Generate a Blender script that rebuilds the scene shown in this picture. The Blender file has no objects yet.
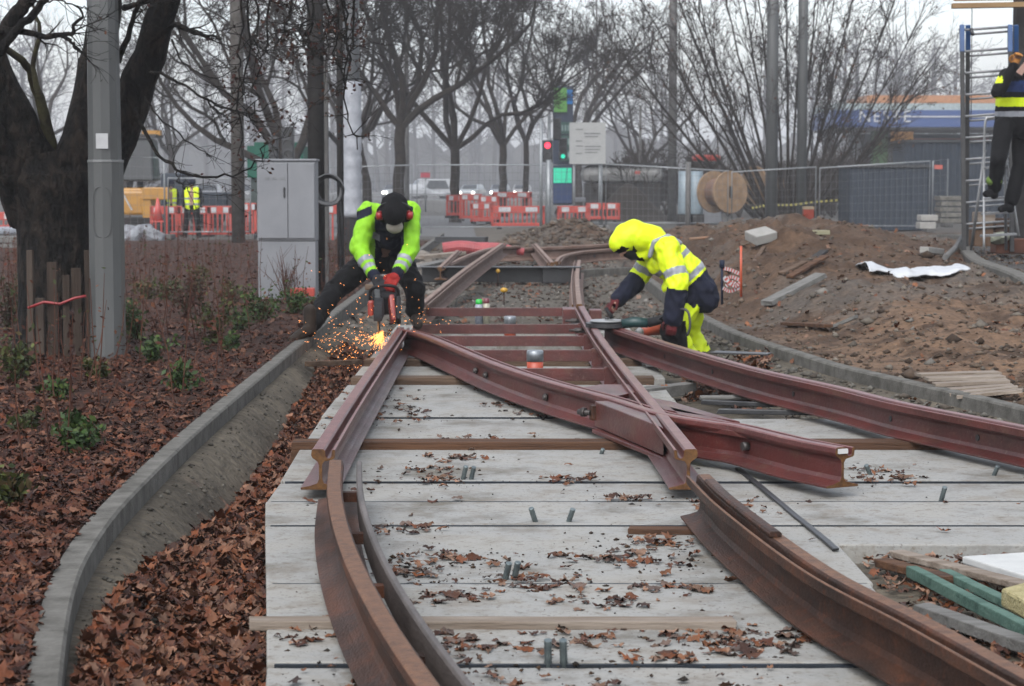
import bpy, bmesh, math, random
import numpy as np
from mathutils import Vector, Matrix, Euler
from math import pi, sin, cos, radians as R

import time as _t; _T0 = _t.time()
S = bpy.context.scene
COL = S.collection
# ------------------------------------------------------------------ camera
F = 2048.0; CH = 1.45; TILT = math.atan(158 / F)
cam_d = bpy.data.cameras.new('camera'); cam = bpy.data.objects.new('camera', cam_d); COL.objects.link(cam)
cam.location = (0, 0, CH); cam.rotation_euler = (pi / 2 - TILT, 0, 0)
cam_d.sensor_width = 36; cam_d.lens = 36 * F / 1024; cam_d.clip_end = 3000; cam_d.clip_start = 0.1
cam_d.dof.use_dof = True; cam_d.dof.focus_distance = 10.0; cam_d.dof.aperture_fstop = 7.1
S.camera = cam
# ------------------------------------------------------------------ sky, sun, exposure
w = bpy.data.worlds.new('World'); S.world = w; w.use_nodes = True
nt = w.node_tree; nt.nodes.clear()
sky = nt.nodes.new('ShaderNodeTexSky'); sky.sky_type = 'NISHITA'; sky.sun_disc = False
SUN_EL, SUN_ROT = R(48), R(200)
sky.sun_elevation = SUN_EL; sky.sun_rotation = SUN_ROT; sky.dust_density = 4; sky.air_density = 1.2; sky.ozone_density = 1
hs = nt.nodes.new('ShaderNodeHueSaturation'); hs.inputs['Saturation'].default_value = 0.30
bg = nt.nodes.new('ShaderNodeBackground'); bg.inputs['Strength'].default_value = 0.15
out = nt.nodes.new('ShaderNodeOutputWorld')
nt.links.new(sky.outputs[0], hs.inputs['Color']); tcw = nt.nodes.new('ShaderNodeTexCoord'); sx = nt.nodes.new('ShaderNodeSeparateXYZ'); nt.links.new(tcw.outputs['Generated'], sx.inputs[0])
mrw = nt.nodes.new('ShaderNodeMapRange'); mrw.inputs['From Min'].default_value = 0; mrw.inputs['From Max'].default_value = 1; mrw.inputs['To Min'].default_value = 2.7; mrw.inputs['To Max'].default_value = 3.1   # overcast: zenith brighter than horizon
nt.links.new(sx.outputs['Z'], mrw.inputs['Value']); vmw = nt.nodes.new('ShaderNodeVectorMath'); vmw.operation = 'SCALE'; nt.links.new(hs.outputs[0], vmw.inputs[0]); nt.links.new(mrw.outputs[0], vmw.inputs['Scale'])
nzw = nt.nodes.new('ShaderNodeTexNoise'); nzw.inputs['Scale'].default_value = 3.2; nzw.inputs['Detail'].default_value = 4; mpw = nt.nodes.new('ShaderNodeMapping'); mpw.inputs['Scale'].default_value = (1, 1, 3.5); nt.links.new(tcw.outputs['Generated'], mpw.inputs[0]); nt.links.new(mpw.outputs[0], nzw.inputs['Vector'])
crw = nt.nodes.new('ShaderNodeValToRGB'); crw.color_ramp.elements[0].position = .3; crw.color_ramp.elements[0].color = (.85, .89, .95, 1); crw.color_ramp.elements[1].position = .7; crw.color_ramp.elements[1].color = (1.0, 1.0, 1.01, 1); nt.links.new(nzw.outputs['Fac'], crw.inputs[0])
mxw = nt.nodes.new('ShaderNodeMix'); mxw.data_type = 'RGBA'; mxw.blend_type = 'MULTIPLY'; mxw.inputs[0].default_value = 1; nt.links.new(vmw.outputs[0], mxw.inputs[6]); nt.links.new(crw.outputs[0], mxw.inputs[7])
nt.links.new(mxw.outputs[2], bg.inputs[0]); nt.links.new(bg.outputs[0], out.inputs[0])
sd = bpy.data.lights.new('sun', 'SUN'); sd.energy = 0.5; sd.angle = R(50); sd.color = (1, .98, .95)
sun = bpy.data.objects.new('sun', sd); COL.objects.link(sun)
_d = Vector((sin(SUN_ROT) * cos(SUN_EL), cos(SUN_ROT) * cos(SUN_EL), sin(SUN_EL)))
sun.rotation_euler = _d.to_track_quat('Z', 'Y').to_euler(); sun.location = (0, 0, 30)
S.view_settings.view_transform = 'Standard'; S.view_settings.look = 'None'
S.view_settings.exposure = -0.15; S.view_settings.gamma = 1; S.view_settings.use_curve_mapping = False
S.cycles.max_bounces = 6; S.cycles.volume_bounces = 1; S.cycles.transparent_max_bounces = 8

# ------------------------------------------------------------------ pixel helpers (measuring only)
ct, st = cos(TILT), sin(TILT)
def ray(px, py):
    x = (px - 512) / F; v = -(py - 343) / F
    return Vector((x, ct + v * st, -st + v * ct))
def G(px, py, z=0.0):
    r = ray(px, py); t = (z - CH) / r.z
    return Vector((r.x * t, r.y * t, z))
def V(px, py, Y):
    r = ray(px, py); t = Y / r.y
    return Vector((r.x * t, Y, CH + r.z * t))

# ------------------------------------------------------------------ materials
MATS = {}
GAIN = .52        # calibration of all base colours to the exposure
def mat(name, c1, c2=None, scale=6, rough=.7, bump=0.0, bscale=None, metal=0, detail=5, c3=None, vcol=False, emit=None, es=1.0,
        lo=.35, hi=.65, stretch=None, spec=.5, rlo=None, alpha=None, bdist=.02):
    if name in MATS: return MATS[name]
    m = bpy.data.materials.new(name); m.use_nodes = True; MATS[name] = m
    t = m.node_tree; N = t.nodes; L = t.links
    b = N['Principled BSDF']; b.inputs['Roughness'].default_value = rough; b.inputs['Metallic'].default_value = metal
    b.inputs['Specular IOR Level'].default_value = spec if rough < .6 else min(spec, .18)
    tc = N.new('ShaderNodeTexCoord'); co = tc.outputs['Object']
    if stretch:
        mp = N.new('ShaderNodeMapping'); mp.inputs['Scale'].default_value = stretch; L.new(co, mp.inputs[0]); co = mp.outputs[0]
    c2 = c2 or tuple(x * .72 for x in c1)
    c1 = tuple(x * GAIN for x in c1); c2 = tuple(x * GAIN for x in c2); c3 = tuple(x * GAIN for x in c3) if c3 else None
    nz = N.new('ShaderNodeTexNoise'); nz.inputs['Scale'].default_value = scale; nz.inputs['Detail'].default_value = detail; nz.inputs['Roughness'].default_value = .65
    L.new(co, nz.inputs['Vector'])
    cr = N.new('ShaderNodeValToRGB'); e = cr.color_ramp.elements
    e[0].position = lo; e[0].color = (*c2, 1); e[1].position = hi; e[1].color = (*c1, 1)
    if c3: x = e.new((lo + hi) / 2); x.color = (*c3, 1)
    L.new(nz.outputs['Fac'], cr.inputs[0]); colr = cr.outputs[0]
    if vcol:
        at = N.new('ShaderNodeAttribute'); at.attribute_name = 'col'
        mx = N.new('ShaderNodeMix'); mx.data_type = 'RGBA'; mx.blend_type = 'MULTIPLY'; mx.inputs[0].default_value = 1
        L.new(colr, mx.inputs[6]); L.new(at.outputs['Color'], mx.inputs[7]); colr = mx.outputs[2]
    L.new(colr, b.inputs['Base Color'])
    if rlo is not None:
        rr = N.new('ShaderNodeMapRange'); rr.inputs['From Min'].default_value = .35; rr.inputs['From Max'].default_value = .65
        rr.inputs['To Min'].default_value = rlo; rr.inputs['To Max'].default_value = rough
        n3 = N.new('ShaderNodeTexNoise'); n3.inputs['Scale'].default_value = scale * .7; L.new(co, n3.inputs['Vector']); L.new(n3.outputs['Fac'], rr.inputs['Value']); L.new(rr.outputs[0], b.inputs['Roughness'])
    if bump:
        n2 = N.new('ShaderNodeTexNoise'); n2.inputs['Scale'].default_value = bscale or scale * 4; n2.inputs['Detail'].default_value = 6
        L.new(co, n2.inputs['Vector']); bp = N.new('ShaderNodeBump'); bp.inputs['Strength'].default_value = bump; bp.inputs['Distance'].default_value = bdist
        L.new(n2.outputs['Fac'], bp.inputs['Height']); L.new(bp.outputs[0], b.inputs['Normal'])
    if emit: b.inputs['Emission Color'].default_value = (*emit, 1); b.inputs['Emission Strength'].default_value = es
    return m

# ------------------------------------------------------------------ objects
def org(o):
    p = Vector((0, 0, 0))
    while o is not None: p += o.location; o = o.parent
    return p
def tag(o, label=None, cat=None, group=None, kind=None):
    if label: o['label'] = label
    if cat: o['category'] = cat
    if group: o['group'] = group
    if kind: o['kind'] = kind
    return o
def thing(name, label, cat, loc=(0, 0, 0), group=None):
    o = bpy.data.objects.new(name, None); COL.objects.link(o); o.location = loc; o.empty_display_size = .2
    return tag(o, label, cat, group)
def copy_tree(o, loc=None, rz=None, label=None, parent=None):
    c = o.copy(); COL.objects.link(c)
    if parent is not None: c.parent = parent
    if loc is not None: c.location = loc
    if rz is not None: c.rotation_euler = (0, 0, rz)
    if label: c['label'] = label
    for ch in list(o.children): copy_tree(ch, parent=c)
    return c
def mesh_obj(name, verts, faces, m, parent=None, smooth=False, mi=None, cols=None, local=False):
    """cols: per-face colours"""
    verts = np.asarray(verts, dtype=np.float64).reshape(-1, 3)
    if parent is not None and not local: verts = verts - np.array(org(parent))
    me = bpy.data.meshes.new(name)
    if isinstance(faces, np.ndarray):
        nf, k = faces.shape
        me.vertices.add(len(verts)); me.vertices.foreach_set('co', verts.ravel())
        me.loops.add(nf * k); me.loops.foreach_set('vertex_index', faces.ravel().astype(np.int32))
        me.polygons.add(nf); me.polygons.foreach_set('loop_start', np.arange(0, nf * k, k, dtype=np.int32)); me.polygons.foreach_set('loop_total', np.full(nf, k, dtype=np.int32))
        me.update(calc_edges=True); me.validate()
    else:
        me.from_pydata([tuple(v) for v in verts], [], [tuple(f) for f in faces]); me.update()
    for x in (m if isinstance(m, (list, tuple)) else [m]): me.materials.append(x)
    if mi is not None: me.polygons.foreach_set('material_index', np.asarray(mi, dtype=np.int32))
    if smooth: me.polygons.foreach_set('use_smooth', np.ones(len(me.polygons), dtype=bool))
    if cols is not None:
        a = me.color_attributes.new('col', 'FLOAT_COLOR', 'CORNER')
        lt = np.zeros(len(me.polygons), dtype=np.int32); me.polygons.foreach_get('loop_total', lt)
        c = np.ones((len(cols), 4)); c[:, :3] = cols
        a.data.foreach_set('color', np.repeat(c, lt, axis=0).ravel())
    o = bpy.data.objects.new(name, me); COL.objects.link(o)
    if parent is not None: o.parent = parent
    return o

class MB:
    def __init__(s): s.v = []; s.f = []; s.mi = []; s.sm = []
    def add(s, vs, fs, m=0, sm=False):
        n = len(s.v); s.v += [tuple(v) for v in vs]; s.f += [tuple(i + n for i in f) for f in fs]; s.mi += [m] * len(fs); s.sm += [sm] * len(fs); return s
    def box(s, c, size, rz=0, m=0, rot=None, taper=1.0):
        c = Vector(c); hx, hy, hz = [x / 2 for x in size]
        mt = (rot if rot is not None else Matrix.Rotation(rz, 3, 'Z'))
        vs = []
        for z in (-hz, hz):
            k = 1 if z < 0 else taper
            for x, y in ((-hx, -hy), (hx, -hy), (hx, hy), (-hx, hy)): vs.append(c + mt @ Vector((x * k, y * k, z)))
        return s.add(vs, [(3, 2, 1, 0), (4, 5, 6, 7), (0, 1, 5, 4), (1, 2, 6, 5), (2, 3, 7, 6), (3, 0, 4, 7)], m)
    def bar(s, a, b, wd, ht, m=0, up=(0, 0, 1)):
        a, b = Vector(a), Vector(b); d = b - a; L = d.length; d.normalize(); x = d.cross(Vector(up))
        if x.length < 1e-4: x = Vector((1, 0, 0))
        x.normalize(); z = x.cross(d); mt = Matrix((x, d, z)).transposed()
        return s.box((a + b) / 2, (wd, L, ht), rot=mt, m=m)
    def tube(s, pts, rad, n=8, m=0, caps=True, sm=True):
        pts = [Vector(p) for p in pts]; k = len(pts); rad = rad if hasattr(rad, '__len__') else [rad] * k
        vs = []; prev = None
        for i, p in enumerate(pts):
            d = (pts[min(i + 1, k - 1)] - pts[max(i - 1, 0)]); d = d.normalized() if d.length > 1e-9 else Vector((0, 0, 1))
            u = prev if prev is not None else (Vector((1, 0, 0)) if abs(d.x) < .8 else Vector((0, 1, 0)))
            u = (u - d * u.dot(d)).normalized(); prev = u; v = d.cross(u)
            for j in range(n): a = 2 * pi * j / n; vs.append(p + (u * cos(a) + v * sin(a)) * rad[i])
        fs = [(i * n + j, i * n + (j + 1) % n, (i + 1) * n + (j + 1) % n, (i + 1) * n + j) for i in range(k - 1) for j in range(n)]
        s.add(vs, fs, m, sm)
        if caps: s.f += [tuple(len(s.v) - len(vs) + j for j in range(n - 1, -1, -1)), tuple(len(s.v) - n + j for j in range(n))]; s.mi += [m] * 2; s.sm += [False] * 2
        return s
    def lathe(s, c, prof, n=20, m=0, axis='Z', sm=True):
        c = Vector(c); vs = []; k = len(prof)
        for r, h in prof:
            for j in range(n):
                a = 2 * pi * j / n; p = (r * cos(a), r * sin(a), h)
                if axis == 'X': p = (h, p[0], p[1])
                elif axis == 'Y': p = (p[0], h, p[1])
                vs.append(c + Vector(p))
        fs = [(i * n + j, i * n + (j + 1) % n, (i + 1) * n + (j + 1) % n, (i + 1) * n + j) for i in range(k - 1) for j in range(n)]
        s.add(vs, fs, m, sm); b = len(s.v) - len(vs)
        s.f += [tuple(b + j for j in range(n - 1, -1, -1)), tuple(b + (k - 1) * n + j for j in range(n))]; s.mi += [m] * 2; s.sm += [False] * 2
        return s
    def prism(s, poly, z0, z1, m=0):
        n = len(poly); vs = [(p[0], p[1], z0) for p in poly] + [(p[0], p[1], z1) for p in poly]
        return s.add(vs, [tuple(range(n - 1, -1, -1)), tuple(range(n, 2 * n))] + [(i, (i + 1) % n, n + (i + 1) % n, n + i) for i in range(n)], m)
    def sweep(s, prof, path, m=0, endm=None, sm=False, up=None, topm=None):
        """prof: (x right, z up); path: list of Vector."""
        n = len(prof); vs = []; k = len(path)
        for i, p in enumerate(path):
            d = path[min(i + 1, k - 1)] - path[max(i - 1, 0)]; d.normalize(); x = Vector((d.y, -d.x, 0)).normalized(); z = x.cross(d)
            for a, b in prof: vs.append(p + x * a + z * b)
        fs = [(i * n + j, (i + 1) * n + j, (i + 1) * n + (j + 1) % n, i * n + (j + 1) % n) for i in range(k - 1) for j in range(n)]
        s.add(vs, fs, m, sm); b = len(s.v) - len(vs); e = m if endm is None else endm
        if topm is not None:
            zm = max(p[1] for p in prof); top = [prof[j][1] > zm * .965 and prof[(j + 1) % n][1] > zm * .965 for j in range(n)]
            for q in range(len(fs)):
                if top[q % n]: s.mi[len(s.mi) - len(fs) + q] = topm
        s.f += [tuple(b + j for j in range(n)), tuple(b + (k - 1) * n + j for j in range(n - 1, -1, -1))]; s.mi += [e] * 2; s.sm += [False] * 2
        return s
    def build(s, name, m, parent=None, bevel=0, local=False, rough=0, seed=0):
        vs = np.array(s.v)
        if rough:
            rs = np.random.RandomState(seed); vs = vs + rs.uniform(-rough, rough, vs.shape)
        o = mesh_obj(name, vs, s.f, m, parent, mi=s.mi, local=local)
        o.data.polygons.foreach_set('use_smooth', np.array(s.sm, dtype=bool))
        bm = bmesh.new(); bm.from_mesh(o.data); bmesh.ops.recalc_face_normals(bm, faces=bm.faces); bm.to_mesh(o.data); bm.free()
        if bevel:
            md = o.modifiers.new('bevel', 'BEVEL'); md.width = bevel; md.segments = 2; md.limit_method = 'ANGLE'; md.angle_limit = R(35)
        return o

def spline(pts, n=40):
    pts = [Vector(p) for p in pts]; P = [pts[0] * 2 - pts[1]] + pts + [pts[-1] * 2 - pts[-2]]; res = []
    segs = len(pts) - 1
    for k in range(n + 1):
        u = k / n * segs; i = min(int(u), segs - 1); t = u - i; a, b, c, d = P[i:i + 4]
        res.append(.5 * ((2 * b) + (c - a) * t + (2 * a - 5 * b + 4 * c - d) * t * t + (3 * b - a - 3 * c + d) * t ** 3))
    return res

# numpy value noise
def vn(x, y, seed=0):
    xi = np.floor(x).astype(np.int64); yi = np.floor(y).astype(np.int64); fx = x - xi; fy = y - yi
    fx = fx * fx * (3 - 2 * fx); fy = fy * fy * (3 - 2 * fy)
    def h(a, b):
        n = (a * 374761393 + b * 668265263 + seed * 1442695041) & 0xffffffff; n = ((n ^ (n >> 13)) * 1274126177) & 0xffffffff
        return ((n ^ (n >> 16)) & 0xffff) / 65535.0
    return (h(xi, yi) * (1 - fx) + h(xi + 1, yi) * fx) * (1 - fy) + (h(xi, yi + 1) * (1 - fx) + h(xi + 1, yi + 1) * fx) * fy
def fbm(x, y, o=5, seed=0, ridge=False):
    s = 0; a = .5; t = 0
    for i in range(o):
        n = vn(x, y, seed + i)
        if ridge: n = 1 - abs(2 * n - 1)
        s = s + a * n; t += a; x = x * 2.03 + 7.1; y = y * 2.03 + 3.3; a *= .5
    return s / t
def sm(x, a, b):
    t = np.clip((x - a) / (b - a), 0, 1); return t * t * (3 - 2 * t)
# ================================================================== SETTING
_kl = [(5.3 - 3.3, -.42), (3.6, -.88), (5.3, -1.235), (6.29, -1.43), (7.2, -1.56), (8.24, -1.64), (9.93, -1.70), (11.9, -1.735), (14.4, -1.76), (16.5, -1.78), (18.6, -1.80), (20.96, -1.84), (25.6, -1.86), (34, -1.88), (60, -1.9)]
_kr = [(2, 3.9), (8, 3.6), (10.5, 3.32), (12.2, 3.05), (13.87, 2.67), (15.04, 2.41), (18.1, 2.03), (20.8, 1.93), (24, 1.92), (28, 1.94), (31, 1.96), (60, 2.0)]
def XL(y): return np.interp(y, [a for a, b in _kl], [b for a, b in _kl])
def XR(y): return np.interp(y, [a for a, b in _kr], [b for a, b in _kr])
def XS(y): return np.interp(y, [3, 5, 6.11, 7.37, 8.66, 9.3, 9.93, 11.3, 12.75, 13.9, 30], [-.45, -.62, -.743, -.896, -1.054, -1.13, -1.135, -1.17, -1.195, -1.2, -1.2])
_far_kerb = [(3.2, 12.5 - 1), (4.1, 14.5), (4.7, 17), (5.0, 20.06), (5.5, 24.3), (6.7, 30.4), (7.9, 36), (8.2, 40.5), (7.6, 43)]
def XF(y): return np.interp(y, [b for a, b in _far_kerb[1:]], [a for a, b in _far_kerb[1:]])
def H0(x, y):
    """smooth height of the ground"""
    xl = XL(y); xr = XR(y); xs = XS(y); far = sm(y, 46, 62)
    # left bed
    bed = .13 + .05 * (fbm(x * .8, y * .5, 3, 5) - .5) * sm(xl - x, .15, 1.2)
    # trench
    mid = xl + (xs - xl) * .62
    k = sm(x, xl + .06, xl + .06 + np.maximum(.25, (xs - xl - .06) * .7))
    tr = .05 - .22 * k
    fill = sm(y, 19, 24)
    tr = tr * (1 - fill) + (-.03) * fill
    # corridor right side
    cr = -.10 + .14 * sm(x, xr - .9, xr - .1); cr = cr * (1 - fill) + -.02 * fill + .0
    dn = (1 - sm(y, 7.9, 8.3)) * sm(x, 1.2, 1.3); cr = cr * (1 - dn) + (-.03) * dn
    cor = tr * (1 - sm(x, xs, xs + .05)) + cr * sm(x, xs, xs + .05)
    # right ground
    base = .10 + .38 * sm(y, 13.5, 21) * sm(x - xr, .2, 1.6)
    m1 = .42 * np.exp(-((x - 3.1) / 1.15) ** 2 - ((y - 27) / 4.2) ** 2) + .26 * np.exp(-((x - 4.6) / .9) ** 2 - ((y - 29) / 2.6) ** 2)
    m1 += .16 * np.exp(-((x - 2.5) / .5) ** 2 - ((y - 22) / 1.6) ** 2)
    ridge = .30 * np.exp(-((y - 33) / 3.5) ** 2) * sm(x, 2.2, 3) * (1 - sm(x, 5.6, 6.6))
    rg = base + (m1 + ridge) * sm(x - xr, .1, .7)
    fl = 1 - sm(y, 36, 50)
    rg = rg * fl
    # heaps further back
    hp = .62 * np.exp(-((x - 1.25) / 1.25) ** 2 - ((y - 47) / 3.0) ** 2) + .42 * np.exp(-((x - 4.6) / 1.8) ** 2 - ((y - 50) / 3) ** 2) + .30 * np.exp(-((x - 7.8) / 1.8) ** 2 - ((y - 54) / 3) ** 2) \
        + .18 * np.exp(-((x + .1) / 1.0) ** 2 - ((y - 43.5) / 1.6) ** 2)
    sL = sm(x, xl - .04, xl + .02); sR = sm(x, xr - .02, xr + .05)
    z = bed * (1 - sL) + cor * sL; z = z * (1 - sR) + rg * sR
    z = z * (1 - far) + hp
    z = z - .0 * far
    return z
def weights(x, y):
    xl = XL(y); xr = XR(y); xs = XS(y)
    wbed = (1 - sm(x, xl - .05, xl + .02)) * (1 - sm(y + 2 * fbm(x * .3, y * .3, 2, 8), 50, 53))
    xf = XF(y)
    pave = sm(x, xf + .02, xf + .1) * sm(y, 14, 16) * (1 - sm(y, 44, 47))
    dirt = sm(x, xr - .02, xr + .05) * (1 - sm(y, 58, 70)) * (1 - pave)
    heap = np.clip(np.exp(-((x - 1.0) / 1.9) ** 2 - ((y - 46.5) / 4) ** 2) * 1.6, 0, 1)
    dirt = np.maximum(dirt, heap)
    return wbed, dirt, pave
def H(x, y):
    x = np.asarray(x, dtype=float); y = np.asarray(y, dtype=float)
    z = H0(x, y); wb, wd, wp = weights(x, y)
    n1 = fbm(x * 1.7, y * 1.1, 5, 21) - .5; n2 = fbm(x * 6, y * 4, 4, 31) - .5; n3 = fbm(x * .9, y * .7, 4, 11, True) - .6
    xl, xr = XL(y), XR(y); inc = sm(x, xl + .08, xl + .2) * (1 - sm(x, XS(y) - .25, XS(y)))
    amp = wd * sm(x - xr, .15, .8)
    lump = .55 + .9 * np.exp(-((x - 3.1) / 1.6) ** 2 - ((y - 27) / 6) ** 2)
    z = z + amp * (n1 * .30 + n2 * .15 + n3 * .20) * lump + wb * n2 * .025 + inc * (n2 * .05 + n1 * .05)
    hz = np.exp(-((x - 1.0) / 2) ** 2 - ((y - 46.5) / 4) ** 2); z = z + hz * (n1 * .35 + n2 * .2)
    return z
def axis(a0, d0, g, lim):
    r = [0.0]; d = d0
    while r[-1] < lim: r.append(r[-1] + d); d *= g
    return r
xs_ = list(np.arange(-4, 4.001, .035)); rx = axis(0, .035, 1.035, 400)[1:]
xs_ = [-4 - r for r in rx][::-1] + xs_ + [4 + r for r in rx]
ys_ = [1.0]; d = .04
while ys_[-1] < 620:
    ys_.append(ys_[-1] + d); d = max(.04, ys_[-1] * .0052) if ys_[-1] < 60 else d * 1.06
ys_ = [-200, -100, -30, -10, -3, -1, 0, .5] + ys_
gx, gy = np.meshgrid(np.array(xs_), np.array(ys_))
gz = H(gx, np.clip(gy, 1, 900))
nx, ny = len(xs_), len(ys_)
vid = np.arange(nx * ny).reshape(ny, nx)
fc = np.stack([vid[:-1, :-1], vid[:-1, 1:], vid[1:, 1:], vid[1:, :-1]], -1).reshape(-1, 4)
ground = None
cx = (gx[:-1, :-1] + gx[1:, 1:]) / 2; cy = np.clip((gy[:-1, :-1] + gy[1:, 1:]) / 2, 1, 900)
wb, wd, wp = weights(cx, cy)
n1 = fbm(cx * 2.2, cy * 2.2, 5, 41); n2 = fbm(cx * 9, cy * 7, 4, 51); n4 = fbm(cx * .5, cy * .35, 4, 61)
def c3(c): return np.array(c)[None, None, :]
mul = c3((.062, .027, .016)) * (.35 + 1.3 * n2[..., None])
sand = c3((.165, .142, .108)) * (.35 + 1.2 * n1[..., None]) * (.8 + .4 * n2[..., None])
dkd = c3((.098, .060, .038)); ltd = c3((.26, .165, .105)); gyd = c3((.15, .14, .125))
f1 = sm(n1 * .5 + n2 * .5, .36, .62)[..., None]; f2 = sm(n4 + .25 * (n1 - .5), .5, .62)[..., None]
near = (1 - sm(cy + (cx - 3.6) * -1.5, 17, 23))[..., None]
dirt = dkd * (1 - f1 * (.35 + .55 * near)) + ltd * f1 * (.35 + .55 * near); dirt = dirt * (1 - f2 * .6) + gyd * f2 * .6
grey = c3((.13, .125, .115)) * (.8 + .4 * n1[..., None])
wb, wd, wp = wb[..., None], wd[..., None], wp[..., None]
corr = ((cx > XL(cy)) & (cx < XR(cy)))[..., None]
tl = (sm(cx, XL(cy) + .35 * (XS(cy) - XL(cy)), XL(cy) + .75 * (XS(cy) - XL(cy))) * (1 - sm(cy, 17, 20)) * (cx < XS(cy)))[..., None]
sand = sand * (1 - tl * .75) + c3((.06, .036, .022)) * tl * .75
pm = np.exp(-((cx + 1.37) / .10) ** 2 - ((cy - 9.85) / .22) ** 2) + np.exp(-((cx + 1.33) / .06) ** 2 - ((cy - 9.3) / .16) ** 2); pm = (np.clip(pm * 1.6, 0, 1) * sm(n2, .42, .6))[..., None] * .7
sand = sand * (1 - pm) + c3((.42, .13, .075)) * pm
back = (sm(cy, 21, 24)[..., None]) * corr
sand = sand * (1 - back * .6) + c3((.17, .155, .135)) * back * .6
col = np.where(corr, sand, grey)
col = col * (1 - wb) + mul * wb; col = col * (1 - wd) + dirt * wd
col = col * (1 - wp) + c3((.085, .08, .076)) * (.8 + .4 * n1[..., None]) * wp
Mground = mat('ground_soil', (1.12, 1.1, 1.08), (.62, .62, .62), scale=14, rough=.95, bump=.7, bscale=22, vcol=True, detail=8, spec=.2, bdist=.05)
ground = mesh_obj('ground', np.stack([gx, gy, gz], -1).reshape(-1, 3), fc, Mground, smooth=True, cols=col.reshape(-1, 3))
tag(ground, kind='structure')
def HZ(x, y): return float(H(np.array([x]), np.array([max(y, 1.0)]))[0])

# road in the distance
Masph = mat('asphalt', (.10, .10, .10), (.07, .07, .072), scale=3, rough=.85, bump=.2)
r = MB(); r.box((0, 205, .03), (700, 40, .04)); tag(r.build('road', Masph), kind='structure')
r = MB(); r.box((0, 184, .075), (700, .25, .15)); tag(r.build('kerb', mat('kerb_concrete', (.22, .21, .19), (.10, .095, .082), scale=7, rough=.9, bump=.35, bscale=60, detail=9)), kind='structure')
# asphalt footpath behind the barriers
gp = MB(); gp.prism([(-6.5, 53), (-.9, 53), (-1.4, 73), (2, 95), (-14, 95), (-8, 70)], .012, .03); tag(gp.build('path', mat('path_asphalt', (.19, .19, .19), (.14, .14, .14), scale=4, rough=.8, bump=.2)), kind='structure')
# kerbs
kp = [(-.06, -.12), (.06, -.12), (.06, .01), (.05, .03), (-.06, .03)]
def kerb_line(pts, prof, gap=1.0, shift=0):
    mb = MB(); pts = [Vector(p) for p in pts]; acc = []; L = 0; cur = [pts[0]]
    seglen = gap
    for a, b in zip(pts[:-1], pts[1:]):
        n = max(1, int((b - a).length / .05))
        for i in range(1, n + 1):
            p = a.lerp(b, i / n); L += (b - a).length / n; cur.append(p)
            if L > seglen:
                mb.sweep(prof, [cur[0] + (cur[1] - cur[0]) * .06 * 0, *cur[4::5], cur[-1]] if len(cur) > 8 else cur); L = 0
                d = (cur[-1] - cur[-2]).normalized(); cur = [p + d * .006]
    if len(cur) > 2: mb.sweep(prof, cur)
    return mb
ly = np.arange(2.0, 56, .15)
Mk = MATS['kerb_concrete']
kl = kerb_line(spline([(float(XL(y)) + .0, y, .145) for y in np.arange(2.0, 56.1, 1.2)], 220), [(-.045, -.22), (.050, -.22), (.050, -.010), (.040, .0), (-.040, .0), (-.045, -.006)], .99)
tag(kl.build('kerb', Mk), kind='structure')
kr = kerb_line(spline([(float(XR(y)), y, .13) for y in np.arange(3, 33.4, 1.2)], 160), [(-.05, -.22), (.055, -.22), (.055, -.01), (.045, .0), (-.04, .0), (-.05, -.012)], .99)
tag(kr.build('kerb', Mk), kind='structure')
kf = kerb_line(spline([(1.0, 32.5, .1), (1.5, 33.2, .1), (1.9, 33.6, .1)], 20), [(-.07, -.25), (.07, -.25), (.07, 0), (-.07, 0)], 1.0); tag(kf.build('kerb', Mk), kind='structure')
fk = []
for a, b in _far_kerb[1:]:
    fk.append((a, b, float(H0(np.array([a]), np.array([b]))[0]) + .10))
kk = kerb_line(spline(fk, 120), [(-.075, -.3), (.075, -.3), (.075, 0), (-.06, 0), (-.075, -.02)], .99); tag(kk.build('kerb', Mk), kind='structure')

# ------------------------------------------------------------------ concrete slabs
Mslab = mat('slab_concrete', (.42, .41, .375), (.20, .185, .155), scale=1.9, rough=.85, bump=.25, bscale=45, detail=12, c3=(.40, .40, .38), lo=.34, hi=.60, rlo=.55, vcol=False)
def add_specks(m, scale, lo, hi, c, fac=.8, st=(1, 1, 1)):
    t = m.node_tree; N = t.nodes; L = t.links; b = N['Principled BSDF']; src = b.inputs['Base Color'].links[0].from_socket
    tc = N.new('ShaderNodeTexCoord'); nz = N.new('ShaderNodeTexNoise'); nz.inputs['Scale'].default_value = scale; nz.inputs['Detail'].default_value = 3; nz.inputs['Roughness'].default_value = .7; mpp = N.new('ShaderNodeMapping'); mpp.inputs['Scale'].default_value = st; L.new(tc.outputs['Object'], mpp.inputs[0]); L.new(mpp.outputs[0], nz.inputs['Vector'])
    mr = N.new('ShaderNodeMapRange'); mr.inputs['From Min'].default_value = lo; mr.inputs['From Max'].default_value = hi; mr.inputs['To Max'].default_value = fac; L.new(nz.outputs['Fac'], mr.inputs['Value'])
    mx = N.new('ShaderNodeMix'); mx.data_type = 'RGBA'; L.new(mr.outputs[0], mx.inputs[0]); L.new(src, mx.inputs[6]); mx.inputs[7].default_value = (*c, 1); L.new(mx.outputs[2], b.inputs['Base Color'])
add_specks(Mslab, 4.5, .50, .70, (.13, .108, .082), .55, (.9, 1.0, 1)); add_specks(Mslab, 17, .56, .68, (.105, .085, .062), .6, (.9, 1.0, 1)); add_specks(Mslab, 60, .60, .67, (.06, .048, .036), .75)
ord_ = ['nearest', 'second nearest', 'third nearest', 'fourth nearest', 'fifth nearest', 'sixth nearest', 'seventh nearest', 'eighth nearest', 'ninth nearest', 'tenth nearest', 'eleventh nearest', 'twelfth nearest', 'thirteenth nearest', 'fourteenth nearest']
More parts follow.
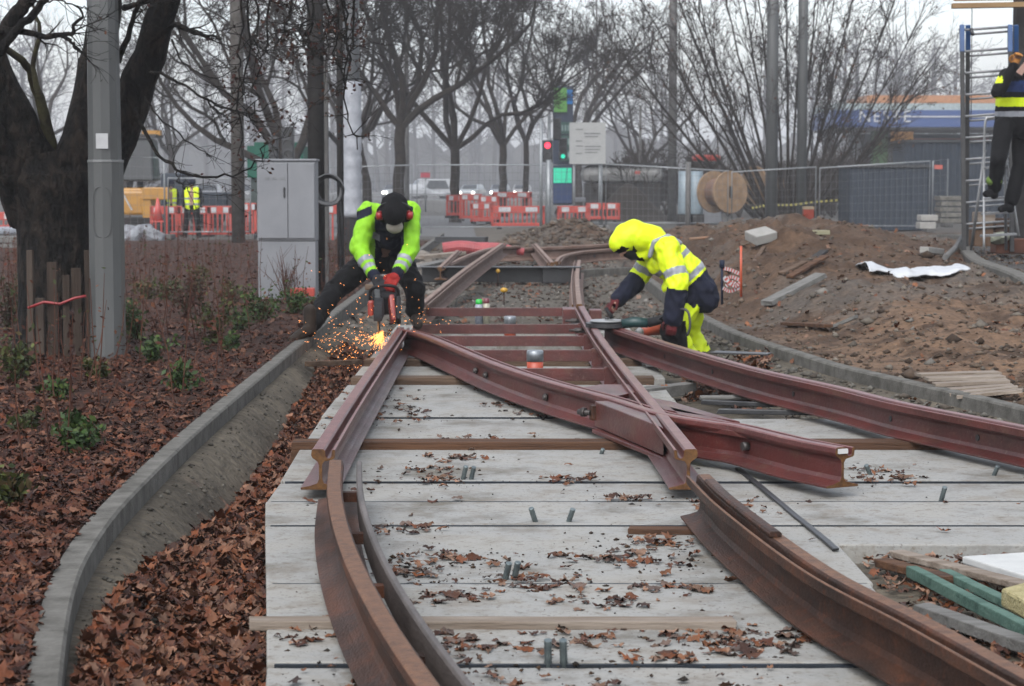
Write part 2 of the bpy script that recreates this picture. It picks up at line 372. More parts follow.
rows = [(4.6, 6.095, 1.3), (6.125, 7.355, 1.3), (7.385, 8.635, 2.95), (8.665, 9.29, 2.95), (9.325, 9.92, 2.95), (9.96, 11.14, 2.95), (11.34, 12.70, 2.5), (12.745, 13.87, 1.1), (13.91, 14.85, 1.1), (15.3, 16.3, 1.15), (16.9, 17.9, 1.2), (18.6, 19.6, 1.2), (20.2, 21.3, 1.2)]
def roughslab(name, poly_fn, y0, y1, seed):
    rs = random.Random(seed)
    xa0, xa1, xb0, xb1 = poly_fn
    n = 26; front = []; back = []
    for i in range(n + 1):
        t = i / n; front.append((xa0 + (xb0 - xa0) * t, y0 + rs.uniform(-.006, .006))); back.append((xa1 + (xb1 - xa1) * t, y1 + rs.uniform(-.006, .006)))
    poly = front + back[::-1]
    mb = MB(); dz = (-.004, .006, -.002, .005, -.003, .004)[seed % 6]
    mb.prism(poly, -.16, dz); return mb.build(name, Mslab, bevel=.008)
for i, (y0, y1, xr_) in enumerate(rows):
    r1 = xr_ if y0 > 8 or i != 2 else xr_
    o = roughslab('concrete_slab', (float(XS(y0)), float(XS(y1)), xr_, xr_), y0, y1, i)
    if i == 2:
        bpy.data.objects.remove(o)
        mb = MB(); a, b = XS(y0), XS(y1); mb.prism([(a, y0), (1.32, y0), (1.32, 8.2), (2.95, 8.2), (2.95, y1), (b, y1)], -.16, .001); o = mb.build('concrete_slab', Mslab, bevel=.008)
    ja, jb_ = float(XS(y0)), xr_
    if i > 0 and i < 9:
        if i == 3 or i == 2: pass
        mb = MB(); mb.box(((ja + (1.3 if i == 2 else jb_)) / 2 + .01, y0 - .0135, -.03), ((1.3 if i == 2 else jb_) - ja - .03, .017, .065)); mb.build('joint_strip', mat('joint_rubber', (.035, .045, .06), (.02, .025, .03), rough=.6), o, rough=.0)
    tag(o, 'pale concrete track slab strewn with leaves, %s of the row under the rails' % ord_[i], 'concrete slab', 'concrete slabs under the rails')
# rough gravelly concrete beyond
# ================================================================== RAILS
Mred = mat('primer_red', (.145, .028, .022), (.065, .013, .010), scale=5, rough=.5, bump=.15, bscale=70, c3=(.105, .020, .016), rlo=.36, stretch=(1, .35, 1), detail=8)
Mcut = mat('cut_steel', (.20, .095, .03), (.08, .035, .015), scale=30, rough=.6, bump=.2)
Mrust = mat('rusty_steel', (.135, .052, .026), (.030, .017, .012), scale=5, rough=.72, bump=.25, bscale=120, c3=(.064, .030, .019), stretch=(1, .3, 1), detail=9, rlo=.5)
Mlip = mat('worn_rail', (.16, .13, .115), (.06, .045, .038), scale=9, rough=.55, bump=.2, bscale=80, stretch=(1, .2, 1))
Mdust = mat('dusty_rail', (.27, .185, .15), (.15, .085, .065), scale=5, rough=.7, bump=.3, bscale=60, detail=8)
Mbolt = mat('bolt_steel', (.14, .13, .125), (.06, .05, .045), scale=30, rough=.5, metal=.6)
Mblack = mat('black_steel', (.030, .032, .036), (.018, .018, .02), scale=8, rough=.45, bump=.1)
TOP = {'primer_red': mat('primer_red_top', (.24, .085, .075), (.15, .045, .04), scale=9, rough=.42, bump=.15, bscale=60, detail=8), 'rusty_steel': mat('rusty_head', (.25, .125, .070), (.13, .070, .045), scale=26, rough=.6, bump=.3, bscale=90, detail=8), 'dusty_rail': mat('dusty_head', (.36, .26, .21), (.22, .14, .11), scale=7, rough=.6, detail=8)}  # red tops pinker: dust plus sky sheen painted into the colour
def railprof(mir=1, h=.19, lip=True):
    k = h / .19
    p = [(-.085, 0), (.095, 0), (.097, .010), (.060, .018), (.022, .030), (.014, .05), (.014, .115), (.024, .132), (.066, .142), (.072, .150), (.074, .184), (.068, .187), (.060, .184), (.056, .152), (.048, .146), (.036, .147), (.030, .156), (.028, .182), (.020, .189), (-.026, .190), (-.034, .184), (-.037, .160), (-.030, .147), (-.006, .130), (-.001, .115), (-.001, .05), (-.010, .030), (-.045, .018), (-.087, .010)]
    if not lip: p = [q for q in p if not (q[0] > .04 and q[1] > .13)]; p = [(.030, .156) if q == (.036, .147) else q for q in p if q != (.030, .156)]
    p = [(x * mir, z * k) for x, z in p]
    return p if mir == 1 else p[::-1]
def rail_mesh(name, pxpts, zb, mir, m, parent=None, h=.19, n=50, endm=Mcut, world=None, bevel=.0025, lip=True):
    path = [G(x, y, zb + h) for x, y in pxpts] if world is None else [Vector(p) for p in world]
    path = [Vector((p.x, p.y, p.z - h)) for p in path]
    pts = spline(path, n); mb = MB(); mb.sweep(railprof(mir, h, lip), pts, 0, 1, topm=2)
    return mb.build(name, [m, endm, TOP.get(m.name, m)], parent, bevel=bevel), pts

for _dummy in (0,): pass
add_specks(Mred, 9, .54, .70, (.075, .035, .022), .65, (1, .5, 1)); add_specks(Mred, 40, .60, .70, (.11, .075, .06), .6); add_specks(MATS['primer_red_top'], 14, .55, .70, (.16, .10, .075), .6); add_specks(Mrust, 18, .55, .68, (.085, .028, .012), .6); add_specks(MATS['rusty_head'], 12, .55, .7, (.05, .03, .022), .5)
# front rusty rails
o = thing('grooved_rail', 'rusty brown grooved rail curving out of the left foreground beside the red rail end', 'rail', G(338, 467, .03))
_, fl = rail_mesh('rail_body', None, .028, -1, Mrust, o, world=[(-.236 - sum((.06 + (9.2 - (5.15 + (yy - 5.15) * (q + .5) / 20)) * .038) * (yy - 5.15) / 20 for q in range(20)), yy, .028 + .19) for yy in (9.15, 8.3, 7.5, 6.7, 5.9, 5.15, 4.5, 3.9)], lip=False)
# outer guard strip, worn bright
def strip(pts, off, z, w_, h_):
    q = []
    for i, p in enumerate(pts):
        d = (pts[min(i + 1, len(pts) - 1)] - pts[max(i - 1, 0)]).normalized(); q.append(p + Vector((d.y, -d.x, 0)) * off + Vector((0, 0, z)))
    return q
gs = MB(); gs.sweep([(-.010, 0), (.010, 0), (.013, .105), (.008, .115), (-.008, .115), (-.013, .105)], strip(fl[::-1], .100, .068, 0, 0)); gs.build('guard_strip', Mlip, o, bevel=.002)
gs = MB()
for i in range(4, len(fl) - 4, 9):
    p = fl[i]; gs = MB(); gs.box(p + Vector((.055, 0, .095)), (.085, .05, .04)); gs.build('spacer', Mrust, o)
o = thing('grooved_rail', 'rusty brown grooved rail running out of the right foreground with broad bare web', 'rail', G(711, 478, .03))
_, fr = rail_mesh('rail_body', [(703, 474), (736, 505), (822, 567), (924, 620), (1018, 671), (1150, 742), (1350, 850)], .028, 1, Mrust, o)
hd = MB(); hd.sweep([(-.022, 0), (.022, 0), (.024, .012), (.016, .02), (-.016, .02), (-.024, .012)], strip(fr[3:14], .012, .1915, 0, 0)); hd.build('head_plate', Mrust, o, bevel=.002)

# red rails
ZR = .045
o = thing('grooved_rail', 'dark red primed rail with sawn rusty end at left, being cut by the worker', 'rail', G(318, 451, ZR))
_, rl = rail_mesh('rail_body', [(319, 449), (352, 398), (397, 333), (401, 327)], ZR, -1 * -1, Mred, o, n=30)
hb = MB()
for x, y in ((352, 398), (330, 432), (371, 370)):
    p = G(x, y, ZR + .19); hb.box(p + Vector((.046, 0, -.035)), (.016, .05, .006))
hb.build('groove_debris', Mrust, o)
o = thing('grooved_rail', 'long dark red rail with bolt holes crossing right below the yellow worker', 'rail', G(740, 364, ZR))
_, rr = rail_mesh('rail_body', [(606, 321), (626, 330), (740, 364), (840, 387), (906, 403), (1024, 426), (1200, 462)], ZR, 1, Mred, o)
for x, y in ((667, 356), (728, 371), (813, 394), (911, 417), (1003, 437)):
    p = G(x, y, ZR + .09); i = min(range(len(rr)), key=lambda k: (Vector((rr[k].x, rr[k].y)) - Vector((p.x, p.y))).length)
    d = (rr[min(i + 1, 50)] - rr[max(i - 1, 0)]).normalized(); nrm = Vector((-d.y, d.x, 0)); nrm = -nrm if nrm.y > 0 else nrm
    q = Vector((rr[i].x, rr[i].y, ZR + .085)) + nrm * .014
    mb = MB(); mb.tube([q, q + nrm * .006], .017, 12); mb.build('bolt_hole', Mblack, o)
# rail crossing (frog)
Kx = (660, 413)
o = thing('rail_crossing', 'dark red primed rail crossing of two grooved rails welded in an X with sawn ends', 'rail crossing', G(660, 440, ZR))
_, pb = rail_mesh('straight_rail', [(690, 449), (655, 406), (622, 366), (598, 334), (581, 306)], ZR, -1, Mred, o, n=40)
_, pa = rail_mesh('curved_rail', [(404, 329), (430, 336), (491, 361), (548, 380), (611, 397), (660, 412), (712, 421), (740, 425), (795, 438), (842, 447)], ZR + .0015, -1, Mred, o, n=60)
def near_pt(path, x, y, z):
    p = G(x, y, z); return min(range(len(path)), key=lambda k: (Vector((path[k].x, path[k].y)) - Vector((p.x, p.y))).length)
def nrm2(path, i):
    d = (path[min(i + 1, len(path) - 1)] - path[max(i - 1, 0)]).normalized(); n_ = Vector((-d.y, d.x, 0)); return (-n_ if n_.y > 0 else n_), d
# filler block in front-left of the crossing
i0 = near_pt(pa, 611, 397, ZR + .19); i1 = near_pt(pa, 655, 411, ZR + .19)
A0, A1 = pa[i0], pa[i1]; n0, d0 = nrm2(pa, i0)
mb = MB(); B0 = pb[near_pt(pb, 664, 418, ZR + .19)]
q = [A0 + n0 * .012, A1 + n0 * .01, Vector((B0.x - .03, B0.y - .30, 0)), A0 + n0 * .115 + d0 * .0]
mb.prism([(a.x, a.y) for a in q], ZR + .032, ZR + .176); mb.build('filler_block', Mred, o, bevel=.006)
mb = MB(); qq = [A0 + n0 * .05 - d0 * .02, Vector((B0.x - .02, B0.y - .42, 0)), A0 + n0 * .16 + d0 * .1]
mb.prism([(q[0].x - .03, q[0].y - .02), (q[1].x, q[1].y), (B0.x - .015, B0.y - .40), (q[3].x - .02, q[3].y - .09)], ZR + .004, ZR + .026); mb.build('foot_plate', Mred, o, bevel=.004)
# deck plates between the rails near the crossing
for pts_, nm in (([(600, 384), (575, 388), (614, 396), (640, 391), (632, 384)], 'deck_plate'), ([(668, 406), (742, 424), (748, 433), (694, 424)], 'deck_plate'), ([(650, 397), (672, 401), (740, 421), (664, 409)], 'deck_plate')):
    w_ = [G(x, y, ZR + .165) for x, y in pts_]; mb = MB(); mb.prism([(p.x, p.y) for p in w_], ZR + .135, ZR + .163); mb.build(nm, Mred, o, bevel=.003)
mb = MB(); c_ = A0 + n0 * .12 + Vector((.0, 0, .115))
mb.box((A0 + n0 * .125).to_tuple()[:2] + (ZR + .11,), (.05, .03, .085), rz=math.atan2(d0.y, d0.x)); bk = mb.build('clamp_bracket', Mrust, o, bevel=.003)
mb = MB(); b0 = A0 + n0 * .14; b0.z = ZR + .11; mb.tube([b0, b0 + n0 * .05 - d0 * .07], .016, 10); mb.tube([b0 + n0 * .02 - d0 * .03, b0 + n0 * .035 - d0 * .05], .028, 6); mb.build('bolt', Mbolt, bk)
for x, y in ((446, 371), (486, 375), (550, 396)):
    i = near_pt(pa, x, y, ZR + .09); n_, d_ = nrm2(pa, i); q = pa[i] + n_ * .004; q.z = ZR + .085
    mb = MB(); mb.tube([q, q + n_ * .03], .016, 8); mb.tube([q + n_ * .006, q + n_ * .018], .026, 6); mb.build('bolt', Mbolt, o)
for x, y in ((765, 447),):
    i = near_pt(pa, x, y, ZR + .09); n_, d_ = nrm2(pa, i); q = pa[i] + n_ * .004; q.z = ZR + .095
    mb = MB(); mb.tube([q, q + n_ * .035], .022, 10); mb.build('bolt', Mbolt, o)
# sanded end patch & white tag
e = pa[-1]; n_, d_ = nrm2(pa, len(pa) - 1)
mb = MB(); mb.box(e + Vector((0.0, -.0, .171)) + d_ * .008 + n_ * .0, (.05, .012, .022), rz=math.atan2(d_.y, d_.x) + pi / 2); mb.build('white_mark', mat('white_paint', (.75, .75, .73), (.62, .62, .6), rough=.5), o)
# joint block where the crossing meets the further rail
j = pb[-1]
mb = MB(); mb.box((j.x - .12, j.y - .18, ZR + .095), (.14, .38, .17)); mb.box((j.x + .14, j.y - .08, ZR + .09), (.12, .25, .14)); mb.build('joint_block', Mred, o, bevel=.006)
for dx, dy, zz in ((-.1, -.9, .1), (-.1, -1.5, .1), (-.1, -2.2, .1), (-.1, -.9, .06)):
    mb = MB(); mb.tube([(j.x + dx - .03, j.y + dy, ZR + zz), (j.x + dx + .06, j.y + dy, ZR + zz)], .022, 8); mb.tube([(j.x + dx - .08, j.y + dy, ZR + zz), (j.x + dx + .06, j.y + dy, ZR + zz)], .012, 8); mb.build('bolt', Mbolt, o)
# tie bars
names = ['farthest', 'second farthest', 'third farthest', 'fourth farthest', 'nearest']
ties = [(312, .72), (329, .73), (341, .73), (355.5, .74), (374.5, .765)]
for k, (py, xr_) in enumerate(ties):
    p = G(512, py, ZR + .09); Yb = p.y
    # left end: rail A or the red left rail
    xa = None
    ys = [q.y for q in pa]; i = min(range(len(pa)), key=lambda t: abs(pa[t].y - Yb)); xa = pa[i].x if Yb < pa[0].y else -.93
    mb = MB(); mb.box(((xa + .02 + xr_ - .03) / 2, Yb, ZR + .09), (xr_ - .03 - xa - .02, .022, .088))
    mb.box((xr_ - .075, Yb - .02, ZR + .08), (.10, .03, .13))
    t = mb.build('tie_bar', Mred, bevel=.003)
    tag(t, 'dark red flat bar tying the red rails together, %s of the five bars' % names[k], 'tie bar', 'tie bars between the red rails')
# rail C beyond the crossing
o = thing('grooved_rail', 'dusty brown grooved rail curving away from the far end of the red crossing', 'rail', G(579, 303, ZR))
rail_mesh('rail_body', [(579, 304), (577, 285), (577, 272), (579, 260)], ZR, -1, Mdust, o, n=24)
# loose rail left
o = thing('grooved_rail', 'dusty loose rail propped at a slant just behind the cutting worker', 'rail', (-.88, 21.5, .04))
rail_mesh('rail_body', None, 0, 1, Mdust, o, world=[(-.93, 20.8, .24), (-.62, 26.5, .36), (-.16, 33.6, .50)], n=10)
# cable loop leaning on it
mb = MB(); c = V(461, 305, 22); mb.tube([c + Vector((.055 * cos(a), 0, .09 * sin(a))) for a in np.linspace(.3, 6.0, 22)], .005, 5)
tag(mb.build('wire_loop', Mblack), 'thin black wire loop hanging by the slanted dusty rail', 'wire')
# cross beams far
o = thing('bullhead_rail', 'brown rail lying crosswise behind the black beam, half buried at right', 'rail', (1.5, 42, 0))
rail_mesh('rail_body', None, 0, 1, Mdust, o, world=[(-1.0, 38.0, .24), (1.3, 39.2, .30), (3.0, 41.0, .36), (5.2, 44, .40)], n=12, h=.24)
o = thing('grooved_rail', 'rusty crosswise rail with a row of bolt holes curving toward the yellow worker', 'rail', (1.5, 35, 0))
_, hp_ = rail_mesh('rail_body', None, 0, 1, Mdust, o, world=[(.72, 33.2, .22), (.86, 34.5, .27), (1.25, 35.6, .31), (2.0, 36.4, .34), (3.1, 37.2, .36), (4.6, 38.2, .36)], n=24, h=.20)
for i in (8, 11, 14, 17):
    n_, d_ = nrm2(hp_, i); q = hp_[i] + n_ * .014 + Vector((0, 0, .09)); mb = MB(); mb.tube([q, q + n_ * .006], .028, 10); mb.build('bolt_hole', Mblack, o)
o = thing('grooved_rail', 'short dusty rail length lying between the black beam and crosswise rail, pointing at the camera', 'rail', (.59, 29.5, 0))
rail_mesh('rail_body', None, 0, -1, Mdust, o, world=[(.60, 30.6, .30), (.44, 39, .34)], n=4)
o = thing('grooved_rail', 'short dusty rail stub left of the slanted loose rail near the pink pipes', 'rail', (-1.0, 30, 0))
rail_mesh('rail_body', None, 0, 1, Mdust, o, world=[(-1.05, 29.8, .26), (-.93, 35, .34)], n=4)
o = thing('grooved_rail', 'thin curved rail lying behind the slanted loose rail at left', 'rail', (-.9, 34, 0))
rail_mesh('rail_body', None, 0, 1, Mdust, o, world=[(-1.0, 31.0, .24), (-.72, 34, .30), (-.35, 36.5, .34), (.1, 37.5, .34)], n=14)
# black beam
mb = MB(); mb.box((-.16, 30.3, .13), (2.35, .18, .22)); mb.box((-.16, 30.15, .245), (2.35, .30, .018)); b_ = mb.build('steel_beam', Mblack, bevel=.006)
tag(b_, 'black steel beam lying across the track bed behind the tie bars', 'beam')
mb = MB(); mb.box((.72, 30.2, .13), (.55, .22, .24)); tag(mb.build('steel_box', Mblack, bevel=.01), 'black steel box at the right end of the crosswise black beam', 'steel box')

# ================================================================== TIMBER AND CONCRETE PIECES
Mwood = mat('weathered_wood', (.21, .14, .095), (.08, .048, .03), scale=3, rough=.85, bump=.4, bscale=18, stretch=(.35, 6, 6), detail=8)
Mwood2 = mat('rusty_wood', (.17, .085, .045), (.055, .03, .02), scale=3, rough=.85, bump=.4, bscale=18, stretch=(.35, 6, 6), detail=8)
Mpale = mat('pale_plank', (.42, .36, .30), (.22, .17, .13), scale=3, rough=.85, bump=.4, bscale=18, stretch=(.5, 5, 5), detail=8)
Mgrey = mat('grey_board', (.27, .265, .25), (.15, .145, .135), scale=3, rough=.88, bump=.35, bscale=20, stretch=(.5, 5, 5), detail=8)
def plank(name, a, b, wd, th, m, label, cat, group=None, tz=0, bow=0, mi=None, seed=0):
    a, b = Vector(a), Vector(b); d = (b - a); L = d.length; d.normalize(); x = d.cross(Vector((0, 0, 1))).normalized(); z = x.cross(d); n = 8; rs = random.Random(seed)
    mb = MB(); vs = []
    for i in range(n + 1):
        t = i / n; c = a.lerp(b, t) + z * (bow * 4 * t * (1 - t)) + x * rs.uniform(-.003, .003)
        if i in (0, n): c = c + d * rs.uniform(-.02, .02)
        for s_, u_ in ((-1, -1), (1, -1), (1, 1), (-1, 1)): vs.append(c + x * s_ * wd / 2 + z * u_ * th / 2 + (d * rs.uniform(-.012, .012) if i in (0, n) else Vector((0, 0, 0))))
    fs = [(i * 4 + j, i * 4 + (j + 1) % 4, i * 4 + 4 + (j + 1) % 4, i * 4 + 4 + j) for i in range(n) for j in range(4)] + [(3, 2, 1, 0), (n * 4, n * 4 + 1, n * 4 + 2, n * 4 + 3)]
    mb.add(vs, fs); o = mb.build(name, m, bevel=.004); return tag(o, label, cat, group)
plank('timber_beam', (-1.22, 11.24, -.018), (2.7, 11.24, -.018), .17, .123, Mwood2, 'thick brown timber beam bedded across the slabs under the rail crossing', 'timber beam')
plank('plank', (-.86, 6.62, .017), (.72, 6.62, .017), .085, .032, Mpale, 'narrow pale plank lying across the slabs under the left foreground rail', 'plank', seed=3)
plank('plank', G(634, 530, .012), G(712, 531, .012), .09, .024, Mwood2, 'short brown wood offcut by the start of the right foreground rail', 'plank', seed=4)
plank('timber_beam', (-1.2, 15.05, -.02), (1.05, 15.05, -.02), .2, .12, Mwood, 'brown timber beam bedded between slabs behind the curved red rail', 'timber beam', seed=5)
plank('timber_beam', (-1.2, 16.6, -.02), (1.05, 16.6, -.02), .2, .12, Mwood, 'brown timber beam bedded between slabs under the middle tie bars', 'timber beam', seed=6)
plank('plank', G(306, 364, .05), G(362, 362, .02), .05, .04, Mwood, 'stick of wood poking from left kerb toward the red rail', 'plank', seed=8)
plank('timber_beam', G(548, 405, -.02), G(690, 388, -.02), .0001 + .12, .08, Mgrey, 'grey timber bedded behind the crossing by the leaf pit', 'timber beam', seed=9)
# stub boards by the leaf pit
plank('board', G(726, 383, .01), G(752, 393, .01), .16, .03, Mwood, 'small tan board at the leaf pit below the long red rail', 'board', seed=10)
# black rods at right
plank('steel_bar', G(700, 402, .02), G(777, 405, .02), .035, .03, Mblack, 'upper short black bar lying on slab between crossing and long red rail', 'steel bar', seed=1)
plank('steel_bar', G(715, 411, .02), G(820, 413, .02), .045, .03, Mblack, 'lower longer black bar lying on slab between crossing and long red rail', 'steel bar', seed=2)
mb = MB(); mb.tube([G(700, 398, .02), G(780, 397, .02), G(860, 402, .02), G(900, 410, .02)], .018, 8); tag(mb.build('pipe', Mgrey), 'grey conduit lying on slab right of the crossing', 'pipe')
plank('steel_strip', G(738, 468, .012), G(836, 549, .012), .028, .012, Mblack, 'dark flat steel strip slanting across slabs right of the crossing end', 'steel strip')
# debris corner at right
Mgreenw = mat('green_board', (.15, .25, .20), (.06, .12, .095), scale=3, rough=.75, bump=.35, bscale=22, stretch=(.5, 4, 4), c3=(.11, .20, .16))
Mfoam = mat('yellow_foam', (.62, .55, .30), (.46, .40, .2), scale=22, rough=.9, bump=.8)
zd = 0.0
plank('board', G(911, 571, .03), G(1075, 655, .05), .042, .042, Mgreenw, 'nearer green painted board on the leaf pile at lower right', 'board', seed=11)
plank('board', G(945, 573, .02), G(1060, 628, .03), .045, .03, Mgreenw, 'farther green painted board half under yellow foam at lower right', 'board', seed=12)
plank('board', G(880, 562, .015), G(950, 580, .02), .07, .03, Mwood2, 'dark brown board end poking left from the green boards', 'board', seed=13)
plank('board', G(895, 553, .02), G(1090, 602, .04), .07, .025, Mpale, 'long pale board lying behind the green boards', 'board', seed=14)
plank('board', G(925, 610, .01), G(1090, 668, .02), .07, .04, Mgrey, 'weathered grey board nearest the right foreground rail', 'board', seed=15)
mb = MB(); pp = [G(x, y, .05) for x, y in ((962, 556), (1040, 551), (1100, 556), (1100, 590), (1024, 575))]; mb.prism([(p.x, p.y) for p in pp], .02, .05); tag(mb.build('foam_sheet', mat('white_foam', (.72, .73, .71), (.6, .61, .6), rough=.8, bump=.2), bevel=.006), 'flat white insulation sheet at the right edge above the yellow foam', 'foam sheet')
mb = MB(); pp = [G(x, y, .10) for x, y in ((1001, 588), (1060, 572), (1100, 590), (1100, 620), (1032, 604))]; mb.prism([(p.x, p.y) for p in pp], .035, .10); tag(mb.build('foam_block', Mfoam, bevel=.01), 'yellow foam block lying on green boards at the right edge', 'foam block')
# pallet boards right behind kerb
for k in range(6):
    a = G(918 + k * 8, 375 + k * 2.4, .17); b = G(998 + k * 5, 374 + k * 3.0, .17)
    z_ = .155
    if k == 0: pal = thing('pallet', 'pale slatted pallet lying on the sand behind the right kerb', 'pallet', ((a.x + b.x) / 2, a.y, .12))
    mb = MB(); mb.bar((a.x, a.y, HZ(a.x, a.y) + .07), (b.x, b.y, HZ(b.x, b.y) + .07), .14, .02); mb.build('slat', Mpale, pal)
# threaded studs
Mstud = mat('galvanised', (.30, .36, .36), (.18, .22, .23), scale=30, rough=.45, metal=.7)
studs = [((462, 484), (466, 466)), ((470, 484), (474, 467)), ((537, 527), (531, 508)), ((567, 527), (573, 509)), ((504, 585), (509, 563)), ((513, 585), (518, 562)), ((548, 671), (548, 640)), ((564, 671), (563, 640)), ((872, 479), (866, 465)), ((940, 505), (945, 487)), ((992, 480), (998, 466)), ((703, 503), (700, 496)), ((553, 391), (550, 386)), ((600, 436 + 22), (603, 449))]
desc = ['left one of the leaning stud pair near the left red rail end', 'right one of the leaning stud pair near the left red rail end', 'left-leaning stud of the splayed pair in mid slab', 'right-leaning stud of the splayed pair in mid slab', 'left stud of the pair standing in the leaf patch', 'right stud of the pair standing in the leaf patch', 'left stud of the upright pair nearest the camera', 'right stud of the upright pair nearest the camera', 'lone stud just right of the sawn crossing end', 'lone stud on the right-hand slab, nearest the frame edge bottom', 'lone stud on the right-hand slab close below the long red rail', 'stub of a stud beside the start of the right foreground rail', 'small stud behind the curved red rail', 'small stud stub in front of the crossing filler block']
for ((x0, y0), (x1, y1)), ds in zip(studs, desc):
    a = G(x0, y0, -.02); b = V(x1, y1, a.y - .03); mb = MB(); L = (b - a).length; d_ = (b - a).normalized(); n = max(6, int(L / .006)); rad = []
    pts = [a + d_ * (L * i / n) for i in range(n + 1)]; mb.tube(pts, [.0125 if i % 2 else .0108 for i in range(n + 1)], 8)
    tag(mb.build('threaded_stud', Mstud), 'galvanised threaded rod, ' + ds, 'threaded rod', 'threaded rods set in the slabs')
# spray cans and tins
def can(x, y0, y1, z, body, capm, label, cat='spray can', r_=.032, capf=.2, name='spray_can'):
    a = G(x, y0, z); h = (y0 - y1) / F * a.y; o = thing(name, label, cat, a)
    mb = MB(); mb.lathe(a, [(r_ * .9, 0), (r_, .006), (r_, h * (1 - capf) - .01), (r_ * .75, h * (1 - capf))], 18); mb.build('can', body, o)
    mb = MB(); mb.lathe(a, [(r_ * .8, h * (1 - capf)), (r_ * .86, h * (1 - capf) + .005), (r_ * .8, h * .97), (r_ * .4, h)], 18); mb.build('cap', capm, o)
Mlab = mat('can_label', (.45, .48, .55), (.25, .28, .35), scale=40, rough=.3)
Mlab2 = mat('can_label_yellow', (.58, .56, .42), (.42, .40, .3), scale=40, rough=.3)
can(479, 324, 299, .0, Mlab, mat('green_cap', (.02, .62, .08), (.02, .55, .06), rough=.4), 'spray can with bright green cap standing behind the farthest tie bar', r_=.042)
can(486.5, 324, 298, .0, Mlab2, mat('wine_cap', (.22, .03, .05), rough=.4), 'spray can with dark red cap next to the green-capped can', r_=.038)
Morg = mat('orange_tin', (.62, .10, .035), (.5, .07, .03), rough=.45, scale=12); Msil = mat('silver_lid', (.42, .45, .48), (.3, .33, .36), rough=.35, metal=.6, scale=20)
def tin(x, y0, y1, w_, label, lid=.4, m1=Morg, m2=Msil):
    a = G(x, y0, 0); h = (y0 - y1) / F * a.y; r_ = w_ / 2 / F * a.y; o = thing('paint_tin', label, 'tin', a)
    mb = MB(); mb.lathe(a, [(r_ * .96, 0), (r_ * .97, h * (1 - lid))], 20); mb.build('tin_body', m1, o)
    mb = MB(); mb.lathe(a, [(r_, h * (1 - lid)), (r_, h * .97), (r_ * .9, h), (r_ * .5, h * .99)], 20); mb.build('lid', m2, o)
tin(535, 378, 350, 17, 'larger orange tin with silver lid standing behind the nearest tie bar')
tin(510, 338, 316, 12, 'smaller orange tin with silver lid between the far tie bars', .35)
Myel = mat('yellow_plastic', (.75, .42, .03), (.6, .33, .02), rough=.4)
for x, y0, y1, r_, lb in ((504, 306, 290, .045, 'nearer stake with a wide yellow cap in the track bed'), (498, 286, 271, .03, 'farther stake with a small yellow cap before the black beam')):
    a = G(x, y0, -.02); b = V(x, y1, a.y); o = thing('survey_stake', lb, 'stake', a)
    mb = MB(); mb.tube([a, b], .008, 6); mb.build('rod', Mrust, o); mb = MB(); mb.lathe(b, [(r_ * .5, -.03), (r_, -.015), (r_, .012), (r_ * .4, .03)], 14); mb.build('cap', Myel, o)
# pipes: pink
Mpink = mat('pink_pipe', (.50, .085, .09), (.38, .06, .065), rough=.5, scale=6, bump=.1)
for pts_, r_, lb in (([(443, 249), (462, 247), (485, 250), (500, 253)], .115, 'thicker pink-red flexible duct lying behind the slanted rail'), ([(478, 246), (500, 247), (515, 251), (524, 252)], .07, 'thinner pink-red duct end lying right of the thick one')):
    pts = [V(x, y, 37.5) for x, y in pts_]; sp = spline(pts, 60); mb = MB(); mb.tube(sp, [r_ * (1 + .05 * (i % 2)) for i in range(len(sp))], 12, sm=False); tag(mb.build('flexible_duct', Mpink, ), lb, 'duct')
# beams/boards in the back of the left rails
plank('steel_beam', (-1.6, 43.5, .30), (-.55, 43.2, .30), .3, .12, Mblack, 'dark beam lying on the heap behind the pink duct', 'beam')
plank('board', (-1.75, 31.5, .12), (-1.1, 33, .22), .2, .05, Mgrey, 'grey board lying beside the far left kerb', 'board', seed=31)
plank('board', (-1.6, 35.5, .2), (-.9, 36.2, .25), .25, .06, Mpale, 'pale board among the clutter left of the pink duct', 'board', seed=32)
rs = random.Random(5)
lbs = ['largest pale rubble chunk', 'flat pale rubble chunk', 'small round rubble chunk', 'brownish rubble chunk', 'angular rubble chunk', 'low grey rubble chunk']
def rock(name, c, s_, m, label, cat, group=None, seed=0):
    rs = np.random.RandomState(seed); bm = bmesh.new(); bmesh.ops.create_icosphere(bm, subdivisions=2, radius=1)
    for v in bm.verts: v.co = Vector((round(v.co.x * 2.2) / 2.2 * .5 + v.co.x * .5, v.co.y, v.co.z)) * (1 + .25 * (rs.rand() - .5)); v.co = Vector((v.co.x * s_[0], v.co.y * s_[1], v.co.z * s_[2]))
    me = bpy.data.meshes.new(name); bm.to_mesh(me); bm.free(); me.materials.append(m); o = bpy.data.objects.new(name, me); COL.objects.link(o); o.location = c; o.rotation_euler = (rs.rand(), rs.rand(), rs.rand() * 6)
    return tag(o, label, cat, group)
Mrub = mat('rubble', (.34, .31, .27), (.2, .175, .15), scale=8, rough=.9, bump=.5)
for k, (x, y, s1) in enumerate(((441, 264, .2), (428, 258, .25), (448, 282, .1), (436, 290, .12), (455, 262, .14), (423, 268, .2))):
    a = G(x, y, .1); rock('rubble_chunk', (a.x, a.y, HZ(a.x, a.y) + .06), (s1, s1, s1 * .5), Mrub, lbs[k] + ' by the far left kerb behind the cutting worker', 'rubble chunk', 'rubble by the far left kerb', k)
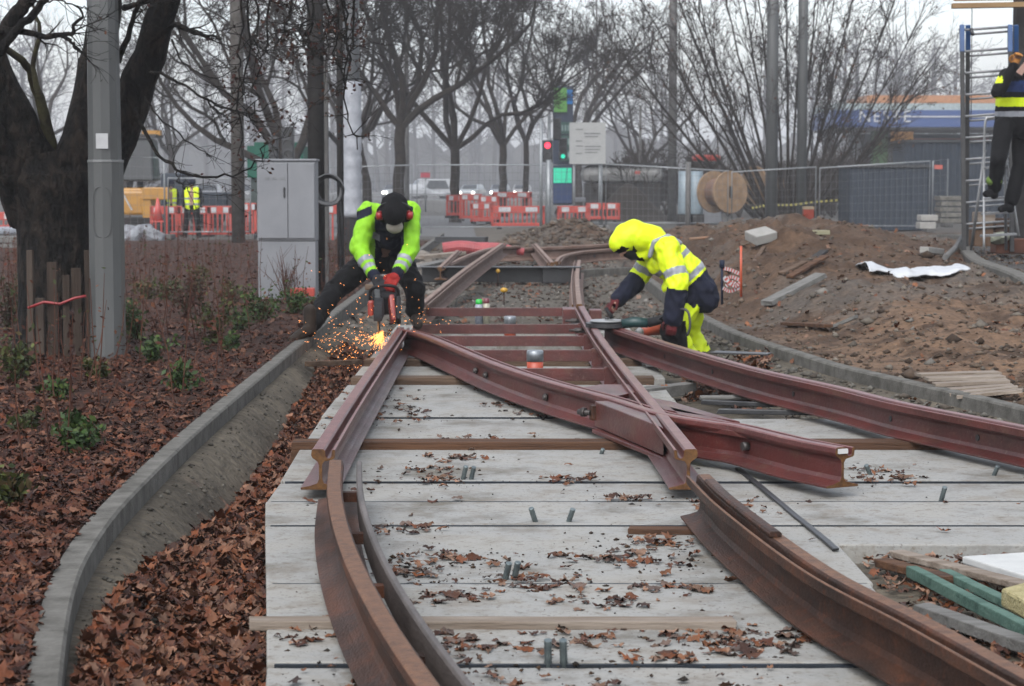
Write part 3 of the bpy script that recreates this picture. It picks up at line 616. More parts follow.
# ================================================================== TREES
Mbark = mat('dark_bark', (.034, .026, .020), (.004, .0035, .003), scale=11, rough=.95, bump=1.0, bscale=22, stretch=(1, 1, .45), detail=10, bdist=.09, lo=.46, hi=.62)
Mmoss = mat('mossy_bark', (.10, .095, .045), (.035, .030, .020), scale=9, rough=.95, bump=.7, bscale=40)
Mbark2 = mat('grey_bark', (.055, .044, .036), (.024, .019, .016), scale=5, rough=.95, bump=.5, bscale=20)
Mbrown = mat('dry_leaf', (1, 1, 1), (.7, .7, .7), scale=40, rough=.8, vcol=True)
def tubes(name, lines, m, parent, sides=5):
    """lines: list of (pts Nx3 array, radii)."""
    Vs = []; Fs = []; off = 0
    for pts, rad in lines:
        pts = np.asarray(pts, float); k = len(pts); s_ = sides if rad[0] > .02 else 3
        d = np.gradient(pts, axis=0); d /= (np.linalg.norm(d, axis=1)[:, None] + 1e-9)
        ref = np.where(np.abs(d[:, 2:3]) > .8, np.array([[1., 0, 0]]), np.array([[0, 0, 1.]])); ref[:] = ref[0]
        u = np.cross(d, ref); u /= (np.linalg.norm(u, axis=1)[:, None] + 1e-9); v = np.cross(d, u)
        a = np.arange(s_) * 2 * pi / s_; r = np.asarray(rad)[:, None, None]
        P = pts[:, None, :] + r * (u[:, None, :] * np.cos(a)[None, :, None] + v[:, None, :] * np.sin(a)[None, :, None])
        Vs.append(P.reshape(-1, 3)); i = np.arange(k - 1)[:, None] * s_; j = np.arange(s_)[None, :]; jn = (j + 1) % s_
        Fs.append(np.stack([i + j + off, i + jn + off, i + s_ + jn + off, i + s_ + j + off], -1).reshape(-1, 4)); off += k * s_
    return mesh_obj(name, np.concatenate(Vs), np.concatenate(Fs), m, parent, smooth=True)
def branch(lines, rs, p, d, L, r, lev, maxlev, up=.12, tips=None, wob=.16, kids=(5, 9), spread=.75, seg=6, rmin=.004, lf=.62):
    pts = [np.array(p)]; rad = [r]; d = d / np.linalg.norm(d); dirs = [d]
    n = seg if lev < maxlev - 1 else 3
    for i in range(n):
        d = d + rs.normal(0, wob, 3) + np.array([0, 0, up if lev < maxlev - 1 else up * .4]); d /= np.linalg.norm(d)
        pts.append(pts[-1] + d * L / n); rad.append(max(rmin, r * (1 - .75 * (i + 1) / n))); dirs.append(d)
    lines.append((np.array(pts), rad))
    if tips is not None and lev >= maxlev - 1: tips.append(pts[-1]); tips.append(pts[-2])
    if lev >= maxlev: return
    for c in range(rs.randint(kids[0], kids[1] + 1)):
        t = rs.uniform(.25, 1.0); f = t * n; i = min(int(f), n - 1); q = pts[i] + (pts[i + 1] - pts[i]) * (f - i)
        a = rs.normal(0, 1, 3); a -= dirs[i] * a.dot(dirs[i]); a /= np.linalg.norm(a)
        dd = dirs[i] * cos(spread) + a * sin(spread * rs.uniform(.6, 1.3))
        branch(lines, rs, q, dd, L * lf * rs.uniform(.6, 1.15) * (1 - .3 * t), max(rmin, rad[i] * .55), lev + 1, maxlev, up, tips, wob, kids, spread, seg, rmin, lf)
def leafquads(name, pts, size, parent, rs, cols, m=Mbrown):
    n = len(pts); pts = np.asarray(pts); a = rs.normal(0, 1, (n, 3)); a /= np.linalg.norm(a, axis=1)[:, None]; b = np.cross(a, rs.normal(0, 1, (n, 3))); b /= np.linalg.norm(b, axis=1)[:, None]
    s_ = size * rs.uniform(.6, 1.3, (n, 1)); q = np.stack([pts - a * s_, pts + b * s_ * .55, pts + a * s_, pts - b * s_ * .55], 1).reshape(-1, 3)
    c = np.array(cols)[rs.randint(0, len(cols), n)] * rs.uniform(.7, 1.2, (n, 1))
    return mesh_obj(name, q, np.arange(n * 4).reshape(-1, 4), m, parent, cols=c)
BR = [(.11, .045, .022), (.075, .030, .018), (.15, .065, .03), (.10, .05, .03)]
def tree(px, pyb, Y, hgt, r, fork, seed, label, name='bare_tree', limbs=5, maxlev=4, lean=0, up=.09, leaves=0, spread=.75, kids=(4, 6), m=None, lf=.60, group='bare trees behind the works', first=None, rmin=.008, zb=None):
    rs = np.random.RandomState(seed); b = V(px, pyb, Y); z = HZ(b.x, Y) if zb is None else zb; base = Vector((b.x, Y, z - .1)); m = m or Mbark2
    o = thing(name, label, 'tree', base, group)
    tl = []; top = np.array([base.x + lean, base.y, base.z + fork]); k = 6
    pts = [np.array(base) + (top - np.array(base)) * i / k + rs.normal(0, r * .15, 3) * (i > 0) * (i < k) for i in range(k + 1)]
    tl.append((np.array(pts), [r * 1.35, r * 1.1, r, r * .95, r * .92, r * .9, r * .88])); tubes('trunk', tl, m, o, 10)
    lines = []; tips = []
    for i in range(limbs):
        if first: dx, dz, f = first[i]; d = np.array([dx, rs.uniform(-.35, .35), dz]); LL = (hgt - fork) * f
        else:
            a = 2 * pi * i / limbs + rs.uniform(-.4, .4); e = rs.uniform(.3, .9); d = np.array([cos(a) * e, sin(a) * e, 1.0]); LL = (hgt - fork) * rs.uniform(.75, 1.05)
        branch(lines, rs, pts[-1] - np.array([0, 0, r * .6]), d, LL, r * rs.uniform(.5, .72), 0, maxlev, up, tips, .2, kids, spread, 8, rmin, lf)
    tubes('crown', lines, m, o)
    if leaves:
        tp = np.array(tips); tp = tp[rs.randint(0, len(tp), leaves)] + rs.normal(0, .12, (leaves, 3)); leafquads('dry_leaves', tp, .07, o, rs, BR)
    return o
tree(398, 190, 70, 11, .21, 3.6, 11, 'dark bare tree with boarded trunk behind the cutting worker', limbs=6, first=[(-.9, 1, .7), (-.35, 1.2, 1), (.25, 1.2, 1), (.75, 1, 1), (1.1, .9, .9), (.05, 1, .9)], kids=(5, 8), lean=.1)
tree(372, 190, 72, 10, .17, 3.2, 12, 'slimmer leaning bare tree just left of the boarded trunk', limbs=4, lean=-.5, kids=(4, 6))
tree(455, 190, 78, 12, .20, 3.0, 13, 'bare tree forking low behind the left red barriers', limbs=6, first=[(-1.1, .7, .8), (-.6, 1.1, 1), (0, 1.2, 1), (.4, 1.2, 1), (1, 1.0, 1), (1.2, .5, .7)], kids=(5, 8))
tree(503, 190, 92, 12.5, .19, 3.4, 14, 'bare tree behind the red barriers, left of the traffic light', limbs=6, leaves=260, kids=(5, 7))
tree(526, 190, 96, 12, .15, 3.6, 15, 'thinner bare tree immediately left of the traffic light pole', limbs=5)
tree(300, 190, 62, 10.5, .24, 2.2, 16, 'wide spreading bare tree behind the grey cabinet', limbs=5, first=[(-1.0, 1.0, 1), (-.6, 1.1, 1.1), (-.2, 1.2, 1), (.4, 1.1, .9), (-1.3, .8, .8)], kids=(5, 7), lean=-.3)
tree(345, 190, 84, 11, .2, 3.0, 17, 'bare tree showing behind the white-wrapped pole', limbs=6)
tree(578, 190, 118, 13, .24, 4.0, 18, 'faint hazy bare tree behind the white notice board', limbs=6, maxlev=3, kids=(5, 8))
tree(640, 190, 125, 10, .2, 2.5, 19, 'faint hazy bare tree behind the low grey site building', limbs=6, maxlev=3, kids=(5, 8))
tree(172, 190, 130, 12, .22, 3.5, 20, 'faint hazy bare tree behind the distant workers', limbs=6, kids=(4, 6), maxlev=3)
tree(48, 190, 120, 13, .22, 4.5, 22, 'faint hazy bare tree seen through the fork of the big tree', limbs=5, kids=(4, 6), maxlev=3)
# multi-stem spreading tree on the right
rs = np.random.RandomState(77); b = V(788, 200, 69); o = thing('bare_tree', 'many-stemmed bare tree fanning out behind the twin grey poles at right', 'tree', (b.x, 69, 0)); lines = []; tips = []
for tx, ty, r_ in ((590, 10, .10), (625, -30, .10), (655, -60, .11), (690, -10, .11), (712, -60, .09), (735, -60, .09), (752, -60, .08), (768, -60, .07), (785, -60, .09), (805, -60, .07), (822, -50, .09), (842, -50, .08), (862, -40, .09), (880, -20, .08), (900, -10, .09), (925, 10, .09), (945, 40, .10), (648, 60, .09), (670, 20, .08), (915, 95, .06), (700, 40, .08), (850, 20, .07), (930, 70, .07), (612, 60, .07)):
    p0 = np.array([b.x + (tx - 790) * .0035, 69 + rs.uniform(-.4, .4), 0]); e = np.array(V(tx, ty, 69 + rs.uniform(-3, 3))); d = e - p0; L = np.linalg.norm(d)
    k = 10; pts = [p0 + d * i / k + np.array([0, 0, -.35 * sin(pi * i / k) * (abs(d[0]) / L)]) + rs.normal(0, .025, 3) * (i > 0) for i in range(k + 1)]
    lines.append((np.array(pts), [r_ * .8 * (1 - .85 * i / k) for i in range(k + 1)]))
    for c in range(10):
        t = rs.uniform(.22, .98) * k; i = min(int(t), k - 1); q = pts[i] + (pts[i + 1] - pts[i]) * (t - i); dd = d / L + rs.normal(0, .33, 3) + np.array([0, 0, .1])
        branch(lines, rs, q, dd, L * rs.uniform(.14, .34), r_ * .26, 1, 3, .04, tips, .10, (4, 7), .5, 6, .006, .6)
mo = tubes('stems', lines[::1], Mbark2, o); tp = np.array(tips); tp = tp[rs.randint(0, len(tp), 1500)] + rs.normal(0, .15, (1500, 3)); leafquads('dry_leaves', tp, .06, o, rs, BR)
# far woodland
rs = np.random.RandomState(5); lines = []
for i in range(95):
    x = rs.uniform(-110, 125); y = rs.uniform(380, 450); h = rs.uniform(22, 33); p = np.array([x, y, 0]); top = p + np.array([rs.normal(0, .8), 0, h]); lines.append((np.stack([p, (p + top) / 2 + rs.normal(0, .2, 3), top]), [.5, .35, .1]))
    for c in range(14):
        t = rs.uniform(.2, .95); q = p + (top - p) * t; branch(lines, rs, q, np.array([rs.normal(), rs.normal(), .9]), h * .33 * (1.15 - t * .5), .14, 2, 3, .05, None, .18, (5, 8), .7, 4, .05, .6)
tag(tubes('distant_woodland', lines, Mbark2, None), kind='stuff')
bk = MB()
for i in range(40):
    x = -128 + i * 6.6 + rs.uniform(-1, 1); h = rs.uniform(9, 15.0)
    bk.lathe((x, 470 + rs.uniform(-3, 3), 0), [(4.6, 0), (5.5, h * .4), (4.2, h * .75), (1.6, h)], 9)
tag(bk.build('distant_undergrowth', mat('undergrowth', (.07, .065, .055), (.04, .038, .03), scale=1.5, rough=1, bump=1, bscale=3), rough=1.2), kind='stuff')

rs = np.random.RandomState(15); lines = []
for i in range(150):
    Yh = rs.uniform(88, 112); px_ = rs.uniform(600, 880) if i % 3 else rs.uniform(20, 120); b = V(px_, 190, Yh); h = rs.uniform(1.8, 3.8)
    for c in range(4): branch(lines, rs, np.array([b.x, Yh, 0.0]), np.array([rs.normal(0, .45), rs.normal(0, .3), 1.0]), h * .7, .035, 1, 3, .05, None, .15, (5, 8), .55, 5, .014, .6)
tag(tubes('scrub_thicket', lines, mat('thicket_twigs', (.06, .045, .034), (.03, .023, .018), rough=.95), None), kind='stuff')
# the big tree at left
YT = 16.3
o = thing('old_tree', 'big dark rough-barked tree with forked trunk standing behind the near grey lamp post', 'tree', (V(58, 345, YT).x, YT, .1))
def limb(spec, Y0=YT, Y1=None, n=16, jit=.012, seed=0):
    """spec: (px,py,width px) -> centre line and radii"""
    rs = np.random.RandomState(seed); Y1 = Y1 or Y0; m_ = len(spec); P = [V(x, y, Y0 + (Y1 - Y0) * i / (m_ - 1)) for i, (x, y, w_) in enumerate(spec)]
    W = [Vector((w_ / 2 / F * Y0, 0, 0)) for x, y, w_ in spec]; a = spline(P, n); b_ = spline(W, n)
    return np.array([[*p] for p in a]) + rs.normal(0, jit, (n + 1, 3)) * np.linspace(.3, 1, n + 1)[:, None], [max(.003, v.x) for v in b_]
tr = [limb([(57, 362, 92), (58, 320, 80), (57, 260, 78), (57, 215, 84), (55, 180, 96), (54, 160, 84)], jit=.006)]
tr_o = tubes('trunk', tr, Mbark, o, 22)
big = [limb([(45, 195, 66), (30, 160, 52), (8, 108, 42), (-12, 55, 36), (-35, -20, 30)], YT, 15.9, seed=1), limb([(72, 195, 66), (86, 140, 48), (95, 80, 38), (104, 20, 32), (112, -40, 28)], YT, 16.5, seed=2),
       limb([(88, 200, 48), (112, 150, 40), (132, 100, 37), (147, 60, 33), (164, 10, 28), (182, -50, 24)], YT, 16.1, seed=3), limb([(30, 215, 46), (14, 180, 38), (-6, 145, 34), (-40, 100, 30)], YT, 15.8, seed=4)]
tubes('limb', big, Mbark, o, 16)
mossy = [limb([(52, 150, 13), (46, 122, 12), (38, 92, 10), (28, 68, 8), (16, 56, 7), (-6, 42, 6)], YT, 15.6, n=14, seed=5), limb([(40, 96, 7), (33, 70, 5), (36, 48, 5), (39, 28, 4), (34, 8, 3), (36, -8, 3)], 15.8, 15.6, n=14, seed=6)]
tubes('mossy_branch', mossy, Mmoss, o, 8)
small = [limb([(-12, 55, 20), (12, 22, 16), (32, -5, 13), (46, -25, 10)], 15.4, 15.2, seed=7), limb([(-10, 62, 12), (14, 34, 9), (34, 12, 8), (52, -8, 6)], 15.3, 15.1, seed=8),
         limb([(-10, 27, 8), (14, 31, 7), (40, 36, 6), (62, 35, 5), (72, 32, 4), (75, 24, 3.5), (83, 14, 2.5), (78, 4, 2)], 15.3, 15.0, seed=9), limb([(56, 34, 4.5), (68, 40, 4), (79, 50, 3)], 15.1, 15.0, seed=10), limb([(30, 2, 2), (55, 1, 2), (72, 4, 1.6), (92, 10, 1.2)], 15, 15, seed=11),
         limb([(118, 62, 7), (140, 2, 4), (152, -6, 4)], 16, 15.6, seed=12),
         limb([(150, 44, 5), (172, 26, 6), (190, 30, 5), (206, 36, 3), (222, 40, 2)], 15.9, 15.3, seed=13), limb([(124, 8, 7), (140, 3, 4), (160, -6, 3)], 15.9, 15.3, seed=14),
         limb([(135, 108, 5), (144, 130, 4.5), (156, 152, 4), (176, 168, 3.2), (198, 176, 2.8), (226, 176, 2.2), (246, 170, 1.8), (258, 158, 1.4), (264, 146, 1)], 15.9, 14.6, n=26, seed=15),
         limb([(150, 72, 4), (162, 74, 3.6), (184, 86, 3), (206, 100, 2.8), (226, 108, 2.4), (246, 114, 2), (264, 110, 1.4), (278, 100, 1)], 15.8, 14.7, n=24, seed=16),
         limb([(206, 99, 2.4), (214, 108, 2), (220, 116, 1.6)], 15.0, 14.9, seed=17), limb([(176, 168, 1.6), (178, 182, 1.4), (190, 192, 1)], 15.2, 15, seed=18),
         limb([(144, 96, 2.4), (158, 116, 2), (180, 136, 1.8), (198, 148, 1.4), (210, 156, 1)], 15.7, 15, seed=19), limb([(246, 114, 1.6), (256, 126, 1.3), (262, 140, 1)], 14.8, 14.7, seed=20),
         limb([(172, 40, 2.4), (182, 62, 2), (196, 72, 1.6), (214, 78, 1.3), (236, 70, 1)], 15.5, 14.9, seed=22)]
rs = np.random.RandomState(9); tips = []; ex = []
for pts, rad in small[2:]:
    for c in range(7):
        i = rs.randint(len(pts) // 4, len(pts) - 1); d = pts[min(i + 1, len(pts) - 1)] - pts[i]; branch(ex, rs, pts[i], d / (np.linalg.norm(d) + 1e-6) + rs.normal(0, .6, 3) + np.array([.3, 0, -.1]), rs.uniform(.15, .5), max(.003, rad[i] * .45), 2, 3, .0, tips, .25, (2, 4), .7, 4, .0018, .55)
# hanging twigs with dried leaves coming in from above, x 225..335
hang = []
for x0, x1, y1 in ((236, 246, 95), (246, 240, 150), (250, 262, 60), (268, 256, 110), (300, 318, 60), (322, 330, 50), (330, 345, 85), (340, 352, 60), (352, 346, 92), (338, 356, 150), (290, 276, 45), (312, 300, 40)):
    l_ = limb([(x0, -30, 3), ((x0 * 2 + x1) / 3 + 4, y1 * .35, 2.4), ((x0 + 2 * x1) / 3 - 4, y1 * .7, 1.8), (x1, y1, 1.2)], 15.4, 14.8, n=14, jit=.02, seed=int(x0)); hang.append(l_)
    pts, rad = l_
    for c in range(14):
        i = rs.randint(1, len(pts) - 1); branch(hang, rs, pts[i], np.array([rs.normal(0, 1), rs.normal(0, .6), rs.normal(-.2, .6)]), rs.uniform(.12, .4), .005, 2, 3, .0, tips, .3, (2, 3), .7, 4, .0018, .5)
tubes('twigs', small + ex + hang, Mbark, o, 7)
tp = np.array(tips); hx = tp[:, 0] * F / tp[:, 1] + 512; wgt = np.where((hx > 225) & (hx < 370), 1.0, .06); wgt /= wgt.sum()
idx = rs.choice(len(tp), 800, p=wgt); leafquads('dry_leaves', tp[idx] + rs.normal(0, .02, (800, 3)), .019, o, rs, [(.075, .022, .018), (.055, .02, .016), (.11, .045, .025), (.05, .03, .02)])
# supporting branch mass above the frame so that hanging twigs belong to a limb
tubes('limb', [limb([(164, -8, 22), (215, -38, 16), (270, -36, 12), (330, -34, 8), (372, -30, 5)], 16.1, 15.1, seed=31)], Mbark, o, 10)
# boards guarding the trunk
Mguard = mat('guard_board', (.075, .055, .042), (.032, .022, .017), scale=3, rough=.9, bump=.5, bscale=14, stretch=(6, 6, .3))
Mguard2 = mat('guard_board_pale', (.11, .085, .068), (.05, .037, .03), scale=3, rough=.9, bump=.5, bscale=14, stretch=(6, 6, .3))
tg = thing('trunk_guard', 'upright old boards strapped round the big tree trunk with red tape', 'trunk guard', (V(60, 350, 15.75).x, 15.75, .1))
for k, (x, y0, y1, w_, Yb, mm) in enumerate(((30, 250, 352, 7, 15.72, Mguard2), (40, 298, 352, 9, 15.66, Mguard2), (52, 262, 352, 10, 15.62, Mguard), (66, 275, 352, 7, 15.6, Mguard), (76, 268, 352, 10, 15.64, Mguard), (87, 250, 352, 6, 15.72, Mguard2))):
    a = V(x, y0, Yb); mb = MB(); mb.box((a.x, Yb, (a.z + .06) / 2), (w_ / F * Yb, .03, a.z - .06), rz=(x - 58) * .012); mb.build('board', mm, tg, bevel=.004)
mb = MB(); pts = [V(x, y, 15.57) for x, y in ((28, 308), (44, 302), (60, 304), (75, 298), (86, 296))]; mb.tube(pts, .012, 6); mb.build('tape', mat('red_tape', (.35, .015, .02), rough=.5), tg)

# ================================================================== LEAVES ON THE GROUND
LEAF = [(.42, .25, .17), (.30, .125, .06), (.27, .115, .055), (.21, .078, .038), (.33, .165, .095), (.15, .058, .034), (.12, .055, .038), (.36, .22, .15), (.26, .085, .03), (.085, .042, .03), (.30, .19, .135), (.18, .085, .055)]
Mleaf = mat('fallen_leaf', (1, 1, 1), (.62, .6, .58), scale=30, rough=.62, vcol=True, spec=.35)
outl = np.array([(0, -.5), (.10, -.26), (.30, -.32), (.26, -.12), (.42, -.02), (.30, .14), (.30, .32), (.13, .32), (0, .50), (-.13, .32), (-.30, .32), (-.30, .14), (-.42, -.02), (-.26, -.12), (-.30, -.32), (-.10, -.26)])
def litter(name, xy, size, seed, cr=(-.35, .85), lift=.012, tilt=.35, zf=None, cols=LEAF, kind='stuff'):
    rs = np.random.RandomState(seed); n = len(xy); k = len(outl)
    o2 = np.concatenate([np.zeros((1, 2)), outl]); s_ = size * rs.uniform(.35, 1.4, n)
    a = rs.uniform(0, 2 * pi, n); sx = rs.uniform(.4, 1.05, n)
    lx = o2[None, :, 0] * sx[:, None] + rs.normal(0, .04, (n, k + 1)); ly = np.repeat(o2[None, :, 1], n, 0) + rs.normal(0, .04, (n, k + 1)); curl = rs.uniform(*cr, n)[:, None]
    lz = curl * (lx ** 2 * 1.2 + ly ** 2 * .6) + rs.normal(0, .075, (n, k + 1))
    tx = rs.normal(0, tilt, n)[:, None]; ty = rs.normal(0, tilt, n)[:, None]; lz = lz + lx * tx + ly * ty
    X = (lx * np.cos(a)[:, None] - ly * np.sin(a)[:, None]) * s_[:, None] + xy[:, 0:1]; Y = (lx * np.sin(a)[:, None] + ly * np.cos(a)[:, None]) * s_[:, None] + xy[:, 1:2]
    z0 = H(xy[:, 0], xy[:, 1]) if zf is None else zf; Z = lz * s_[:, None]; Z = Z - np.minimum(Z.min(1), 0)[:, None] * .6 + z0[:, None] + lift * rs.uniform(.2, 1.6, (n, 1))
    vs = np.stack([X, Y, Z], -1).reshape(-1, 3); base = (np.arange(n) * (k + 1))[:, None]; j = np.arange(k)[None, :]
    fs = np.stack([base + 0 * j, base + 1 + j, base + 1 + (j + 1) % k], -1).reshape(-1, 3)
    c = np.array(cols)[rs.randint(0, len(cols), n)] * rs.uniform(.55, 1.2, (n, 1))
    o = mesh_obj(name, vs, fs, Mleaf, None, cols=np.repeat(c, k, 0)); return tag(o, kind=kind)
rs = np.random.RandomState(2)
def sample(n, y0, y1, fx, p=1.6):
    u = rs.rand(n); y = (y0 ** (1 - p) + u * (y1 ** (1 - p) - y0 ** (1 - p))) ** (1 / (1 - p)); return fx(y, rs.rand(n)), y
x, y = sample(34000, 4.2, 46, lambda y, t: XL(y) - .045 - t * (y * .255 - 1.2 + .45).clip(.5, 11), 1.35)
litter('bed_leaves', np.stack([x, y], 1), .052, 3, tilt=.25, cols=[(l[0] * .60, l[1] * .46, l[2] * .40) for l in LEAF])
x, y = sample(14000, 4.2, 19.5, lambda y, t: XS(y) - .01 - (t ** 1.05) * (XS(y) - XL(y)) * np.interp(y, [4, 6, 8, 9.5, 12, 16], [.88, .84, .64, .42, .40, .6]), 1.5)
litter('trench_leaves', np.stack([x, y], 1), .054, 4, tilt=.4, cols=[(l[0] * .90, l[1] * .78, l[2] * .72) for l in LEAF], lift=.02)
# on the slabs: patches
ctr = [(rs.uniform(-1.0, 2.3), rs.uniform(5.4, 17), rs.uniform(.06, .26)) for _ in range(30)]
for px_, py_, s_ in ((385, 530, .10), (430, 560, .10), (430, 600, .12), (520, 585, .14), (650, 545, .12), (600, 560, .12), (660, 590, .12), (590, 605, .1), (400, 640, .1), (560, 640, .08), (700, 640, .14), (740, 650, .12), (640, 660, .06), (420, 480, .12), (450, 460, .1), (620, 500, .06), (560, 480, .08), (880, 480, .1), (400, 575, .08), (470, 650, .12), (800, 640, .1)):
    q = G(px_, py_); ctr.append((q.x, q.y, s_)); ctr.append((q.x + .1, q.y, s_ * .8))
P = []
for cx_, cy_, s_ in ctr: k = int(4 + s_ * 120); P.append(np.stack([rs.normal(cx_, s_ * .8, k), rs.normal(cy_, s_ * .8, k)], 1))
P.append(np.stack([rs.uniform(-1.1, 2.6, 110), rs.uniform(5, 20, 110)], 1)); P = np.concatenate(P); P = P[(P[:, 0] > XS(P[:, 1]) + .03) & (P[:, 1] > 4.8)]
ok = (P[:, 1] > 8.2) | (P[:, 0] < 1.25); P = P[ok]
litter('slab_leaves', P, .056, 6, cols=LEAF + [(.17, .12, .10), (.14, .10, .085), (.22, .15, .12)], lift=.004, tilt=.12, cr=(-.4, .7), zf=np.full(len(P), .004))
rsc = rs
# crumbs of soil on the slabs
n = 3200; cxy = P[rs.randint(0, len(P), n)] + rs.normal(0, .14, (n, 2)); cxy = cxy[(cxy[:, 0] > XS(cxy[:, 1]) + .02)]
# debris corner leaves
q = [G(a, b) for a, b in zip(rs.uniform(820, 1100, 1700), rs.uniform(552, 720, 1700))]; q = np.array([[v.x, v.y] for v in q]); q = q[(q[:, 0] > 1.36) & (q[:, 1] < 8.15)]
litter('debris_leaves', q, .055, 7, tilt=.25, lift=.02)
q = [G(a, b, -.05) for a, b in zip(rs.uniform(683, 770, 420), rs.uniform(368, 398, 420))]; q = np.array([[v.x, v.y] for v in q])
litter('pit_leaves', q, .08, 8, tilt=.4, lift=.03)
# behind: leaves in the track bed and on the dirt
q = np.stack([rs.uniform(-1.7, 1.8, 900), rs.uniform(21, 40, 900)], 1); litter('track_bed_leaves', q, .08, 9)
q = np.stack([rs.uniform(1.8, 9, 1500), rs.uniform(12, 45, 1500)], 1); litter('dirt_leaves', q, .07, 10, cols=LEAF[:4])
# stones and clods on the dirt, soil crumbs, gravel
def clods(name, xy, s_, m, seed, zf=None, cols=None, flat=.6):
    rs = np.random.RandomState(seed); base = np.array([(1, 0, 0), (-1, 0, 0), (0, 1, 0), (0, -1, 0), (0, 0, 1), (0, 0, -1)], float); fs = np.array([(0, 2, 4), (2, 1, 4), (1, 3, 4), (3, 0, 4), (2, 0, 5), (1, 2, 5), (3, 1, 5), (0, 3, 5)])
    n = len(xy); sz = s_ * rs.gamma(1.6, .6, n).clip(.25, 4); v = base[None] * (1 + rs.uniform(-.35, .35, (n, 6, 3))) + rs.normal(0, .12, (n, 6, 3)); a = rs.uniform(0, 6.3, n)
    ca, sa = np.cos(a)[:, None], np.sin(a)[:, None]; vx = v[:, :, 0] * ca - v[:, :, 1] * sa; vy = v[:, :, 0] * sa + v[:, :, 1] * ca
    z0 = H(xy[:, 0], xy[:, 1]) if zf is None else np.full(n, zf)
    P_ = np.stack([vx * sz[:, None] + xy[:, 0:1], vy * sz[:, None] + xy[:, 1:2], v[:, :, 2] * sz[:, None] * flat + z0[:, None] + sz[:, None] * .25], -1).reshape(-1, 3)
    f_ = (fs[None] + (np.arange(n) * 6)[:, None, None]).reshape(-1, 3); c = np.array(cols)[rs.randint(0, len(cols), n)] * rs.uniform(.6, 1.2, (n, 1))
    return tag(mesh_obj(name, P_, f_, m, None, cols=np.repeat(c, 8, 0)), kind='stuff')
Mclod = mat('clod', (1, 1, 1), (.7, .7, .7), scale=30, rough=.95, vcol=True)
DC = [(.15, .105, .075), (.20, .15, .11), (.10, .068, .047), (.22, .19, .155)]
n = 16000; x, y = sample(n, 12, 52, lambda y, t: XR(y) + .08 + t * y * .26, 1.2); clods('dirt_clods', np.stack([x, y], 1), .013, Mclod, 1, cols=DC)
cl = cxy; q2 = np.stack(sample(700, 12, 40, lambda y, t: XR(y) + .15 + t * y * .26, 1.2), 1); clods('dirt_stones', q2, .024, Mclod, 12, cols=DC + [(.28, .26, .23)])
clods('soil_crumbs', cl, .0042, Mclod, 2, zf=.002, cols=[(.06, .04, .028), (.10, .06, .035), (.035, .028, .022)])
q = np.stack([rs.uniform(-1.75, 1.85, 5000), rs.uniform(20.5, 42, 5000)], 1); clods('track_bed_gravel', q, .017, Mclod, 3, cols=[(.22, .2, .175), (.16, .14, .12), (.30, .28, .25), (.10, .08, .06)])
n = 3500; x, y = sample(n, 5, 24, lambda y, t: XL(y) + .08 + t * (XS(y) - XL(y) - .05), 1.3); clods('trench_clods', np.stack([x, y], 1), .006, Mclod, 4, cols=[(.13, .12, .10), (.09, .08, .065), (.17, .16, .135)])
n = 2500; x, y = sample(n, 11, 24, lambda y, t: XR(y) - .1 - t * .85, 1.3); clods('kerbside_sand', np.stack([x, y], 1), .014, Mclod, 5, cols=[(.17, .155, .13), (.12, .10, .08), (.2, .19, .165)])
q = np.stack([rs.normal(1.1, 1.3, 3500), rs.normal(46, 2.2, 3500)], 1); clods('heap_clods', q, .03, Mclod, 6, cols=DC)

# ================================================================== PLANTS IN THE BED
Mgreen = mat('shrub_leaf', (1, 1, 1), (.7, .7, .7), scale=30, rough=.6, vcol=True, spec=.3)
Mstem = mat('dry_stem', (.14, .055, .034), (.06, .026, .018), scale=8, rough=.9)
GR = [(.055, .11, .025), (.035, .075, .018), (.09, .14, .03), (.05, .09, .03)]; GY = [(.12, .14, .035), (.06, .085, .02), (.12, .09, .04), (.045, .06, .02)]

def shrub(px, py, wpx, hpx, label, cols=GR, n=420, seed=0, name='shrub', stems=9, cat='shrub'):
    rs = np.random.RandomState(seed); a = G(px, py, .13); a.z = HZ(a.x, a.y); sc = a.y / F; o = thing(name, label, cat, a); L = []; T = []
    for i in range(stems):
        e = np.array([rs.normal(0, wpx * .28), rs.normal(0, wpx * .28), hpx * rs.uniform(.55, 1.0)]) * sc; p0 = np.array(a) + np.array([rs.normal(0, .02), rs.normal(0, .02), -.02]); mid = p0 + e * .5 + np.array([0, 0, .1]) * e[2]
        L.append((np.stack([p0, mid, p0 + e]), [.006, .004, .002]));
        for t in np.linspace(.15, 1, 14): T.append(p0 + e * t)
        for c in range(3):
            q = p0 + e * rs.uniform(.3, .9); e2 = q + np.array([rs.normal(0, wpx * .15), rs.normal(0, wpx * .15), hpx * .22]) * sc; L.append((np.stack([q, (q + e2) / 2, e2]), [.003, .002, .0015])); T += [e2, (q + e2) / 2, e2]
    tubes('stem', L, Mstem, o, 4)
    if n: T = np.array(T); T = T[rs.randint(0, len(T), n)] + rs.normal(0, wpx * sc * .09, (n, 3)); T[:, 2] = np.maximum(T[:, 2], a.z + .01); leafquads('leaves', T, .022, o, rs, cols, Mgreen)
    return o
shrub(76, 452, 44, 40, 'low green shrub with reddish tips in the bed, nearest fully visible one', seed=1, n=700, stems=14)
shrub(6, 508, 40, 44, 'yellow-green shrub cut by the left edge at the nearest end of the bed', GY, seed=2, n=500)
shrub(180, 392, 32, 28, 'bright green shrub closest to the kerb in mid bed', seed=3, n=480)
shrub(150, 362, 34, 26, 'small green shrub just behind the bright one in mid bed', seed=4)
shrub(14, 380, 46, 44, 'yellowish shrub by the left edge, in front of the big tree', GY, seed=5, n=520)
shrub(96, 378, 26, 24, 'small yellow-green tuft at the foot of the lamp post', GY, seed=6)
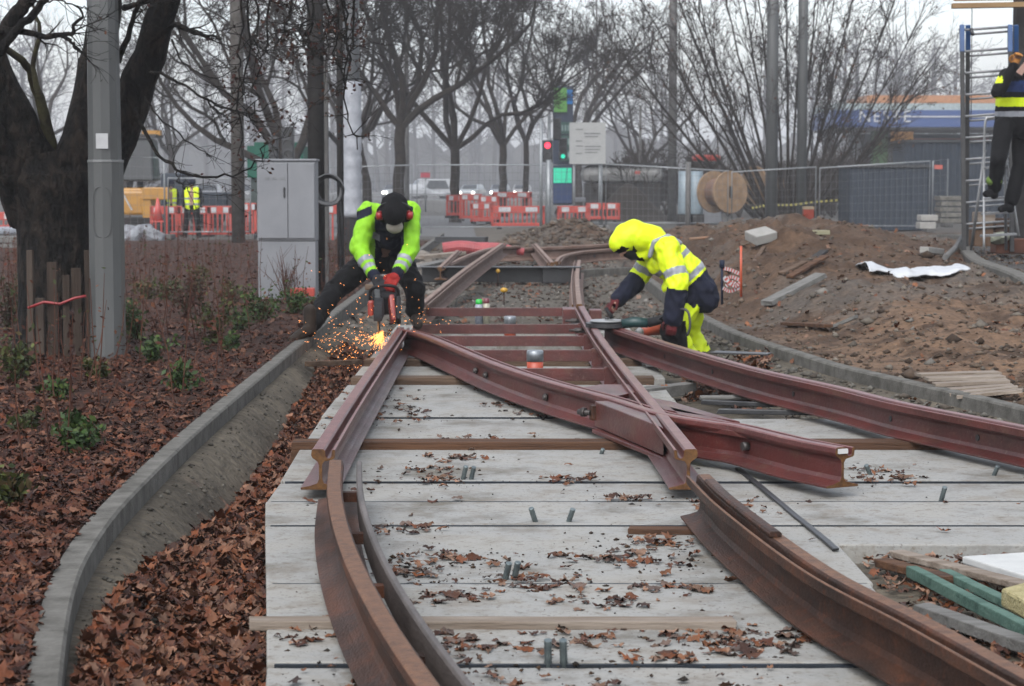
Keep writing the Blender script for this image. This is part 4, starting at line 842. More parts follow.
shrub(212, 345, 40, 44, 'sparse green shrub halfway between lamp post and cabinet', GY, seed=7, n=360)
shrub(136, 340, 34, 36, 'dark green shrub right beside the lamp post base', seed=8)
shrub(262, 322, 46, 34, 'bushy green shrub at the left front corner of the grey cabinet', GR, seed=9, n=520)
shrub(294, 314, 34, 30, 'green shrub at the right front corner of the grey cabinet', GR, seed=10, n=420)
shrub(186, 318, 40, 44, 'reddish leafy shrub behind the sparse green one', [(.08, .03, .02), (.05, .05, .02)], seed=11)
shrub(10, 330, 36, 60, 'tall brownish shrub at left edge beside the tree guard', [(.07, .05, .03), (.05, .06, .02)], seed=12)
shrub(232, 304, 40, 26, 'low green tuft between the brown pole and the cabinet', GY, seed=21, n=300)
shrub(168, 300, 36, 24, 'low dark green tuft behind the reddish shrub', GR, seed=22, n=260)
shrub(232, 350, 26, 18, 'tiny green tuft near the kerb behind the bright shrub', GR, seed=23, n=220)
shrub(24, 300, 36, 40, 'brownish green shrub left of the tree guard at the back', GY, seed=24, n=300)
shrub(286, 300, 50, 60, 'bare leafless bush in front of the grey cabinet', n=0, seed=13, name='bare_bush', stems=16, cat='bush')
shrub(70, 412, 10, 110, 'tall dark dry stem rising left of lamp post', n=40, cols=[(.05, .02, .015)], seed=14, name='dry_sapling', stems=3, cat='sapling')
for k_, (x_, y_, d_) in enumerate(((120, 318, 'dark lamp post base, far side'), (200, 290, 'tall twigs left of the brown pole'), (60, 400, 'single dry stem foot'), (30, 430, 'left frame edge below the tree guard'), (240, 330, 'kerb opposite the cabinet'), (150, 300, 'rubble sacks, near side'))):
    shrub(x_, y_, 30, 24, 'small mottled green plant by the ' + d_, GY if k_ % 2 else GR, seed=60 + k_, n=260, name='low_plant', stems=7, cat='plant')
rs = np.random.RandomState(44); L = []; T = []
for i in range(480):
    y = 9 + 34 * rs.rand() ** .8; x = XL(y) - .25 - rs.rand() * (y * .22); z = HZ(x, y) if i < 0 else .13; h = rs.uniform(.25, .8); e = np.array([rs.normal(0, .07), rs.normal(0, .07), h]); p0 = np.array([x, y, z]); L.append((np.stack([p0, p0 + e * .5 + rs.normal(0, .015, 3), p0 + e]), [.005, .004, .002])); T += [p0 + e * t for t in rs.uniform(.1, 1, 9)]
tag(tubes('dry_undergrowth_stems', L, Mstem, None, 4), kind='stuff')
T = np.array(T) + rs.normal(0, .025, (len(T), 3)); tag(leafquads('undergrowth_leaves', T, .02, None, rs, [(.12, .034, .02), (.08, .028, .018), (.16, .06, .028), (.05, .065, .02)]), kind='stuff')
# ================================================================== STREET OBJECTS
Mpole = mat('pole_grey', (.115, .12, .12), (.085, .09, .09), scale=3, rough=.5, bump=.05, stretch=(1, 1, .3))
Mcabg = mat('cabinet_grey', (.27, .28, .30), (.22, .23, .25), scale=2, rough=.55, bump=.05)
Mconc = mat('concrete_pole', (.19, .185, .18), (.12, .118, .115), scale=5, rough=.9, bump=.3)
Mdkpole = mat('dark_pole', (.055, .052, .05), (.03, .028, .027), scale=5, rough=.85, bump=.3)
Mgalv = mat('galvanised_tube', (.36, .38, .39), (.25, .27, .28), scale=10, rough=.45, metal=.5)
Mwhite = mat('white_plastic', (.62, .63, .64), (.48, .49, .5), scale=6, rough=.5)
Mredp = mat('barrier_red', (.58, .060, .035), (.42, .045, .03), scale=5, rough=.5)
Mora = mat('barrier_orange', (.75, .12, .04), rough=.5)
def octo(r, n=8): return [(r * cos(2 * pi * (i + .5) / n), r * sin(2 * pi * (i + .5) / n)) for i in range(n)]
# near lamp post
b = G(108.5, 357, .13); o = thing('lamp_post', 'thick grey steel lamp post with small white sticker in front of the big tree', 'lamp post', b)
r0 = 17.5 / F * b.y; r1 = 15.3 / F * b.y; zj = V(108, 161, b.y).z
mb = MB(); mb.lathe(b, [(r0 * 1.02, -.2), (r0 * 1.02, zj - b.z)], 12, sm=False); mb.build('base_section', Mpole, o, bevel=.008)
mb = MB(); mb.lathe((b.x - .005, b.y, 0), [(r0 * .96, zj), (r1, zj + 1.5), (r1 * .55, 8.5)], 12, sm=False); mb.build('pole', Mpole, o, bevel=.006)
mb = MB(); mb.lathe(b, [(r0 * 1.05, zj - b.z - .012), (r0 * 1.05, zj - b.z + .008)], 12, sm=False); mb.build('collar', mat('collar', (.26, .27, .27), rough=.45), o, bevel=.003)
p = V(102, 141, b.y - r0 * 1.0); mb = MB(); mb.box(p, (.092, .003, .115)); mb.build('sticker', Mwhite, o)
p1 = V(102, 212, b.y - r0 * .985); mb = MB()
hw, hh = .068, .19; ring = [(p1.x + hw * (abs(cos(a)) ** .6) * (1 if cos(a) > 0 else -1), p1.y, p1.z + hh * (abs(sin(a)) ** .45) * (1 if sin(a) > 0 else -1) * 1.0) for a in np.linspace(0, 2 * pi, 33)]
mb.tube(ring, .003, 5, caps=False); mb.build('access_door', Mpole, o)
# utility cabinet
b = G(287, 299, .13); Yc = b.y; X0, X1 = V(257.5, 250, Yc).x, V(316, 250, Yc).x; zt = V(280, 161, Yc).z; zm = V(280, 241, Yc).z
o = thing('utility_cabinet', 'tall light grey two-door utility cabinet standing in the leafy bed', 'cabinet', (b.x, Yc, .1)); xm = X0 + (X1 - X0) * .53; dp = .35
mb = MB(); mb.box(((X0 + X1) / 2, Yc + dp / 2, (zm + zt) / 2), (X1 - X0, dp, zt - zm)); mb.build('body', Mcabg, o, bevel=.008)
mb = MB(); mb.box(((X0 + X1) / 2, Yc + dp / 2, (zm + .03) / 2), ((X1 - X0) * .985, dp * .97, zm - .03 - .012)); mb.build('plinth', Mcabg, o, bevel=.006)
mb = MB(); mb.box(((X0 + X1) / 2, Yc + dp / 2, zt + .012), (X1 - X0 + .03, dp + .04, .025)); mb.build('roof', Mcabg, o, bevel=.006)
for a_, c_ in ((X0 + .012, xm - .004), (xm + .004, X1 - .012)):
    mb = MB(); mb.box(((a_ + c_) / 2, Yc - .012, (zm + zt) / 2 + .005), (c_ - a_, .022, zt - zm - .05)); d_ = mb.build('door', Mcabg, o, bevel=.004)
mb = MB(); mb.box((xm - .04, Yc - .03, (zm + zt) / 2 + .1), (.02, .015, .12)); mb.build('handle', Mblack, d_, bevel=.003)
for k in range(3):
    mb = MB(); mb.box((X0 + .12 + k * .09, Yc - .025, zt - .20), (.05, .006, .03)); mb.build('vent', mat('vent_grey', (.3, .31, .32), rough=.6), o)
mb = MB(); mb.box(((X0 + X1) / 2 + .2, Yc - .18, .22), (.28, .1, .10)); tag(mb.build('warning_board', Mredp, bevel=.01), 'red plastic piece lying at the foot of the grey cabinet', 'plastic piece')
# poles
def pole(px, pyb, Y, wpx, m, label, top=9, name='pole', taper=.9, z0=None, group=None, n=14, cat='pole', top_px=None):
    b = V(px, pyb, Y); z = HZ(b.x, Y) if z0 is None else z0; r_ = wpx / 2 / F * Y; o = thing(name, label, cat, (b.x, Y, z), group); zt_ = top if top_px is None else V(px, top_px, Y).z
    mb = MB(); mb.lathe((b.x, Y, 0), [(r_, z - .2), (r_ * (1 + taper) / 2, (z + zt_) / 2), (r_ * taper, zt_)], n); mb.build('shaft', m, o); return o, b, r_
o1, b1, r1_ = pole(317, 280, 25.5, 17, Mdkpole, 'dark wooden pole right beside the grey cabinet, holding a cable coil', cat='pole')
mb = MB(); c = V(329, 190, 25.0)
for k in range(5): mb.tube([c + Vector(((.145 + .01 * k) * cos(a), -.02 * k + .02 * sin(3 * a + k), (.155 + .008 * k) * sin(a))) for a in np.linspace(0, 2 * pi, 40)], .013, 6, caps=False)
for k in range(2): mb.tube(spline([c + Vector((.1 + .03 * k, 0, -.1)), V(338 + 4 * k, 225, 25), V(341 + 3 * k, 260, 25.1), V(338 + 4 * k, 290, 25.2)], 14), .011, 6)
tag(mb.build('cable_coil', Mblack), 'black cable coil hanging on the dark pole beside the cabinet', 'cable coil')
mb = MB(); a = V(325.5, 285, 26.2); mb.box((a.x, 26.2, (V(325, 60, 26.2).z + 0) / 2), (.10, .1, V(325, 60, 26.2).z)); tag(mb.build('steel_post', Mcabg if 0 else Mconc, bevel=.01), 'square grey post standing just right of the dark pole with the coil', 'post')
pole(341, 280, 33, 7, Mdkpole, 'thin dark pole between the coil pole and the white-wrapped pole')
o2, b2, r2_ = pole(352.5, 250, 38, 16.5, mat('steel_blue_pole', (.13, .14, .15), (.09, .095, .10), rough=.5), 'grey pole with its lower half wrapped in white film, behind the cutting worker', taper=.92)
mb = MB(); z0_, z1_ = .85, V(352, 81, 38).z; prof = [(r2_ * 1.13 + (.014 if i % 2 else 0) + .006 * math.sin(i * 1.7), z0_ + (z1_ - z0_) * i / 30) for i in range(31)]; mb.lathe((b2.x, 38, 0), prof, 16); mb.build('film_wrap', mat('white_film', (.50, .52, .56), (.34, .36, .4), scale=6, rough=.4, bump=.3), o2)
pole(238.5, 240, 47, 13.5, mat('mossy_concrete', (.14, .13, .12), (.07, .062, .055), scale=6, rough=.95, bump=.4), 'brownish concrete pole left of the grey cabinet', taper=.9)
pole(771, 226, 66, 12.5, Mpole, 'left one of the two thick grey poles behind the dirt heap', taper=.88, top=12)
pole(801, 226, 67, 10.5, Mpole, 'right, slightly thinner one of the two grey poles behind the dirt heap', taper=.88, top=12)
for px_ in (771, 801):
    b_ = V(px_, 184, 66.5 if px_ == 771 else 67.5)
pole(672, 215, 82, 9, Mconc, 'hazy grey mast behind the yellow worker, right of the low site building', taper=.8, top=14)
pole(640, 205, 96, 3.5, Mconc, 'thin hazy lamp pole above the low grey site building', taper=.7, top_px=105)
pole(407, 200, 105, 5, Mconc, 'thin hazy pole between the two dark tree trunks behind the cutting worker', taper=.8, top=12)
pole(596, 190, 120, 2.4, Mconc, 'very thin hazy mast right of the notice board', top=13, taper=.6)
pole(548.5, 225, 56, 5, Mgalv, 'short white galvanised post in front of the traffic light', top_px=160, taper=1)
pole(541, 225, 57, 3.2, Mgalv, 'thin galvanised post beside the short white post', top_px=120, taper=1)
pole(688, 215, 61, 5, Mconc, 'short pale post wrapped in film by the light blue barrels', top_px=162, taper=1)
# fence panels
def mesh_fence(x0, x1, yt0, yt1, yb, Y, label, cloth=None, m=Mgalv, lean=0):
    a = V(x0, yt0, Y); b = V(x1, yt1, Y); zt0, zt1 = a.z, b.z; z0 = V(x0, yb, Y).z; o = thing('mesh_fence', label, 'fence panel', ((a.x + b.x) / 2, Y, z0), 'temporary mesh fence panels')
    mb = MB(); rt = .022; mb.tube([(a.x, Y, z0), (a.x, Y, zt0), (b.x, Y, zt1), (b.x, Y, z0)], rt, 6); mb.tube([(a.x, Y, z0 + .15), (b.x, Y, z0 + .15)], rt * .9, 6); mb.build('frame', m, o)
    mb = MB(); n = int((b.x - a.x) / .16)
    for i in range(1, n):
        t = i / n; x = a.x + (b.x - a.x) * t; mb.tube([(x, Y, z0 + .15), (x, Y, zt0 + (zt1 - zt0) * t)], .0042, 3, caps=False)
    for k in range(1, 8):
        z = z0 + .15 + (zt0 - z0 - .15) * k / 8; mb.tube([(a.x, Y, z), (b.x, Y, z + (zt1 - zt0) * k / 8)], .0042, 3, caps=False)
    mb.build('mesh', mat('fence_wire', (.17, .18, .185), rough=.5), o)
    for x in (a.x, b.x): mb = MB(); mb.box((x, Y, z0 + .03), (.25, .6, .13)); mb.build('foot_block', Mconc, o, bevel=.02)
    return o
mesh_fence(318, 412, 168, 165, 232, 61, 'mesh fence panel behind the cutting worker, left of the double posts')
mesh_fence(417, 546, 165, 165, 232, 60.5, 'wide mesh fence panel in front of the left red barriers')
mesh_fence(550, 602, 165, 164, 228, 62, 'narrow mesh fence panel below the white notice board')
mesh_fence(606, 728, 164, 171, 228, 62, 'mesh fence panel behind the yellow worker')
mesh_fence(732, 816, 172, 167, 230, 62.5, 'mesh fence panel in front of the twin grey poles')
mesh_fence(820, 930, 168, 161, 231, 60, 'mesh fence panel in front of the dark screen')
mesh_fence(933, 948, 161, 159, 226, 60, 'short skewed mesh fence panel at the edge of the dark screen')
mesh_fence(116, 164, 156, 158, 240, 52, 'mesh fence panel in front of the yellow excavator')
mesh_fence(168, 250, 178, 179, 238, 50.5, 'mesh fence panel in front of the distant worker in the vest')
mesh_fence(-30, 26, 232, 232, 262, 44, 'low mesh panel at the left edge beside the big tree')
# barriers
def barrier(x0, x1, yt, yb, Y, label, rot=0, m=Mredp, white=True):
    a, b = V(x0, yt, Y), V(x1, yb, Y); cx_ = (a.x + b.x) / 2; W = b.x - a.x; Hh = a.z - b.z; o = thing('plastic_barrier', label, 'barrier', (cx_, Y, b.z), 'red plastic pedestrian barriers')
    loc = []
    mb = MB(); t = .05; mb.box((0, 0, Hh - .11), (W, t, .22)); mb.box((0, 0, .14), (W, t, .10)); mb.box((-W / 2 + .04, 0, Hh / 2 + .03), (.08, t, Hh - .1)); mb.box((W / 2 - .04, 0, Hh / 2 + .03), (.08, t, Hh - .1))
    n = max(3, int(W / .13))
    for i in range(1, n): mb.box((-W / 2 + W * i / n, 0, Hh * .5), (.045, t * .8, Hh * .62))
    mb.build('panel', m, o, local=True, bevel=.01)
    if white:
        for s_ in (-1, 1): mb = MB(); mb.box((s_ * W * .25, -t / 2 - .004, Hh - .11), (W * .22, .006, .15)); mb.build('reflector', Mwhite, o, local=True)
    for s_ in (-1, 1): mb = MB(); mb.box((s_ * W * .35, 0, .04), (.10, .5, .08)); mb.build('foot', mat('rubber', (.03, .03, .03), rough=.8), o, local=True)
    o.rotation_euler = (0, 0, rot); return o
B = [(445, 466, 195, 218, 74, 'leftmost red barrier standing beyond the asphalt path', .5), (459, 482, 194, 221, 72, 'red barrier with white panel second from the left beyond the asphalt path', .1), (478, 500, 196, 222, 71, 'red barrier third from the left beyond the asphalt path', -.3),
     (492, 532, 192, 212, 78, 'rearmost red barrier just left of the traffic light', 0), (491, 545, 206, 229, 63.5, 'broad nearest red barrier left of the traffic light', .12), (470, 492, 203, 224, 70, 'low red barrier half hidden behind the broad one', .2),
     (557, 590, 206, 226, 66, 'left red barrier right of the traffic light behind the soil heap', .1), (586, 620, 203, 222, 68, 'right red barrier near the yellow worker hood', -.05),
     (150, 178, 206, 240, 55, 'red and white barrier left of the distant worker in the vest', .1), (178, 210, 206, 238, 56, 'red and white barrier right behind the distant worker in the vest', 0), (208, 232, 206, 238, 56.5, 'red and white barrier between the distant worker and the brown pole', 0), (243, 257, 203, 238, 57, 'narrow red barrier between brown pole and cabinet', 0), (326, 346, 205, 250, 50, 'red mesh barrier seen beside the white-wrapped pole', 0),
     (-12, 14, 212, 232, 56, 'pinkish red barrier at the left frame edge behind the big tree', 0)]
for x0, x1, yt, yb, Y, lb, rt in B: barrier(x0, x1, yt, yb, Y, lb, rt)
# traffic cone
def cone(px, yb, yt, Y, label, m=Mora):
    a = V(px, yb, Y); h = (yb - yt) / F * Y; o = thing('traffic_cone', label, 'traffic cone', a); mb = MB(); mb.lathe(a, [(h * .22, .03), (h * .04, h)], 14); mb.build('cone', m, o); mb = MB(); mb.box(a + Vector((0, 0, .015)), (h * .55, h * .55, .03)); mb.build('base', m, o)
cone(158, 222, 198, 54, 'pink-orange traffic cone left of the distant workers', mat('cone_pink', (.8, .12, .1), rough=.5))
# worker's orange cone lying by the yellow worker
a = V(662, 329, 17.9); b = V(640, 333, 17.6); o = thing('traffic_cone', 'orange cone lying on its side between the grinder and the yellow worker', 'traffic cone', b); d = (V(655, 334, 18) - V(664, 330, 18)).normalized()
mb = MB(); P0, P1 = V(664, 325, 17.8), V(636, 333, 17.5); mb.tube([P0, P0.lerp(P1, .85)], [.085, .04], 14); mb.build('cone', mat('cone_orange', (.62, .11, .05), (.5, .09, .04), rough=.5), o); mb = MB(); mb.tube([P0.lerp(P1, .85), P1], [.04, .02], 12); mb.build('cone_tip', Mwhite, o)

# traffic lights
def traffic_light(px, py_top, py_bot, Y, label, lamps, pole_=None, hw=6):
    a = V(px, py_top, Y); b = V(px, py_bot, Y); W = hw * 2 / F * Y; Hh = a.z - b.z; o = thing('traffic_light', label, 'traffic light', (a.x, Y, 0 if pole_ else b.z))
    mb = MB(); mb.box((a.x, Y, (a.z + b.z) / 2), (W, .25, Hh)); mb.build('housing', Mblack, o, bevel=.03)
    for k, c in enumerate(lamps):
        z = a.z - Hh * (k + .5) / len(lamps); r_ = min(W, Hh / len(lamps)) * .30; mb = MB(); mb.lathe((a.x, Y - .14, z), [(r_, 0), (r_ * .9, .03), (.01, .04)], 16, axis='Y'); mb.build('lens', c, o)
        mb = MB(); mb.tube([(a.x + r_ * 1.25 * cos(t), Y - .2, z + r_ * 1.25 * sin(t)) for t in np.linspace(-.2, pi + .2, 12)], .02, 5); mb.build('visor', Mblack, o)
    if pole_: mb = MB(); mb.lathe((a.x + pole_, Y + .05, 0), [(.07, 0), (.06, a.z + .9)], 10); mb.build('pole', Mgalv, o)
Mlr = mat('lamp_red', (.6, .02, .02), emit=(1, .04, .08), es=3.5); Mloff = mat('lamp_off', (.03, .03, .03), rough=.3); Mlg = mat('lamp_green', (.02, .5, .3), emit=(.05, .9, .6), es=1)
traffic_light(547.5, 140, 162, 76, 'black traffic light showing red in front of the price sign', [Mlr, Mloff], pole_=.06, hw=5)
traffic_light(557, 118, 140, 77, 'black traffic signal mounted high beside the price sign', [Mloff, Mloff, Mloff], hw=4)
traffic_light(563, 138, 160, 78, 'black traffic signal with tiny green lamp right of the red one', [Mloff, Mloff, Mlg], hw=4)
traffic_light(273.5, 137, 161, 60, 'left dark traffic signal seen above the grey cabinet', [Mloff, Mloff, Mloff], hw=4.5)
traffic_light(288, 127, 160, 60, 'right dark traffic signal seen above the grey cabinet', [Mloff, Mloff, Mloff], hw=6)
# green canopy
mb = MB(); a, b = V(247, 142, 66), V(303, 162, 66); mb.prism([(a.x, 66), (b.x, 66), (b.x, 68), (a.x, 68)], b.z - .5, a.z - .12); mb.prism([(a.x + .2, 66.2), (b.x - .2, 66.2), (b.x - .2, 67.8), (a.x + .2, 67.8)], a.z - .12, a.z)
o = thing('site_hut', 'green site hut peeking above the grey cabinet', 'hut', ((a.x + b.x) / 2, 66, 0)); mb2 = MB(); mb2.prism([(a.x + .1, 66.1), (b.x - .1, 66.1), (b.x - .1, 67.9), (a.x + .1, 67.9)], 0, b.z - .5); mb2.build('wall', mat('hut_wall', (.10, .13, .12)), o); mb.build('roof', mat('hut_green', (.03, .20, .13), (.02, .15, .10), rough=.6), o)
# price totem
Y = 84; o = thing('price_sign', 'tall fuel price totem with green-blue top and lit green panel by the traffic light', 'price sign', (V(562, 197, Y).x, Y, 0))
def panel(x0, x1, y0, y1, Y, dz, m, name, parent, th=.1):
    a, b = V(x0, y0, Y), V(x1, y1, Y); mb = MB(); mb.box(((a.x + b.x) / 2, Y + dz + th / 2, (a.z + b.z) / 2), (b.x - a.x, th, a.z - b.z)); return mb.build(name, m, parent)
Mblue = mat('sign_blue', (.02, .06, .20), rough=.4); Mnav = mat('sign_navy', (.03, .05, .10), rough=.4); Mgs = mat('sign_green', (.10, .30, .05), (.06, .22, .04), rough=.4, emit=(.16, .42, .08), es=.25)
panel(553, 573, 86, 205, Y, .05, Mnav, 'frame', o, .3)
panel(554, 567, 88, 112, Y, -.06, Mgs, 'logo_panel', o); panel(567, 572.5, 90, 104, Y, -.07, mat('logo_blue', (.03, .18, .50), emit=(.03, .2, .5), es=.3), 'logo_panel', o)
for k in range(3):
    panel(560, 571.5, 122 + 13.5 * k, 134 + 13.5 * k, Y, -.06, mat('sign_darkgreen', (.03, .11, .09), rough=.4), 'price_panel', o)
    for j in range(3): panel(561.5 + 3 * j, 563.3 + 3 * j, 125 + 13.5 * k, 131 + 13.5 * k, Y, -.075, mat('digit_white', (.3, .42, .4)), 'digit', o, .02)
panel(553.5, 571.5, 168, 183, Y, -.08, mat('sign_lit', (.05, .6, .4), emit=(.05, .75, .42), es=.6), 'lit_panel', o); panel(553.5, 571.5, 183.5, 203, Y, -.07, Mblue, 'base_panel', o)
mb = MB(); a_ = V(565.5, 183, Y - .1); b_ = V(567, 168, Y - .1); mb.bar(a_, b_, .12, .02); mb.build('stripe', Mblue, o)
# notice board
Y = 74; o = thing('notice_board', 'large white construction notice board on two posts right of the traffic light', 'notice board', (V(587, 200, Y).x, Y, 0)); panel(569.5, 605.5, 122.5, 164, Y, 0, mat('board_white', (.55, .56, .55), (.5, .51, .5), rough=.5), 'board', o, .06)
Mtxt = mat('text_grey', (.30, .31, .32), rough=.6); rs = random.Random(3)
for k, (x0, x1, y) in enumerate(((576, 583, 129), (584, 600, 133), (585, 598, 136), (576, 582, 140.5), (576, 583, 145.5), (585, 601, 146), (585, 600, 149), (585, 597, 152), (576, 582, 153))): panel(x0, x1, y, y + .9, Y, -.012, Mtxt, 'text_line', o, .01)
for x in (574, 600): a_ = V(x, 160, Y); mb = MB(); mb.tube([(a_.x, Y + .1, 0), (a_.x, Y + .1, a_.z)], .05, 8); mb.build('post', Mgalv, o)
# low site building / barrier wall
Y = 92; a, b = V(582, 165, Y), V(664, 183, Y); o = thing('site_building', 'long low pale grey flat-roofed container behind the fence', 'building', ((a.x + b.x) / 2, Y, 0))
mb = MB(); mb.box(((a.x + b.x) / 2, Y + 1.2, (a.z + b.z) / 2), (b.x - a.x, 2.4, a.z - b.z)); mb.build('wall', mat('pale_wall', (.34, .34, .33), (.25, .25, .24), rough=.7), o, bevel=.34)
mb = MB(); mb.box(((a.x + b.x) / 2, Y + 1.2, a.z + .04), (b.x - a.x + .2, 2.6, .09)); mb.build('roof', Mdkpole, o); mb = MB(); mb.box(((a.x + b.x) / 2, Y + 1.2, b.z / 2), (b.x - a.x - .3, 2.0, b.z)); mb.build('undercarriage', Mdkpole, o)
panel(635, 640, 171, 174, Y, -.01, Mredp, 'red_mark', o, .01)
# dark heap in front of it
mb = MB(); Y = 84; c = V(628, 200, Y)
hx = []; N = 26
rsn = np.random.RandomState(4); gxx, gyy = np.meshgrid(np.linspace(-2.6, 2.4, 40), np.linspace(-2, 2, 22)); hz_ = 1.6 * np.exp(-(gxx / 1.25) ** 2 - (gyy / 1.0) ** 2) + (fbm(gxx * 2 + 9, gyy * 2, 4, 3) - .5) * .35 - .12
vid2 = np.arange(40 * 22).reshape(22, 40); f2_ = np.stack([vid2[:-1, :-1], vid2[:-1, 1:], vid2[1:, 1:], vid2[1:, :-1]], -1).reshape(-1, 4)
tag(mesh_obj('soil_heap', np.stack([gxx + c.x, gyy + Y, hz_], -1).reshape(-1, 3), f2_, mat('dark_soil', (.05, .04, .033), (.03, .025, .02), scale=4, rough=.95, bump=.6)), 'dark soil heap behind the fence, left of the pale post', 'soil heap')
# second: pale low vehicle/trailer left
Y = 88; a, b = V(553, 197, Y), V(585, 205, Y); o = thing('flatbed_trailer', 'pale low trailer behind the left barrier right of the traffic light', 'trailer', ((a.x + b.x) / 2, Y, 0)); mb = MB(); mb.box(((a.x + b.x) / 2, Y, a.z - .12), (b.x - a.x, 1.2, .2)); mb.build('deck', Mcabg, o, bevel=.02)
for x in (a.x + .3, b.x - .3): mb = MB(); mb.lathe((x, Y - .62, .25), [(.25, -.1), (.25, .1)], 16, axis='Y'); mb.build('wheel', Mblack, o)
# cable drums
Mdrum = mat('drum_wood', (.40, .27, .17), (.26, .17, .10), scale=4, rough=.85, bump=.3)
def drum(px, py, Y, rpx, ang, label, wd=.9):
    c = V(px, py, Y); r_ = rpx / F * Y; o = thing('cable_drum', label, 'cable drum', (c.x, Y, 0)); 
    for s_ in (-1, 1):
        mb = MB(); mb.lathe((s_ * wd / 2, 0, c.z), [(.04, -.04), (r_, -.04), (r_, .04), (.04, .04)], 32, axis='X', sm=False); fl_ = mb.build('flange', Mdrum, o, local=True)
        mb = MB(); mb.box((s_ * (wd / 2 + .05), 0, c.z), (.02, .12, r_ * .55)); mb.build('centre_slot', Mdkpole, fl_, local=True)
    mb = MB()
    prof = [(r_ * .62 + (.02 if i % 2 else 0), -wd / 2 + wd * i / 24) for i in range(25)]; mb.lathe((0, 0, c.z), prof, 24, axis='X'); mb.build('cable_winding', mat('cable_winding', (.24, .15, .11), (.16, .10, .08), rough=.6), o, local=True)
    o.rotation_euler = (0, 0, ang)
drum(722, 192, 64, 21, R(-58), 'large wooden cable drum facing the camera behind the fence', wd=.8)
drum(762, 186, 70, 20, R(35), 'wooden cable drum half hidden behind the left grey pole', wd=.7)
# light blue barrels
Mbar = mat('barrel_blue', (.26, .33, .37), (.2, .26, .3), rough=.5)
for k, (x, lb) in enumerate(((685, 'left light blue drum standing by the cable drum'), (696, 'right light blue drum standing by the cable drum'))):
    a = V(x, 196, 67); mb = MB(); r_ = .22; zt_ = V(x, 171, 67).z; mb.lathe((a.x, 67, 0), [(r_, .5), (r_ * 1.05, .52), (r_, .7), (r_ * 1.05, .9), (r_, 1.1), (r_, zt_)], 18); o = thing('barrel', lb, 'barrel', (a.x, 67, 0)); mb.build('barrel_body', Mbar, o); mb = MB(); mb.box((a.x, 67, .25), (.5, .5, .5)); mb.build('stand', Mdkpole, o)
# small red-topped machine behind drum
Y = 74; a = V(706, 165, Y); o = thing('site_machine', 'red-roofed grey machine showing above the large cable drum', 'machine', (a.x, Y, 0))
mb = MB(); mb.box((a.x, Y, .55), (1.1, .9, 1.0), taper=.9); mb.build('body', Mcabg, o, bevel=.05); mb = MB(); mb.box((a.x + .05, Y, 1.35), (.7, .7, .7), taper=.85); mb.build('cab', mat('machine_orange', (.5, .14, .08), rough=.5), o, bevel=.05); mb = MB(); zt_ = V(710, 158, Y).z; mb.box((a.x, Y, zt_), (.95, .9, .22)); mb.build('roof', Mredp, o, bevel=.06)
for x in (V(742, 160, 74),): mb = MB(); mb.tube([(x.x - .6, 74, 1.9), (x.x + .1, 74, 1.6), (x.x + .7, 74, .7)], [.12, .22, .2], 10); mb.build('discharge_chute', Mcabg, o)
# dark screen, containers, kiosk station
Mdark = mat('dark_container', (.045, .058, .078), (.032, .042, .056), scale=3, rough=.6)
Y = 64; a, b = V(850, 166, Y), V(931, 222, Y); mb = MB(); n = 60
o = thing('container', 'low dark blue-grey corrugated container right behind the fence at right', 'container', ((a.x + b.x) / 2, Y, 0)); poly = []
for i in range(n + 1): x = a.x + (b.x - a.x) * i / n; poly.append((x, Y + (.03 if (i // 2) % 2 else 0)))
poly += [(b.x, Y + 2.2), (a.x, Y + 2.2)]; mb.prism(poly, .05, a.z - .05); mb.build('wall', Mdark, o); mb = MB(); mb.box(((a.x + b.x) / 2, Y + 1.1, a.z - .0), (b.x - a.x + .06, 2.3, .09)); mb.build('roof', Mblack, o)
Y = 78; a, b = V(905, 141, Y), V(1012, 225, Y); mb = MB(); o = thing('container', 'taller dark container behind the ladder', 'container', ((a.x + b.x) / 2, Y, 0)); poly = []
for i in range(n + 1): x = a.x + (b.x - a.x) * i / n; poly.append((x, Y + (.04 if (i // 2) % 2 else 0)))
poly += [(b.x, Y + 2.4), (a.x, Y + 2.4)]; mb.prism(poly, .05, a.z - .05); mb.build('wall', Mdark, o); mb = MB(); mb.box(((a.x + b.x) / 2, Y + 1.2, a.z), (b.x - a.x + .08, 2.5, .1)); mb.build('roof', Mblack, o)
mb = MB(); p = V(938.5, 167, 59.9); mb.box((p.x, 59.9, p.z), (.24, .02, .12)); tag(mb.build('fence_sign', mat('fence_sign_red', (.55, .12, .09), rough=.5)), 'small red sign fixed on the fence by the tall dark container', 'sign')
# stack of kerb slabs
names_ = ['topmost', 'second from top', 'third from top', 'fourth from top', 'bottom']
for k in range(5):
    a, b = V(940, 196 + 5.6 * k, 58), V(967, 200.6 + 5.6 * k, 58); mb = MB(); sft = (k % 2) * .03; mb.box(((a.x + b.x) / 2 + sft, 58.4, (a.z + b.z) / 2), (b.x - a.x, .8, a.z - b.z)); tag(mb.build('concrete_kerbstone', MATS['kerb_concrete'], bevel=.015), 'grey kerbstone %s in the stack left of the ladder' % names_[k], 'kerbstone', 'stacked kerbstones by the ladder')
for k, (x0, x1, y0, y1) in enumerate(((921, 938, 215, 221), (920, 936, 222, 229))):
    a, b = V(x0, y0, 56), V(x1, y1, 56); mb = MB(); mb.box(((a.x + b.x) / 2, 56.3, (a.z + b.z) / 2), (b.x - a.x, .6, a.z - b.z)); tag(mb.build('concrete_block', mat('pale_block', (.42, .41, .38), (.33, .32, .3), rough=.85), bevel=.02), '%s pale block lying left of the kerbstone stack' % ('upper', 'lower')[k], 'concrete block')
